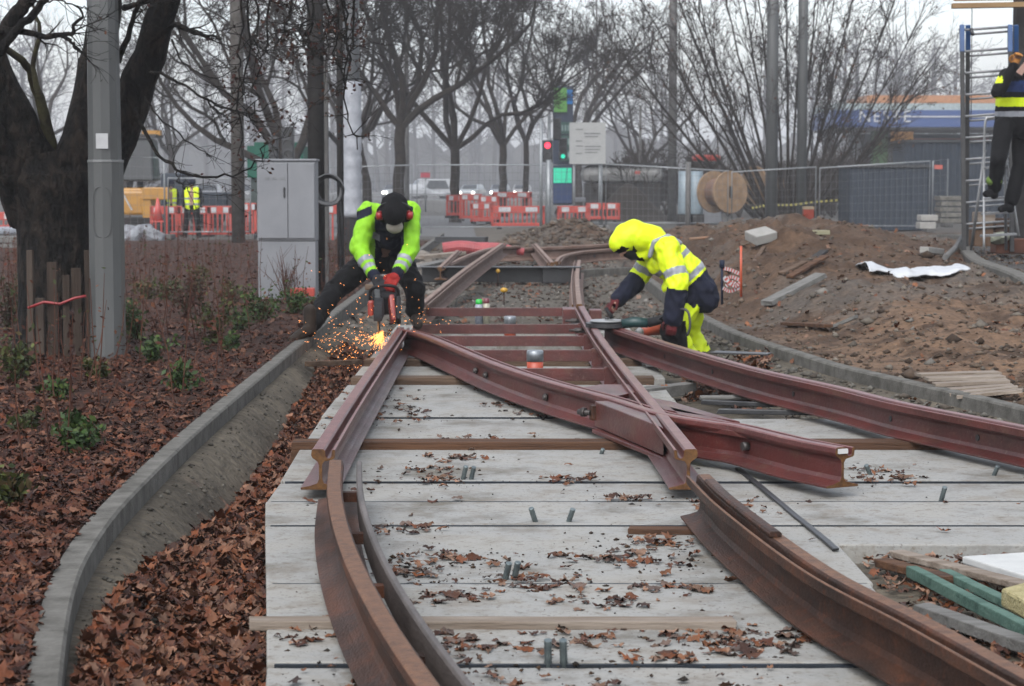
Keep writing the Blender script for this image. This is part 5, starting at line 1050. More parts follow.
# small white van seen through the fence left of dark container
# petrol station
Y = 128; o = thing('petrol_station', 'blue and orange petrol station canopy in the haze behind the ladder', 'petrol station', (V(960, 200, Y).x, Y, 0))
def cbox(x0, x1, y0, y1, Y, dy, m, name, dep=10):
    a, b = V(x0, y0, Y), V(x1, y1, Y); mb = MB(); mb.box(((a.x + b.x) / 2, Y + dy + dep / 2, (a.z + b.z) / 2), (b.x - a.x, dep, a.z - b.z)); return mb.build(name, m, o)
cbox(834, 1060, 110, 127, Y, 0, mat('canopy_blue', (.035, .085, .26), (.03, .07, .22), rough=.4), 'canopy_fascia'); cbox(836, 1060, 103, 109.8, Y, .4, mat('canopy_white', (.42, .50, .50), rough=.5), 'canopy_top'); cbox(868, 1060, 95, 102.8, Y + 3, .4, mat('canopy_orange', (.50, .22, .09), rough=.5), 'roof_band', 8)
cbox(893, 1060, 116, 117.3, Y, -.05, Mwhite, 'stripe', .04); cbox(836, 1060, 127.2, 129.5, Y, .3, Mgrey, 'soffit', 9)
cbox(879, 893, 130, 200, Y, 2, mat('green_column', (.06, .13, .035), (.04, .10, .03), rough=.6), 'column', .9)
cbox(1000, 1010, 130, 200, Y, 2, Mconc, 'column', .9); cbox(840, 850, 130, 200, Y, 6, Mconc, 'column', .9)
cbox(907, 929, 129, 140, Y, 5, mat('shop_orange', (.62, .28, .05), rough=.5, emit=(.6, .28, .06), es=.25), 'shop_sign', .5); cbox(930, 1060, 136, 142, Y, 6, mat('shop_red', (.45, .10, .07), rough=.5), 'shop_fascia', .5); cbox(880, 1060, 131, 200, Y, 7, mat('shop_wall', (.11, .12, .13), rough=.6), 'shop_wall', 5)
f = None; f = bpy.data.curves.new('canopy_letters', 'FONT'); f.body = 'NESTE'; f.size = 1.05; f.extrude = .02; f.space_character = 1.15; fo = bpy.data.objects.new('canopy_letters', f); COL.objects.link(fo); p = V(858, 122, Y); fo.parent = o; fo.location = Vector((p.x, Y - .06, p.z)) - o.location; fo.rotation_euler = (pi / 2, 0, 0); f.materials.append(Mwhite); bpy.context.view_layer.update(); _fm = bpy.data.meshes.new_from_object(fo); _fo2 = bpy.data.objects.new('canopy_letters', _fm); COL.objects.link(_fo2); _fo2.parent = o; _fo2.location = fo.location; _fo2.rotation_euler = fo.rotation_euler; bpy.data.objects.remove(fo); _fo2.name = 'canopy_letters'
# cars
Mtyre = mat('tyre', (.02, .02, .02), rough=.8); Mglass = mat('car_glass', (.03, .035, .04), rough=.15); Mhl = mat('headlight', (.8, .8, .75), emit=(1, .97, .88), es=9)
def car(px, Y, ang, col_, label, van=False, zr=.05):
    m = mat('car_paint_%s' % label.split()[0], col_, rough=.3); x = V(px, 190, Y).x; o = thing('van' if van else 'parked_car' if 0 else 'car', label, 'van' if van else 'car', (x, Y, zr)); h = 1.95 if van else 1.45; L = 4.3
    sec = [(-2.1, .35), (-2.15, .75), (-2.0, .95), (-1.2, 1.0), (-.55, h), (1.3, h), (1.9, 1.0), (2.15, .9), (2.15, .35)] if not van else [(-2.3, .35), (-2.35, .9), (-1.9, 1.15), (-1.3, h), (2.3, h), (2.35, .35)]
    mb = MB(); n = len(sec); vs = [(x_, -.85 if z_ < 1.05 else -.7, z_) for x_, z_ in sec] + [(x_, .85 if z_ < 1.05 else .7, z_) for x_, z_ in sec]
    mb.add(vs, [tuple(range(n)), tuple(range(2 * n - 1, n - 1, -1))] + [(i, n + i, n + (i + 1) % n, (i + 1) % n) for i in range(n)]); mb.build('body', m, o, local=True, bevel=.05)
    mb = MB(); a_, b_ = (sec[3], sec[4]) if not van else (sec[2], sec[3]); vs = []
    d1 = Vector((a_[0], 0, a_[1])).lerp(Vector((b_[0], 0, b_[1])), .08); d2 = Vector((a_[0], 0, a_[1])).lerp(Vector((b_[0], 0, b_[1])), .9); off = Vector((-.03, 0, .02))
    mb.add([d1 + off + Vector((0, -.68, 0)), d1 + off + Vector((0, .68, 0)), d2 + off + Vector((0, .6, 0)), d2 + off + Vector((0, -.6, 0))], [(0, 1, 2, 3)]); mb.build('windscreen', Mglass, o, local=True)
    for s_ in (-1, 1):
        mb = MB(); ys = s_ * .80; zz = h - .12; mb.prism([(0, 0)], 0, 0) if 0 else mb.add([(-.95, ys, 1.02), (1.5, ys, 1.02), (1.15, s_ * .74, zz), (-.5, s_ * .74, zz)], [(0, 1, 2, 3) if s_ < 0 else (3, 2, 1, 0)]); mb.build('side_window', Mglass, o, local=True)
        for xx in (-1.35, 1.35): mb = MB(); mb.lathe((xx, s_ * .80, .32), [(.32, -.1), (.32, .1)], 18, axis='Y'); mb.build('wheel', Mtyre, o, local=True)
        mb = MB(); mb.lathe((-2.2, s_ * .62, .68), [(.13, -.04), (.11, .06)], 12, axis='X'); mb.build('headlight', Mhl, o, local=True)
    o.rotation_euler = (0, 0, ang)
car(408, 192, R(15), (.50, .52, .54), 'silver car crossing behind the cutting worker, headlights on')
car(395, 199, R(80), (.10, .11, .13), 'dark car driving up behind the boarded tree trunk, headlights on')
car(432, 196, R(20), (.6, .62, .64), 'white van on the hazy road left of the low forked tree', van=True)
car(472, 192, R(78), (.35, .38, .4), 'grey rounded car facing the camera right of the low forked tree')
car(500, 199, R(85), (.2, .22, .25), 'blue-grey car facing the camera between the two rear trees')
car(522, 196, R(88), (.28, .28, .28), 'smoky car facing the camera left of the traffic light')
car(248, 150, R(95), (.25, .26, .27), 'hazy car with lit headlight between brown pole and cabinet')
car(208, 140, R(95), (.3, .31, .33), 'pale hazy car with headlights behind the distant worker')
car(846, 175, R(120), (.4, .42, .45), 'white-grey car seen through the fence left of dark container')
p = V(425.5, 175, 110); o = thing('road_sign', 'small red and white sign on a post by the hazy road', 'road sign', (p.x, 110, 0)); mb = MB(); mb.tube([(p.x, 110, 0), (p.x, 110, p.z)], .05, 8); mb.build('post', Mgalv, o); mb = MB(); mb.box((p.x, 109.9, p.z), (.5, .04, .28)); mb.build('sign_plate', mat('sign_red', (.5, .05, .08), rough=.5), o)
# rail barrier by the road
mb = MB(); a = V(425, 200, 140)
for k in (0, 1): mb.box((V(450, 200, 140).x, 140, .45 + .35 * k), (16, .08, .12))
o = thing('guard_rail', 'low grey guard rail in front of the distant cars', 'guard rail', (V(450, 200, 140).x, 140, 0)); mb.build('rail', mat('guard_metal', (.25, .26, .27), rough=.5), o)
mb = MB(); [mb.box((V(450, 200, 140).x + dx, 140.1, .4), (.1, .1, .8)) for dx in range(-8, 9, 2)]; mb.build('posts', Mconc, o)
# excavator at left
Y = 58; c = V(143, 215, Y); Mye = mat('machine_yellow', (.55, .27, .03), (.42, .20, .025), scale=4, rough=.45); o = thing('excavator', 'yellow excavator with dark cab behind the lamp post', 'excavator', (c.x, Y, 0))
mb = MB(); mb.box((c.x - .1, Y, .28), (1.9, 1.5, .5)); mb.box((c.x - .1, Y - .85, .28), (2.2, .35, .52)); mb.build('track', Mtyre, o, bevel=.12)
mb = MB(); mb.box((c.x - .2, Y, .95), (1.2, 1.3, .7)); a_ = V(133, 186, Y); mb.box((a_.x, Y - .3, a_.z - .3), (.75, .5, .5)); mb.build('engine_body', Mye, o, bevel=.08)
mb = MB(); a_ = V(156, 190, Y - .8); mb.box((a_.x, Y - .8, a_.z - .1), (.75, .15, .35)); mb.bar(V(146, 196, Y - .7), V(150, 225, Y - .7), .28, .3); mb.build('bucket_arm', Mye, o, bevel=.03)
mb = MB(); a_ = V(140, 160, Y); mb.box((a_.x, Y, a_.z), (.95, 1.1, 1.2), taper=.9); mb.build('cab', mat('cab_glass', (.05, .055, .06), rough=.3), o, bevel=.06)
mb = MB(); a_ = V(140, 136, Y); mb.box((a_.x, Y, a_.z), (1.1, 1.2, .08)); mb.build('cab_roof', Mblack, o)
mb = MB(); mb.box(V(152, 133, Y), (.5, .3, .14)); mb.build('work_light', Mye, o)
mb = MB(); a_ = V(127, 200, Y - 1.3); mb.bar(V(122, 192, Y - 1.3), V(132, 210, Y - 1.3), .12, .03); mb.build('warning_stripe', Mwhite, o)
# grey equipment / wagons right of excavator
Y = 70; a, b = V(165, 178, Y), V(232, 205, Y); o = thing('flatbed_truck', 'dark grey flatbed truck in the haze behind the distant workers', 'truck', ((a.x + b.x) / 2, Y, 0)); mb = MB(); mb.box(((a.x + b.x) / 2, Y, .95), (b.x - a.x, 2, .5)); mb.build('bed', Mdark, o, bevel=.05); mb = MB(); mb.box((a.x + .4, Y, 1.3), (.9, 1.8, 1.1), taper=.9); mb.build('cab', Mdark, o, bevel=.08)
for x in (a.x + .5, a.x + 1.4, b.x - .5): mb = MB(); mb.lathe((x, Y - 1, .4), [(.4, -.12), (.4, .12)], 18, axis='Y'); mb.build('wheel', Mtyre, o)
# rubble sacks
for k, (x, y, s_) in enumerate(((140, 236, .5), (152, 238, .35), (128, 240, .3))):
    a = V(x, y, 50); rock('rubble_sack', (a.x, 50, .18), (s_, .4, .22), mat('sack_white', (.42, .44, .47), (.2, .21, .23), scale=5, rough=.8, bump=.5), ('largest white rubble sack below the excavator', 'middle white rubble sack right of the largest one', 'small white rubble sack beside the lamp post')[k], 'sack', 'rubble sacks', 40 + k)
for k, y0 in enumerate((236, 243, 250)):
    a = V(6, y0, 43); mb = MB(); mb.box((a.x, 43.3, a.z - .08), (1.15, .6, .13)); tag(mb.build('paving_block', mat('paving_grey', (.24, .24, .23), (.19, .19, .18), rough=.9), bevel=.01), ('top', 'middle', 'bottom')[k] + ' grey paving slab in the stack at the left edge', 'paving slab', 'paving slabs at the left edge')
mb = MB(); a = V(5, 231, 44); mb.box((a.x, 44.2, a.z), (1.3, .8, .14)); tag(mb.build('tarpaulin', mat('sack_pale', (.38, .41, .46), rough=.6, bump=.4), bevel=.03, rough=.02), 'pale folded tarpaulin on the slab stack at left edge', 'tarpaulin')
# ================================================================== OBJECTS ON THE DIRT
def onG(px, py, zg=.4, it=12):
    r_ = ray(px, py); t = np.arange(8.0, 60, .05); z = H(r_.x * t, r_.y * t); k = np.argmax(CH + r_.z * t < z)
    return Vector((r_.x * t[k], r_.y * t[k], z[k])) if k else G(px, py, 0)
p, q = onG(767, 309), onG(822, 283); plank('board', p + Vector((0, 0, .05)), q + Vector((0, 0, .08)), .16, .05, Mgrey, 'grey board lying slanted on the dirt slope', 'board', seed=41)
p, q = onG(748, 275), onG(764, 252); plank('stick', p + Vector((0, 0, .03)), q + Vector((0, 0, .05)), .05, .03, Mwood, 'brown stick below the pale block on the dirt heap', 'stick')
p = onG(761, 243); mb = MB(); mb.box(p + Vector((0, 0, .08)), (.30, .28, .12), rot=Euler((.25, -.2, .4)).to_matrix()); tag(mb.build('concrete_block', mat('pale_block', (.4, .4, .38)), bevel=.012), 'pale square concrete block on top of the dirt heap', 'concrete block')
p = onG(820, 236); mb = MB(); mb.box(p + Vector((0, 0, .04)), (.2, .2, .06), rz=.3); tag(mb.build('plywood_piece', mat('pale_yellow', (.42, .40, .26), rough=.8), bevel=.01), 'small yellowish wood piece on top of the heap beside the red marker', 'wood piece')
for k, (x0, y0, x1, y1, m_, lb) in enumerate(((790, 280, 826, 262, Mwood2, 'rusty twisted strip on the dirt heap'), (802, 270, 824, 257, Mdkpole, 'dark rag-like board on the dirt heap'), (782, 276, 806, 268, Mwood, 'brown short stick on the dirt heap'), (784, 327, 828, 333, Mwood2, 'dark flat stick on the sand above the right kerb'), (832, 331, 856, 324, Mgrey, 'grey flat stone-like board on sand above the right kerb'))):
    p, q = onG(x0, y0), onG(x1, y1); plank('stick', p + Vector((0, 0, .03)), q + Vector((0, 0, .06)), .09, .03, m_, lb, 'stick', seed=50 + k)
p, q = onG(924, 254), onG(940, 257); mb = MB(); mb.bar(p + Vector((0, 0, .05)), q + Vector((0, 0, .06)), .12, .08); tag(mb.build('concrete_block', MATS['pale_block'], bevel=.01), 'broken pale kerb piece above the white sheet', 'concrete block')
mb = MB(); mb.tube([onG(945, 262) + Vector((0, 0, .05)), onG(955, 256) + Vector((0, 0, .1)), onG(962, 246) + Vector((0, 0, .14))], .035, 8); tag(mb.build('bent_pipe', Mconc), 'bent grey pipe lying against the far right kerb', 'pipe')
# white sheet
n1_, n2_ = 60, 9; vs = []; SH0 = onG(868, 273); SH1 = onG(948, 268); SH1.y = (SH1.y + SH0.y) / 2; SH0.y = (SH0.y + SH1.y) / 2; print('sheet', SH0, SH1)
for i in range(n1_):
    t = i / (n1_ - 1); px_ = 868 + 80 * t; yl = 275 - 10 * sm(np.array(t), 0, .18) + 5 * t
    for j in range(n2_):
        u = j / (n2_ - 1); r_ = V(px_, 0, 1); p = Vector(SH0).lerp(Vector(SH1), t) + Vector((0, (u - .5) * (.9 + .15 * sin(i * .2)), 0)); z = HZ(p.x, p.y); vs.append((p.x, p.y + .10 * sin(i * .21), HZ(p.x, float(SH0.y)) * .8 + .2 * z + .05 + .07 * (1 - (2 * u - 1) ** 2) * (1 - .4 * t) + .010 * sin(i * .25 + j * .8) + .008 * sin(j * 1.1 - i * .35)))
fs = [(i * n2_ + j, (i + 1) * n2_ + j, (i + 1) * n2_ + j + 1, i * n2_ + j + 1) for i in range(n1_ - 1) for j in range(n2_ - 1)]
o = mesh_obj('plastic_sheet', vs, fs, mat('white_sheet', (.70, .72, .74), (.6, .62, .65), rough=.5, bump=.2), smooth=True); md = o.modifiers.new('s', 'SOLIDIFY'); md.thickness = .012; tag(o, 'crumpled white plastic sheet lying along the top of the sand', 'plastic sheet')
# stakes and barrier tape
p = onG(741, 298); o = thing('marker_stake', 'red marker stake in the dirt right of the yellow worker', 'stake', p); mb = MB(); mb.tube([p, V(741, 246, p.y)], .013, 7); mb.build('rod', Mora, o)
p2 = onG(722, 305); o = thing('marker_stake', 'dark blue marker stake holding barrier tape right of the yellow worker', 'stake', p2); mb = MB(); mb.tube([p2, V(722, 262, p2.y)], .014, 7); mb.build('rod', mat('navy', (.02, .03, .06)), o); mb = MB(); mb.tube([V(722, 268, p2.y), V(722, 260, p2.y)], .028, 8); mb.build('cap', mat('navy', (.02, .03, .06)), o)
mb = MB()
for k, pt in enumerate(([(722, 268), (731, 270), (740, 274)], [(724, 281), (731, 277), (740, 280)], [(723, 288), (730, 291), (740, 287)], [(726, 286), (733, 282), (740, 291)], [(724, 277), (734, 286), (741, 282)])):
    P_ = spline([V(x, y, p2.y - .02 * k) for x, y in pt], 14)
    for i in range(14): mb.bar(P_[i], P_[i + 1] + (P_[i + 1] - P_[i]) * .02, .004, .038, m=(i // 1) % 2)
tag(mb.build('barrier_tape', [Mwhite, Mredp]), 'tangled red and white barrier tape between the two stakes', 'barrier tape')
p, q = onG(700, 243), V(812, 228, 33); mb = MB(); a_, b_ = V(690, 239, 30), V(868, 226, 33); mb.tube([a_, b_], .022, 8); tag(mb.build('pipe', mat('orange_brown', (.36, .17, .09), (.28, .2, .14), scale=1.2, rough=.6)), 'long thin orange-brown pipe lying along the crest of the dirt heap', 'pipe')
o = thing('marker_box', 'short red marker with white cap on the heap left of the right fence', 'marker', V(808, 231, 34)); a_ = V(808, 232, 34); mb = MB(); mb.box((a_.x, 34, a_.z + .20), (.17, .17, .36)); mb.build('marker_body', mat('dark_red_box', (.32, .06, .04), rough=.6), o, bevel=.01); mb = MB(); mb.box((a_.x, 34, a_.z + .40), (.18, .18, .045)); mb.build('marker_cap', mat('tan_cap', (.4, .32, .22)), o)
# yellow-black tape far
mb = MB(); P_ = [V(752, 208, 66), V(770, 205, 66), V(790, 205, 66), V(815, 202, 66), V(840, 200, 66)]; P_ = spline(P_, 40)
for i in range(40): mb.bar(P_[i], P_[i + 1], .01, .07, m=i % 2)
tag(mb.build('hazard_tape', [mat('tape_yellow', (.5, .45, .12)), Mdkpole]), 'thin yellow and black hazard tape strung behind the twin grey poles', 'hazard tape')
# ================================================================== LADDER AND RIGHT EDGE
YL = 28.0; zL = V(965, 250, YL).z; Malu = mat('aluminium', (.33, .34, .35), (.22, .225, .23), scale=8, rough=.5, metal=.3); Mldark = mat('ladder_dark', (.07, .07, .07), (.045, .045, .045), rough=.6)
o = thing('double_ladder', 'tall aluminium double ladder with blue end caps at the right edge', 'ladder', (V(985, 250, YL).x, YL, zL - .05))
for nm, dY0, dY1, dx in (('front_section', -.75, 0, 0), ('rear_section', .75, .06, 6)):
    def LP(x, y): t = (250 - y) / 225.0; return V(x, y, YL + dY0 + (dY1 - dY0) * t)
    for xs2 in ((964, 962), (1012, 1010)):
        mb = MB(); mb.bar(LP(xs2[0] + dx * .4, 252 if dx == 0 else 246), LP(xs2[1] + dx, 28), .04, .055, up=(1, 0, 0)); mb.build('side_rail', Mldark, o, bevel=.004)
        mb = MB(); mb.bar(LP(xs2[1] + dx, 52), LP(xs2[1] + dx, 25), .05, .062, up=(1, 0, 0)); mb.build('end_cap', mat('cap_blue', (.015, .09, .28), rough=.4), o, bevel=.005)
    for k in range(10):
        y = 30 + 21.6 * k + (4.5 if dx else 0); a_, b_ = LP(964 + dx * (1 - k / 10), y), LP(1010, y - 3.2); mb = MB(); mb.tube([a_, b_], .017 if dx == 0 else .015, 8); mb.build('rung', Malu, o)
mb = MB(); mb.tube([V(971, 29, YL - .1), V(973, 35, YL - .15)], .025, 8); mb.build('hinge', Mblack, o)
# step frame
zS = V(1000, 240, YL - 1.6).z; o = thing('step_platform', 'aluminium step platform with handrail that the climbing worker stands on', 'step platform', (V(1000, 240, YL - 1.6).x, YL - 1.6, zS))
YS2 = YL - 1.6; mb = MB(); mb.tube(spline([V(984, 250, YS2 - .2), V(984, 180, YS2), V(985, 125, YS2), V(990, 118, YS2), V(1000, 118, YS2), V(1004, 124, YS2), V(1005, 150, YS2), V(1019, 236, YS2)], 40), .016, 8); mb.build('handrail', mat('alu_bright', (.5, .51, .52), rough=.35, metal=.4), o)
mb = MB(); mb.tube([V(985, 150, YS2 + .05), V(971, 250, YS2 + .4)], .02, 7); mb.tube([V(1005, 150, YS2), V(1006, 250, YS2 + .3)], .02, 7); mb.build('leg', Malu, o)
for k, y in enumerate((168, 199, 214, 236)): mb = MB(); a_, b_ = V(984 - 1 * k, y, YS2), V(1007 + 3 * k, y - 2, YS2); mb.bar(a_, b_, .16, .03); mb.build('step', Malu, o, bevel=.004)
# post and beam
mb = MB(); a_ = V(1019, 120, YL + 1); mb.box((a_.x, YL + 1, 3), (.18, .2, 7.0)); tag(mb.build('steel_post', Mdkpole, bevel=.01), 'dark upright post at the right frame edge behind the ladder', 'post')
mb = MB(); a_, b_ = V(952, 6, YL + .6), V(1060, 4, YL + .6); mb.bar(a_, b_, .12, .07); mb.bar(V(954, 0, YL + .6), V(1060, -2, YL + .6), .05, .03); tag(mb.build('timber_beam', mat('fresh_wood', (.42, .28, .14), (.32, .2, .1), scale=3, rough=.7, stretch=(.4, 5, 5)), bevel=.005), 'fresh orange timber beam at the top right corner above the ladder', 'timber beam')
mb = MB(); mb.tube([V(972, 8, YL + .6), V(971, 120, YL + .7)], .006, 5); tag(mb.build('rope', Mdkpole), 'thin rope hanging from the fresh timber beam', 'rope')
# boxes under the steps
for k, (x0, x1, y0, y1, m_, lb) in enumerate(((972, 990, 222, 246, mat('box_brown', (.18, .11, .07), (.13, .08, .05), rough=.8), 'brown wooden crate under the step platform'), (975, 992, 212, 222, Mpale, 'pale plank bundle on the brown crate'), (992, 1006, 218, 232, mat('box_dark', (.10, .06, .04), rough=.8), 'dark brown box right of the brown crate'))):
    a_, b_ = V(x0, y0, YL + .9), V(x1, y1, YL + .9); mb = MB(); mb.box(((a_.x + b_.x) / 2, YL + .9, (a_.z + b_.z) / 2), (b_.x - a_.x, .4, a_.z - b_.z)); tag(mb.build('crate', m_, bevel=.01), lb, 'crate')
a_ = V(1008, 246, YL - .5); mb = MB(); mb.box((a_.x + .1, YL - .5, a_.z + .0), (.6, .35, .2)); tag(mb.build('brick_stack', mat('brick_red', (.17, .075, .05), rough=.9), bevel=.02), 'reddish brown block stack at the foot of the step platform', 'brick stack')
rock('crumpled_bag', V(1000, 238, YL - .7), (.14, .12, .08), mat('bag_pale', (.45, .47, .36), rough=.6), 'small crumpled pale green bag at the foot of the ladder', 'bag', seed=3)
# ================================================================== PEOPLE
from mathutils import noise as mnoise
TMP = bpy.data.scenes.new('workshop')
def capsules_bm(bones, n=14):
    bm = bmesh.new()
    for a, b, ra, rb in [x[:4] for x in bones]:
        a, b = Vector(a), Vector(b); d = b - a; L = d.length
        for c, r in ((a, ra), (b, rb)): bmesh.ops.create_icosphere(bm, subdivisions=2, radius=r * 1.02, matrix=Matrix.Translation(c))
        if L > 1e-5:
            mt = Matrix.Translation((a + b) / 2) @ d.to_track_quat('Z', 'Y').to_matrix().to_4x4(); bmesh.ops.create_cone(bm, cap_ends=True, segments=n, radius1=ra, radius2=rb, depth=L, matrix=mt)
    return bm
def seg_t(p, a, b):
    d = b - a; L2 = d.length_squared; t = max(0, min(1, (p - a).dot(d) / L2)) if L2 > 1e-9 else 0; return t, (p - (a + d * t)).length
QUEUE = []
def blob(name, bones, mats, fn=None, parent=None, voxel=.014, smooth=5, wr=0, wscale=9, seed=0):
    """continuous skin grown over tapered limbs (evaluated together in grow_all)"""
    bm = capsules_bm(bones); me = bpy.data.meshes.new(name + '_draft'); bm.to_mesh(me); bm.free(); d = bpy.data.objects.new(name + '_draft', me); TMP.collection.objects.link(d)
    md = d.modifiers.new('r', 'REMESH'); md.mode = 'VOXEL'; md.voxel_size = voxel; md.use_smooth_shade = True
    m2 = d.modifiers.new('s', 'SMOOTH'); m2.factor = .5; m2.iterations = smooth
    o = bpy.data.objects.new(name, bpy.data.meshes.new(name)); COL.objects.link(o)
    if parent: o.parent = parent
    QUEUE.append((d, o, bones, mats, fn, parent, wr, wscale, seed)); return o
def grow_all():
    with bpy.context.temp_override(scene=TMP, view_layer=TMP.view_layers[0]):
        TMP.view_layers[0].update(); dg = TMP.view_layers[0].depsgraph; dg.update()
        res = [bpy.data.meshes.new_from_object(q[0].evaluated_get(dg)) for q in QUEUE]
    for nm, (d, o, bones, mats, fn, parent, wr, wscale, seed) in zip(res, QUEUE):
        og = org(parent) if parent else Vector((0, 0, 0))
        if wr:
            off = Vector((seed * 7.1, seed * 3.3, 0)); nor = [v.normal.copy() for v in nm.vertices]
            for v, n_ in zip(nm.vertices, nor):
                p = v.co * wscale + off; q = Vector((p.x, p.y, p.z * .8)); f = mnoise.noise(q) + .6 * mnoise.noise(q * 2.1); r_ = 1 - abs(mnoise.noise(q * 1.3 + Vector((5, 2, 9)))) * 2.2
                v.co = v.co + n_ * (wr * (f * .7 + r_ * .5 - .2))
        nm.materials.clear()
        for x in mats: nm.materials.append(x)
        if fn:
            B = [(Vector(b[0]), Vector(b[1]), b[2], b[3], b[4] if len(b) > 4 else '') for b in bones]
            for p in nm.polygons:
                best = min(((seg_t(p.center, a, b)[1] / max(ra, rb), k) for k, (a, b, ra, rb, tg_) in enumerate(B)))[1]; a, b, ra, rb, tg_ = B[best]; t = seg_t(p.center, a, b)[0]; p.material_index = fn(tg_, t, p.center, p.normal)
        nm.transform(Matrix.Translation(-og)); nm.polygons.foreach_set('use_smooth', np.ones(len(nm.polygons), dtype=bool)); o.data = nm
    for q in QUEUE: bpy.data.objects.remove(q[0])
Mskin = mat('skin', (.42, .24, .17), (.34, .18, .13), scale=12, rough=.55)
Mhv = mat('hi_vis_green', (.42, .92, .035), (.32, .74, .03), scale=5, rough=.6, spec=.3)
Mhy = mat('hi_vis_yellow', (1.02, 1.26, .010), (.84, 1.08, .008), scale=5, rough=.55, spec=.3)
Mrefl = mat('reflective_tape', (.40, .42, .46), (.30, .32, .36), scale=12, rough=.35)
Mnavy = mat('navy_cloth', (.018, .022, .045), (.010, .012, .026), scale=8, rough=.85)
Mblk = mat('black_cloth', (.008, .008, .009), (.003, .003, .004), scale=8, rough=.9)
Mwool = mat('black_wool', (.012, .012, .013), (.006, .006, .007), scale=60, rough=1, bump=.6, bscale=120)
Mboot = mat('boot_leather', (.050, .035, .025), (.025, .018, .013), scale=14, rough=.7, bump=.2)
Mglr = mat('red_glove', (.46, .030, .022), (.32, .02, .016), scale=14, rough=.75); Mgld = mat('maroon_glove', (.16, .022, .025), (.08, .014, .016), scale=14, rough=.8)
def hand(w, d, up, side, curl=.8, s=1.0, th=1.0):
    """w wrist, d toward the fingers, up = back of the hand, side = toward thumb"""
    d = Vector(d).normalized(); side = Vector(side); side = (side - d * side.dot(d)).normalized(); up = d.cross(side); 
    if up.dot(Vector((0, 0, 1))) < 0: up = -up
    B = [(w, w + d * .035 * s, .029 * s, .034 * s)]; pc = w + d * .085 * s
    for k, (o_, L) in enumerate(((.030, .072), (.010, .080), (-.011, .075), (-.031, .060))):
        q = w + d * .088 * s + side * o_ * s; B.append((w + d * .03 * s + side * o_ * .6 * s, q, .019 * s, .0125 * s)); p = q; ang = 0
        for j, f in enumerate((.45, .32, .25)):
            ang += curl * (.75 if j == 0 else .9); dd = d * cos(ang) - up * sin(ang); n_ = p + dd * L * f * s; B.append((p, n_, (.0118 - .001 * j) * s, (.0108 - .001 * j) * s)); p = n_
    t0 = w + d * .025 * s + side * .024 * s; t1 = t0 + (d * .45 + side * .75 - up * .25).normalized() * .042 * s; t2 = t1 + (d * .8 + side * .1 - up * .6 * th).normalized() * .034 * s; t3 = t2 + (d * .6 - side * .3 - up * .7).normalized() * .024 * s
    B += [(t0, t1, .017 * s, .0135 * s), (t1, t2, .0135 * s, .0115 * s), (t2, t3, .0115 * s, .0095 * s)]; return B
def ell(name, c, rad, m, parent, rot=None, sub=3, cut=None):
    bm = bmesh.new(); bmesh.ops.create_icosphere(bm, subdivisions=sub, radius=1); mt = Matrix.Translation(Vector(c) - org(parent)) @ (rot.to_4x4() if rot else Matrix()) @ Matrix.Diagonal((*rad, 1))
    if cut is not None: bmesh.ops.delete(bm, geom=[v for v in bm.verts if cut(v.co)], context='VERTS')
    bm.transform(mt); me = bpy.data.meshes.new(name); bm.to_mesh(me); bm.free(); me.materials.append(m); me.polygons.foreach_set('use_smooth', np.ones(len(me.polygons), dtype=bool)); o = bpy.data.objects.new(name, me); COL.objects.link(o); o.parent = parent
    if cut is not None: md = o.modifiers.new('s', 'SOLIDIFY'); md.thickness = .004
    return o
def head_frame(face, up):
    f = Vector(face).normalized(); u = Vector(up); u = (u - f * u.dot(f)).normalized(); r_ = f.cross(u); return Matrix((r_, f, u)).transposed()   # x right, y face, z up
def head_bones(c, M_, s=1.0):
    g = lambda x, y, z: Vector(c) + M_ @ (Vector((x, y, z)) * s)
    return [(g(0, -.02, .03), g(0, .02, .035), .088 * s, .086 * s), (g(0, .03, -.03), g(0, .045, -.085), .066 * s, .040 * s), (g(0, -.03, -.02), g(0, -.02, -.1), .06 * s, .055 * s), (g(0, .098, .0), g(0, .112, -.032), .012 * s, .016 * s), (g(0, .085, -.062), g(0, .088, -.066), .026 * s, .022 * s),
            (g(.086, -.01, -.02), g(.088, -.012, .015), .012 * s, .016 * s), (g(-.086, -.01, -.02), g(-.088, -.012, .015), .012 * s, .016 * s), (g(-.05, .082, .028), g(.05, .082, .028), .012 * s, .012 * s)]
def eyes(c, M_, parent, s=1.0):
    for x in (-.032, .032): ell('eye', Vector(c) + M_ @ (Vector((x, .088, .008)) * s), (.012 * s, .008 * s, .008 * s), mat('eye_white', (.6, .6, .58), rough=.2), parent, M_, 2); ell('iris', Vector(c) + M_ @ (Vector((x, .095, .006)) * s), (.006 * s, .004 * s, .006 * s), Mblack, parent, M_, 2)
def boot(ank, toe, up, parent, m=Mboot, s=1.0, name='boot'):
    a, t = Vector(ank), Vector(toe); d = (t - a); d.z *= .2; d.normalize(); 
    B = [(a + Vector((0, 0, .14)) * s, a + Vector((0, 0, .0)), .058 * s, .056 * s), (a + Vector((0, 0, -.02)), a + (t - a) * .55, .052 * s, .048 * s), (a - d * .035 * s + Vector((0, 0, -.045)) * s, a + Vector((0, 0, -.045)) * s, .042 * s, .046 * s), (a + (t - a) * .5, t, .050 * s, .044 * s)]
    return blob(name, B, [m], None, parent, .011, 3)
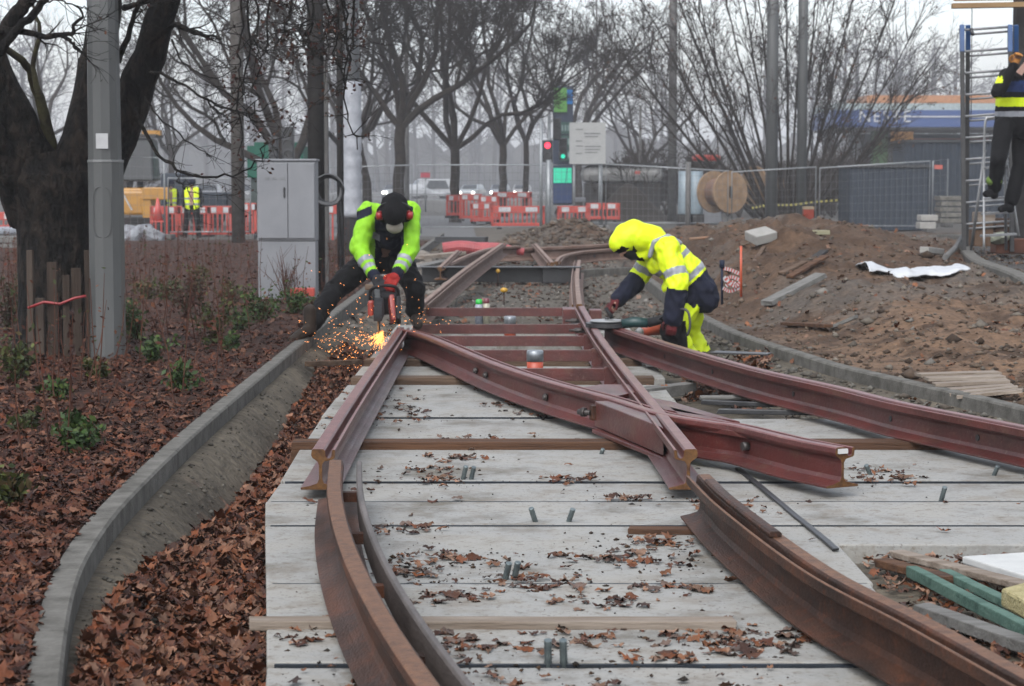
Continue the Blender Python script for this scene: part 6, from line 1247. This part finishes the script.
# ---------------------------------------------------------------- worker with the cut-off saw
Yw = 18.0
P1 = {}
loc = G(395, 335, .1)
w1 = thing('person', 'worker in lime jacket and black beanie with red ear defenders bending over sparking saw', 'person', (V(380, 330, Yw).x, Yw, .19))
pel = V(383, 254, 18.5); hL, hR = V(371, 260, 18.48), V(399, 258, 18.48); wai = V(386, 240, 18.35); che = V(390, 222, 18.12); nk = V(393, 211, 17.93); hd_ = V(394.5, 214, 17.80)
sL_, sR_ = V(368, 212, 18.02), V(410, 211, 18.02); eL, eR = V(359, 248, 17.92), V(411, 247, 17.90); wL, wR = V(375, 277, 17.70), V(397, 274, 17.68)
kL, kR = V(335, 290, 18.12), V(415, 289, 17.98); aL, aR = V(310, 327, 17.55), V(415, 315, 18.12); tL, tR = V(292, 341, 17.25), V(418, 325, 17.86)
hm = head_frame((0.02, -.62, -.78), (0, -.75, .62))
body = [(pel, wai, .12, .11), (wai, che, .11, .12), (che, nk, .12, .05), (nk, hd_, .05, .05), (che, sL_, .08, .05), (che, sR_, .08, .05), (sL_, eL, .045, .038), (eL, wL, .036, .026), (sR_, eR, .045, .038), (eR, wR, .036, .026), (pel, hL, .09, .085), (pel, hR, .09, .085), (hL, kL, .08, .055), (kL, aL, .052, .038), (hR, kR, .08, .055), (kR, aR, .052, .038), (aL, tL, .036, .03), (aR, tR, .036, .03)]
blob('body', body + head_bones(hd_, hm, 1.1) + hand(wL, V(384, 288, 17.62) - wL, (0, 0, 1), (1, 0, 0)) + hand(wR, V(388, 288, 17.6) - wR, (0, 0, 1), (-1, 0, 0)), [Mskin], None, w1, .012, 3)
eyes(hd_, hm, w1, 1.1)
jb = [(V(374, 249, 18.4), V(376, 232, 18.25), .115, .115, 'torso'), (V(398, 249, 18.4), V(400, 232, 18.25), .115, .115, 'torso'), (V(376, 232, 18.25), V(377, 216, 18.06), .115, .105, 'torso'), (V(400, 232, 18.25), V(402, 216, 18.06), .115, .105, 'torso'), (V(388, 236, 18.2), V(391, 220, 18.0), .12, .10, 'torso'),
      (V(377, 216, 18.06), sL_, .10, .09, 'sh'), (V(402, 216, 18.06), sR_, .10, .088, 'sh'), (nk, nk + (hd_ - nk) * .5, .085, .078, 'collar'), (sL_, eL, .088, .082, 'ua'), (eL, wL, .080, .052, 'fa'), (sR_, eR, .086, .080, 'ua'), (eR, wR, .078, .052, 'fa')]
def f1(tg_, t, c, n):
    px = 512 + F * c.x / c.y; py = 185 + F * (CH - c.z) / c.y
    if tg_ == 'collar': return 2
    if tg_ in ('sh', 'ua', 'torso'):
        if abs((py - 217) + (px - 355) * .42) < 4.5 and 353 < px < 372: return 2
        if abs((py - 206) - (px - 403) * .55) < 4.5 and 402 < px < 413: return 2
        if abs((py - 232) - (px - 368) * .5) < 3.5 and 364 < px < 380 and tg_ == 'torso': return 1
    if tg_ == 'fa': return 2 if t > .88 else (1 if .42 < t < .56 or .66 < t < .78 else 0)
    if tg_ == 'sh': return 2 if t < .4 and c.z > che.z and False else 0
    if 375 < px < 404 and py > 212 and n.y < .1: return 2
    return 2 if py > 258 else 0
blob('jacket', jb, [Mhv, Mrefl, Mnavy], f1, w1, .010, 3, .018, 11, 1)
tb = [(pel, hL, .145, .125, 'h'), (pel, hR, .145, .125, 'h'), (hL, kL, .125, .094, 'th'), (kL, aL + (kL - aL) * .12, .090, .082, 'sk'), (hR, kR, .120, .088, 'th'), (kR, aR + (kR - aR) * .12, .084, .076, 'sk'), (hL, hR, .13, .13, 'h')]
blob('trousers', tb, [Mblk], None, w1, .011, 3, .018, 10, 2)
boot(aL, tL, 0, w1); boot(aR, tR, 0, w1)
M_ = hm; hat = blob('beanie', [(hd_ + M_ @ Vector((0, -.045, .055)), hd_ + M_ @ Vector((0, .045, .07)), .122, .108), (hd_ + M_ @ Vector((0, -.06, .03)), hd_ + M_ @ Vector((0, -.05, -.03)), .11, .09)], [Mwool], None, w1, .012, 2, .003, 30, 3)
blob('hood_collar', [(hd_ + M_ @ Vector((-.09, -.06, -.08)), hd_ + M_ @ Vector((.09, -.06, -.08)), .075, .075)], [Mblk], None, w1, .012, 2)
for sx in (-1, 1):
    e_ = hd_ + M_ @ Vector((sx * .125, .01, -.005)); d_ = M_ @ Vector((sx, 0, 0)); mb = MB(); mb.tube([e_ - d_ * .02, e_ + d_ * .005, e_ + d_ * .028, e_ + d_ * .036], [.038, .042, .037, .02], 16); mb.build('ear_defender', mat('ear_red', (.50, .03, .03), (.4, .02, .02), rough=.35), w1)
mb = MB(); mb.tube([hd_ + M_ @ Vector((.148 * cos(t), -.01, .15 * sin(t) + .01)) for t in np.linspace(.1, pi - .1, 16)], .009, 6); mb.build('headband', Mblack, w1)
ell('dust_mask', hd_ + M_ @ Vector((0, .092, -.058)), (.074, .06, .066), mat('mask_white', (.55, .52, .44), (.45, .42, .35), rough=.8), w1, M_, 3)
for w_, p_, sd_, mm in ((wR, V(388, 287, 17.58), (-1, 0, 0), Mglr), (wL, V(383, 288, 17.6), (1, 0, 0), mat('dark_glove', (.045, .045, .05), (.025, .025, .028), rough=.8))):
    blob('glove', [(w_ + (w_ - p_).normalized() * .05, w_, .047, .043)] + hand(w_, p_ - w_, (0, 0, 1), sd_, .9, 1.35), [mm], None, w1, .006, 2)
# the saw
sw = thing('cut_off_saw', 'dark cut-off saw with abrasive disc held by the lime jacketed worker, cutting the red rail', 'saw', V(384, 310, 17.55))
Ms = mat('saw_dark', (.035, .035, .038), (.018, .018, .02), scale=12, rough=.7); Mso = mat('saw_red', (.42, .05, .035), (.3, .04, .03), scale=8, rough=.4); Msg = mat('saw_grey', (.26, .27, .27), (.18, .19, .19), rough=.4, metal=.5)
cD = V(379, 317, 17.25); mb = MB(); mb.lathe(cD, [(.02, -.004), (.15, -.003), (.15, .003), (.02, .004)], 40, axis='X', sm=False); mb.build('abrasive_disc', mat('disc', (.06, .055, .05), (.04, .035, .03), rough=.7), sw)
bm = MB(); n_ = 18; ro = []
for i in range(n_ + 1): a_ = pi * .0 + pi * i / n_ * 1.05; ro.append((cos(a_) * .165, sin(a_) * .165))
vs = [(cD.x - .035, cD.y + y_, cD.z + z_) for y_, z_ in ro] + [(cD.x + .035, cD.y + y_, cD.z + z_) for y_, z_ in ro]; k = len(ro); ce = [(cD.x - .035, cD.y, cD.z), (cD.x + .035, cD.y, cD.z)]
bm.add(vs + ce, [(i, i + 1, k + i + 1, k + i) for i in range(k - 1)] + [(2 * k, i + 1, i) for i in range(k - 1)] + [(2 * k + 1, k + i, k + i + 1) for i in range(k - 1)]); bm.build('disc_guard', Ms, sw)
mb = MB(); mb.bar(V(379, 314, 17.3), V(377, 292, 17.62), .045, .07); mb.build('cutting_arm', Msg, sw, bevel=.01)
mb = MB(); mb.box(V(385, 297, 17.72), (.20, .30, .20), rot=Euler((.5, 0, 0)).to_matrix()); mb.build('engine_body', Ms, sw, bevel=.03)
mb = MB(); mb.bar(V(391, 296, 17.5), V(393, 322, 17.4), .045, .10); mb.box(V(371, 308, 17.42), (.05, .12, .13)); mb.build('red_cover', Mso, sw, bevel=.015)
mb = MB(); mb.bar(V(398, 298, 17.55), V(398, 322, 17.45), .05, .12); mb.build('side_cover', Ms, sw, bevel=.015)
mb = MB(); mb.tube(spline([V(370, 300, 17.6), V(371, 290, 17.55), V(380, 286, 17.5), V(392, 286, 17.5), V(398, 290, 17.55), V(398, 302, 17.6)], 24), .014, 8); mb.build('front_handle', Ms, sw)
mb = MB(); mb.box(V(375, 287, 17.72), (.17, .10, .05)); mb.build('top_plate', mat('saw_tan', (.22, .13, .07), rough=.5), sw, bevel=.01)
# sparks
Mspk = mat('spark', (1, .4, .1), emit=(1, .36, .10), es=5)
rs = np.random.RandomState(8); q0 = np.array(V(383, 333, 17.2)); Vs, Fs = [], []; n = 520
for i in range(n):
    u = rs.rand() ** 1.3; a_ = rs.uniform(2.5, 5.2) if u < .35 else rs.normal(3.7, .75); ln = .04 + u * .8
    if rs.rand() < .14: a_ = rs.uniform(-.4, 1.6); ln *= .75
    p = q0 + np.array([cos(a_) * ln * .95, rs.normal(.0, .25) + ln * .25, sin(a_) * ln * .45 - .03]); p[2] = max(p[2], -.1 + rs.rand() * .02)
    if i % 7 == 0: p = q0 + np.array([rs.normal(-.15, .22), rs.normal(.1, .2), rs.normal(.12, .22)])
    d_ = (p - q0); d_ /= np.linalg.norm(d_) + 1e-6; L = rs.uniform(.002, .008) * (1 if rs.rand() < .85 else 2.2); w_ = rs.uniform(.001, .0022); s1 = np.cross(d_, [0, 1, 0]); s1 /= np.linalg.norm(s1) + 1e-6; s2 = np.cross(d_, s1); b0 = len(Vs) * 6
    Vs.append(np.stack([p - d_ * L, p + d_ * L, p + s1 * w_, p - s1 * w_, p + s2 * w_, p - s2 * w_])); Fs += [(b0 + 0, b0 + 2, b0 + 4), (b0 + 0, b0 + 4, b0 + 3), (b0 + 0, b0 + 3, b0 + 5), (b0 + 0, b0 + 5, b0 + 2), (b0 + 1, b0 + 4, b0 + 2), (b0 + 1, b0 + 3, b0 + 4), (b0 + 1, b0 + 5, b0 + 3), (b0 + 1, b0 + 2, b0 + 5)]
tag(mesh_obj('sparks', np.concatenate(Vs), np.array(Fs), Mspk), kind='stuff')
Mfl = mat('spark_core', (1, .5, .15), emit=(1, .40, .10), es=3); Vc = []; Fc = []
for i in range(90):
    a_ = rs.normal(4.05, .32); L = rs.uniform(.02, .15); p = q0 + np.array([0, 0, .012]); e_ = p + np.array([cos(a_) * L, -.01, sin(a_) * L]); w_ = .0016; b0 = len(Vc) * 3; Vc.append(np.stack([p + rs.normal(0, .006, 3), e_ + [w_, 0, 0], e_ - [w_, 0, 0]])); Fc.append((b0, b0 + 1, b0 + 2))
tag(mesh_obj('spark_jet', np.concatenate(Vc), np.array(Fc), Mfl), kind='stuff')
pl = bpy.data.lights.new('spark_light', 'POINT'); pl.energy = 4; pl.color = (1, .45, .15); pl.shadow_soft_size = .05; plo = bpy.data.objects.new('spark_light', pl); COL.objects.link(plo); plo.location = V(376, 331, 17.1)

# ---------------------------------------------------------------- worker in yellow with the grinder
Y2 = 17.5
w2 = thing('person', 'hooded worker in bright yellow hi-vis suit with navy hem bending to a grinder', 'person', (V(692, 350, Y2).x, Y2, -.05))
pel = V(697, 288, 17.62); wai = V(686, 268, 17.58); che = V(668, 250, 17.55); nk = V(650, 236, 17.52); hd_ = V(634, 240, 17.5)
sN, sF = V(668, 248, 17.33), V(655, 247, 17.75); eN, eF = V(678, 284, 17.22), V(640, 277, 17.80); wN, wF = V(673, 318, 17.22), V(618, 299, 17.66)
hN, hF = V(692, 294, 17.50), V(694, 294, 17.74); kN, kF = V(672, 331, 17.36), V(688, 333, 17.85); aN, aF = V(688, 364, 17.5), V(702, 362, 17.85); tN, tF = V(676, 369, 17.42), V(690, 369, 17.8)
hm = head_frame((-.72, -.12, -.62), (-.62, 0, .75))
body = [(pel, wai, .12, .11), (wai, che, .11, .12), (che, nk, .11, .05), (nk, hd_, .05, .05), (che, sN, .08, .05), (che, sF, .08, .05), (sN, eN, .045, .038), (eN, wN, .036, .026), (sF, eF, .045, .038), (eF, wF, .036, .026), (pel, hN, .09, .085), (pel, hF, .09, .085), (hN, kN, .075, .055), (kN, aN, .05, .038), (hF, kF, .075, .055), (kF, aF, .05, .038), (aN, tN, .036, .03), (aF, tF, .036, .03)]
blob('body', body + head_bones(hd_, hm, 1.0) + hand(wN, V(671, 332, 17.2) - wN, (0, 0, 1), (-1, 0, 0)) + hand(wF, V(608, 306, 17.6) - wF, (0, 0, 1), (0, -1, 0)), [Mskin], None, w2, .012, 3); eyes(hd_, hm, w2)
jb = [(V(706, 299, 17.48), V(700, 290, 17.48), .115, .14, 't0'), (V(705, 300, 17.70), V(700, 290, 17.70), .115, .14, 't0'), (V(690, 299, 17.45), V(692, 290, 17.48), .115, .13, 't0'), (V(702, 296, 17.50), V(690, 276, 17.48), .14, .15, 't0'), (V(702, 296, 17.72), V(690, 276, 17.70), .14, .15, 't0'), (V(690, 276, 17.48), V(672, 256, 17.46), .15, .135, 't1'), (V(690, 276, 17.70), V(672, 256, 17.66), .15, .135, 't1'), (V(672, 256, 17.46), V(657, 244, 17.48), .135, .105, 't2'), (V(672, 256, 17.66), V(657, 244, 17.6), .135, .105, 't2'),
      (V(676, 272, 17.58), V(660, 262, 17.55), .11, .12, 't1'), (V(674, 282, 17.58), V(668, 288, 17.58), .09, .05, 't1'),
      (V(668, 252, 17.45), sN, .11, .105, 'ua'), (sN, eN, .105, .098, 'ua'), (eN, wN, .096, .080, 'fa'), (V(660, 252, 17.65), sF, .10, .095, 'ua'), (sF, eF, .095, .090, 'ua'), (eF, wF, .088, .070, 'fa')]
dT = (V(657, 244, 17.55) - V(702, 296, 17.55)); LT = dT.length; dT.normalize(); oT = V(702, 296, 17.55)
def f2(tg_, t, c, n):
    if tg_ == 'ua': return 1 if .62 < t < .82 else 0
    if tg_ == 'fa': return 1 if t < .13 else (2 if t > .13 else 0)
    s_ = (c - oT).dot(dT) / LT
    if s_ < .27: return 2
    if .31 < s_ < .40: return 1
    if .62 < s_ < .70: return 1
    return 0
blob('jacket', jb, [Mhy, Mrefl, Mnavy], f2, w2, .010, 3, .020, 10, 5)
# shoulder tape
blob('shoulder_tape', [(V(650, 256, 17.36), V(654, 242, 17.34), .022, .022), (V(654, 242, 17.34), V(668, 236, 17.38), .022, .022), (V(668, 236, 17.38), V(680, 243, 17.40), .022, .022)], [Mrefl], None, w2, .009, 1)
HM2 = hm.transposed(); HD2 = hd_.copy()
hb = [(hd_ + hm @ Vector((0, -.03, .04)), hd_ + hm @ Vector((0, .05, .05)), .130, .122), (hd_ + hm @ Vector((0, -.04, .0)), V(652, 240, 17.54), .135, .13), (hd_ + hm @ Vector((0, .02, .085)), hd_ + hm @ Vector((0, .11, .065)), .10, .095), (V(652, 243, 17.5), V(644, 255, 17.5), .08, .055), (V(640, 256, 17.5), V(636, 252, 17.48), .045, .03)]
hood = blob('hood', hb, [Mhy, Mblk], lambda tg_, t, c, n: (lambda L_, N_: 1 if (N_.y > .45 and L_.z < .035 and L_.y > .05) else 0)(HM2 @ (c - HD2), HM2 @ n), w2, .010, 3, .004, 8, 6)  # black faces paint the shade inside the hood opening
blob('scarf', [(hd_ + hm @ Vector((0, .10, -.04)), hd_ + hm @ Vector((0, .09, -.09)), .06, .05)], [Mblk], None, w2, .012, 2)
blob('face', [(hd_ + hm @ Vector((0, .095, .0)), hd_ + hm @ Vector((0, .10, -.02)), .066, .06), (hd_ + hm @ Vector((0, .155, .0)), hd_ + hm @ Vector((0, .168, -.03)), .012, .016)], [Mskin], None, w2, .008, 2)
tb = [(pel, hN, .14, .125, 'h'), (pel, hF, .14, .125, 'h'), (hN, kN, .13, .105, 'th'), (kN, aN + Vector((0, 0, .05)), .105, .10, 'sk'), (hF, kF, .125, .10, 'th'), (kF, aF + Vector((0, 0, .05)), .10, .09, 'sk')]
def f3(tg_, t, c, n):
    if tg_ == 'h': return 0
    px = 512 + F * c.x / c.y; py = 185 + F * (CH - c.z) / c.y
    if px < 686 + (py - 322) * .1 and py > 321: return 1
    return 0
blob('trousers', tb, [Mhy, Mblk], f3, w2, .011, 3, .02, 10, 7)
boot(aN, tN, 0, w2, Mblk); boot(aF, tF, 0, w2, Mblk)
for w_, p_, sd_ in ((wN, V(671, 332, 17.2), (-1, 0, 0)), (wF, V(607, 307, 17.6), (0, -1, 0))): blob('glove', [(w_ + (w_ - p_).normalized() * .06, w_, .046, .044)] + hand(w_, p_ - w_, (0, 0, 1), sd_, .8, 1.15), [Mgld], None, w2, .006, 2)
# grinder
gd = thing('angle_grinder', 'dark green angle grinder with pale round disc resting on rails before the yellow worker', 'grinder', V(630, 325, 17.4))
mb = MB(); c_ = V(607, 321, 17.5); mb.lathe(c_, [(.02, -.012), (.14, -.010), (.15, .0), (.14, .010), (.03, .014)], 36, sm=False); mb.build('disc', mat('disc_pale', (.45, .46, .47), (.36, .37, .38), rough=.4, metal=.3), gd)
mb = MB(); mb.lathe(c_ + Vector((0, 0, .016)), [(.018, -.004), (.018, .014)], 12); mb.build('spindle', Mblack, gd)
mb = MB(); mb.lathe(c_, [(.05, -.075), (.185, -.05), (.185, -.016), (.05, -.014)], 30, sm=False); mb.build('guard', Mblack, gd)
mb = MB(); mb.tube([V(622, 324, 17.4), V(634, 322, 17.38), V(648, 323, 17.36)], [.04, .046, .04], 14); mb.build('gear_head', mat('makita_green' if 0 else 'tool_green', (.010, .055, .055), (.006, .035, .035), rough=.45), gd)
mb = MB(); mb.tube([V(648, 323, 17.36), V(660, 320, 17.33), V(672, 315, 17.30), V(678, 314, 17.28)], [.04, .038, .033, .03], 12); mb.build('motor_body', Ms, gd)
mb = MB(); mb.tube(spline([V(660, 319, 17.3), V(668, 313, 17.2), V(680, 309, 17.15), V(688, 312, 17.12), V(690, 326, 17.1), V(687, 336, 17.1)], 24), .011, 7); mb.build('power_cord', Mblack, gd)
mb = MB(); mb.tube([V(612, 318, 17.55), V(606, 308, 17.58)], .018, 8); mb.build('side_handle', Ms, gd)
plank('steel_plate', G(712, 352, .245), G(768, 354, .245), .14, .012, Mblack, 'thin dark plate lying on the long red rail right of the yellow worker', 'steel plate')

# ---------------------------------------------------------------- far workers
def standing(px, ytop, ybot, Y, label, vest, legs, head_m, w_=1.0, back=True, arm=(0, 0), orange=False):
    s = (ybot - ytop) / F * Y / 1.78; b = V(px, ybot, Y); o = thing('person', label, 'person', b); g = lambda x, z, y=0: b + Vector((x * s * w_, y * s, z * s))
    hip = g(0, .93); ch = g(0, 1.32); nk_ = g(0, 1.50); hd2 = g(.0, 1.64, -.02)
    L = [g(-.10, .93), g(-.16, .50, -.02), g(-.20, .08)]; Rr = [g(.10, .93), g(.13, .5, -.02), g(.17, .08)]; SL, SR = g(-.19, 1.42), g(.19, 1.42); EL, ER = g(-.25, 1.15, -.03), g(.27, 1.15, -.03); WL, WR = g(-.20 + arm[0], .95 + arm[1] * .5, -.2), g(.26, .95 + arm[1], -.15)
    body = [(hip, ch, .12 * s, .13 * s), (ch, nk_, .12 * s, .06 * s), (nk_, hd2, .055 * s, .06 * s), (ch, SL, .08 * s, .06 * s), (ch, SR, .08 * s, .06 * s), (SL, EL, .05 * s, .04 * s), (EL, WL, .04 * s, .028 * s), (SR, ER, .05 * s, .04 * s), (ER, WR, .04 * s, .028 * s)] + [(L[0], L[1], .09 * s, .06 * s), (L[1], L[2], .06 * s, .04 * s), (Rr[0], Rr[1], .09 * s, .06 * s), (Rr[1], Rr[2], .06 * s, .04 * s)]
    M2 = head_frame((0, 1, -.2) if back else (0, -1, -.2), (0, 0, 1)); blob('body', body + head_bones(hd2, M2, s) + hand(WL, (0, -.2, -1), (0, 0, 1), (0, 1, 0), .4, s) + hand(WR, (0, -.2, -1), (0, 0, 1), (0, 1, 0), .4, s), [Mskin], None, o, .018, 2)
    blob('jacket_sleeves', [(SL, EL, .075 * s, .065 * s), (EL, WL, .062 * s, .05 * s), (SR, ER, .075 * s, .065 * s), (ER, WR, .062 * s, .05 * s)], [legs], None, o, .018, 2)
    z0, z1 = g(0, .85).z, g(0, 1.5).z
    blob('vest', [(g(-.09, .92), g(-.11, 1.40), .13 * s, .12 * s, ''), (g(.09, .92), g(.11, 1.40), .13 * s, .12 * s, '')], [vest, Mrefl], lambda a, t, c, n: 1 if any(abs((c.z - z0) / (z1 - z0) - q_) < .045 for q_ in (.25, .5)) else 0, o, .018, 2)
    blob('trousers', [(g(0, .95), L[0], .13 * s, .12 * s), (g(0, .95), Rr[0], .13 * s, .12 * s), (L[0], L[1], .12 * s, .09 * s), (L[1], L[2], .09 * s, .075 * s), (Rr[0], Rr[1], .12 * s, .09 * s), (Rr[1], Rr[2], .09 * s, .075 * s)], [legs], None, o, .018, 2)
    blob('hood', [(hd2 + Vector((0, 0, .02)) * s, hd2 + Vector((0, .02, .05)) * s, .125 * s, .12 * s)], [head_m], None, o, .018, 2)
    for q_ in (L[2], Rr[2]): blob('boot', [(q_ + Vector((0, .02, -.03)) * s, q_ + Vector((0, -.14, -.04)) * s, .05 * s, .045 * s)], [Mboot], None, o, .018, 1)
    return o
standing(192.5, 178, 239, 53.5, 'distant worker seen from behind in yellow vest and dark hood by the left barriers', Mhy, Mblk, Mnavy, 1.1)
standing(172, 181, 232, 59, 'half-hidden distant worker in yellow vest just left of the other one', Mhy, Mblk, Mnavy, .9)
standing(136, 139, 200, 59.5, 'distant person in orange hi-vis vest up by the excavator cab', Mora, Mblk, Mblk, 1.0)
# climbing worker at the right edge
Y3 = 26.0; w3 = thing('person', 'worker in black jacket with yellow bands climbing the step platform at the right edge', 'person', (V(1005, 210, Y3).x, Y3, V(1005, 212, Y3).z))
pel = V(1012, 122, Y3); che = V(1018, 85, Y3 - .1); nk = V(1030, 62, Y3 - .15); hd_ = V(1040, 45, Y3 - .2); sN = V(1006, 76, Y3 - .25); sF = V(1040, 72, Y3 + .1); eN, wN = V(1000, 100, Y3 - .35), V(1014, 66, Y3 - .5); eF, wF = V(1052, 95, Y3), V(1030, 70, Y3 - .3)
eN = V(998, 92, Y3 - .45); hN, hF = V(1004, 126, Y3 - .1), V(1022, 126, Y3 + .1); kN, kF = V(998, 160, Y3 - .3), V(1020, 165, Y3 + .1); aN, aF = V(994, 192, Y3 - .05), V(1010, 206, Y3 + .1); tN, tF = V(986, 194, Y3 - .2), V(1001, 209, Y3 - .05)
hm3 = head_frame((-.5, .6, .2), (0, 0, 1)); body = [(pel, che, .13, .13), (che, nk, .13, .06), (nk, hd_, .055, .06), (che, sN, .09, .06), (che, sF, .09, .06), (sN, eN, .05, .04), (eN, wN, .04, .03), (sF, eF, .05, .04), (eF, wF, .04, .03), (hN, kN, .085, .06), (kN, aN, .058, .042), (hF, kF, .085, .06), (kF, aF, .058, .042), (pel, hN, .1, .09), (pel, hF, .1, .09), (aN, tN, .04, .035), (aF, tF, .04, .035)]
blob('body', body + head_bones(hd_, hm3) + hand(wN, (.3, -.1, 1), (0, 0, 1), (-1, 0, 0), .7) + hand(wF, (.3, 0, 1), (0, 0, 1), (-1, 0, 0), .7), [Mskin], None, w3, .014, 3)
AX = V(1002, 80, 25.5).x
blob('jacket', [(V(1008, 126, Y3), V(1010, 85, Y3 - .1), .17, .17, 't'), (V(1022, 126, Y3), V(1028, 80, Y3 - .1), .17, .17, 't'), (sN, eN, .095, .085, 'a'), (eN, wN, .08, .06, 'a'), (che, sN, .13, .10, 's'), (sF, eF, .09, .08, 'a'), (eF, wF, .075, .055, 'a')], [Mblk, Mhy, Mrefl, mat('blue_cloth', (.03, .06, .2), rough=.8)],
     lambda tg_, t, c, n: (lambda py: 1 if (98 < py < 107 and tg_ != 'x') or (72 < py < 84 and c.x < AX) else 2 if 112 < py < 117 else 3 if 82 < py < 93 and tg_ in ('t', 's') else 0)(185 + F * (CH - c.z) / c.y), w3, .014, 3, .01, 8, 8)
blob('trousers', [(pel, hN, .15, .13), (pel, hF, .15, .13), (hN, kN, .13, .10), (kN, aN + (kN - aN) * .15, .10, .09), (hF, kF, .13, .10), (kF, aF + (kF - aF) * .15, .10, .09)], [Mblk, Mhy], None, w3, .014, 3, .012, 8, 9)
for a_, t_ in ((aN, tN), (aF, tF)): boot(a_, t_, 0, w3, Mblk)
for a_ in (V(993, 183, Y3 - .15),): blob('ankle_band', [(a_ + Vector((-.02, 0, .03)), a_ + Vector((.05, 0, .03)), .07, .07)], [mat('band_green', (.16, .26, .05), rough=.7)], None, w3, .014, 1)
blob('glove', hand(wN, (.3, -.1, 1), (0, 0, 1), (-1, 0, 0), .9, 1.35), [mat('orange_glove', (.55, .24, .05), (.4, .16, .04), rough=.7)], None, w3, .008, 2)
ell('helmet', hd_ + Vector((0, 0, .06)), (.13, .15, .11), mat('helmet_white', (.6, .6, .58), rough=.3), w3)

grow_all(); bpy.data.scenes.remove(TMP)
# ================================================================== HAZE
hz = MB(); hz.box((0, 310, 12), (1400, 1280, 30)); ho = hz.build('haze', None)
ho.data.materials.clear(); hmat = bpy.data.materials.new('haze_air'); hmat.use_nodes = True; t = hmat.node_tree; t.nodes.clear(); pv = t.nodes.new('ShaderNodeVolumePrincipled'); oo = t.nodes.new('ShaderNodeOutputMaterial'); t.links.new(pv.outputs[0], oo.inputs['Volume'])
HAZE = .0007
pv.inputs['Density'].default_value = HAZE; pv.inputs['Color'].default_value = (.93, .95, 1, 1); pv.inputs['Anisotropy'].default_value = .0
ho.data.materials.append(hmat); tag(ho, kind='stuff'); ho.display_type = 'WIRE'
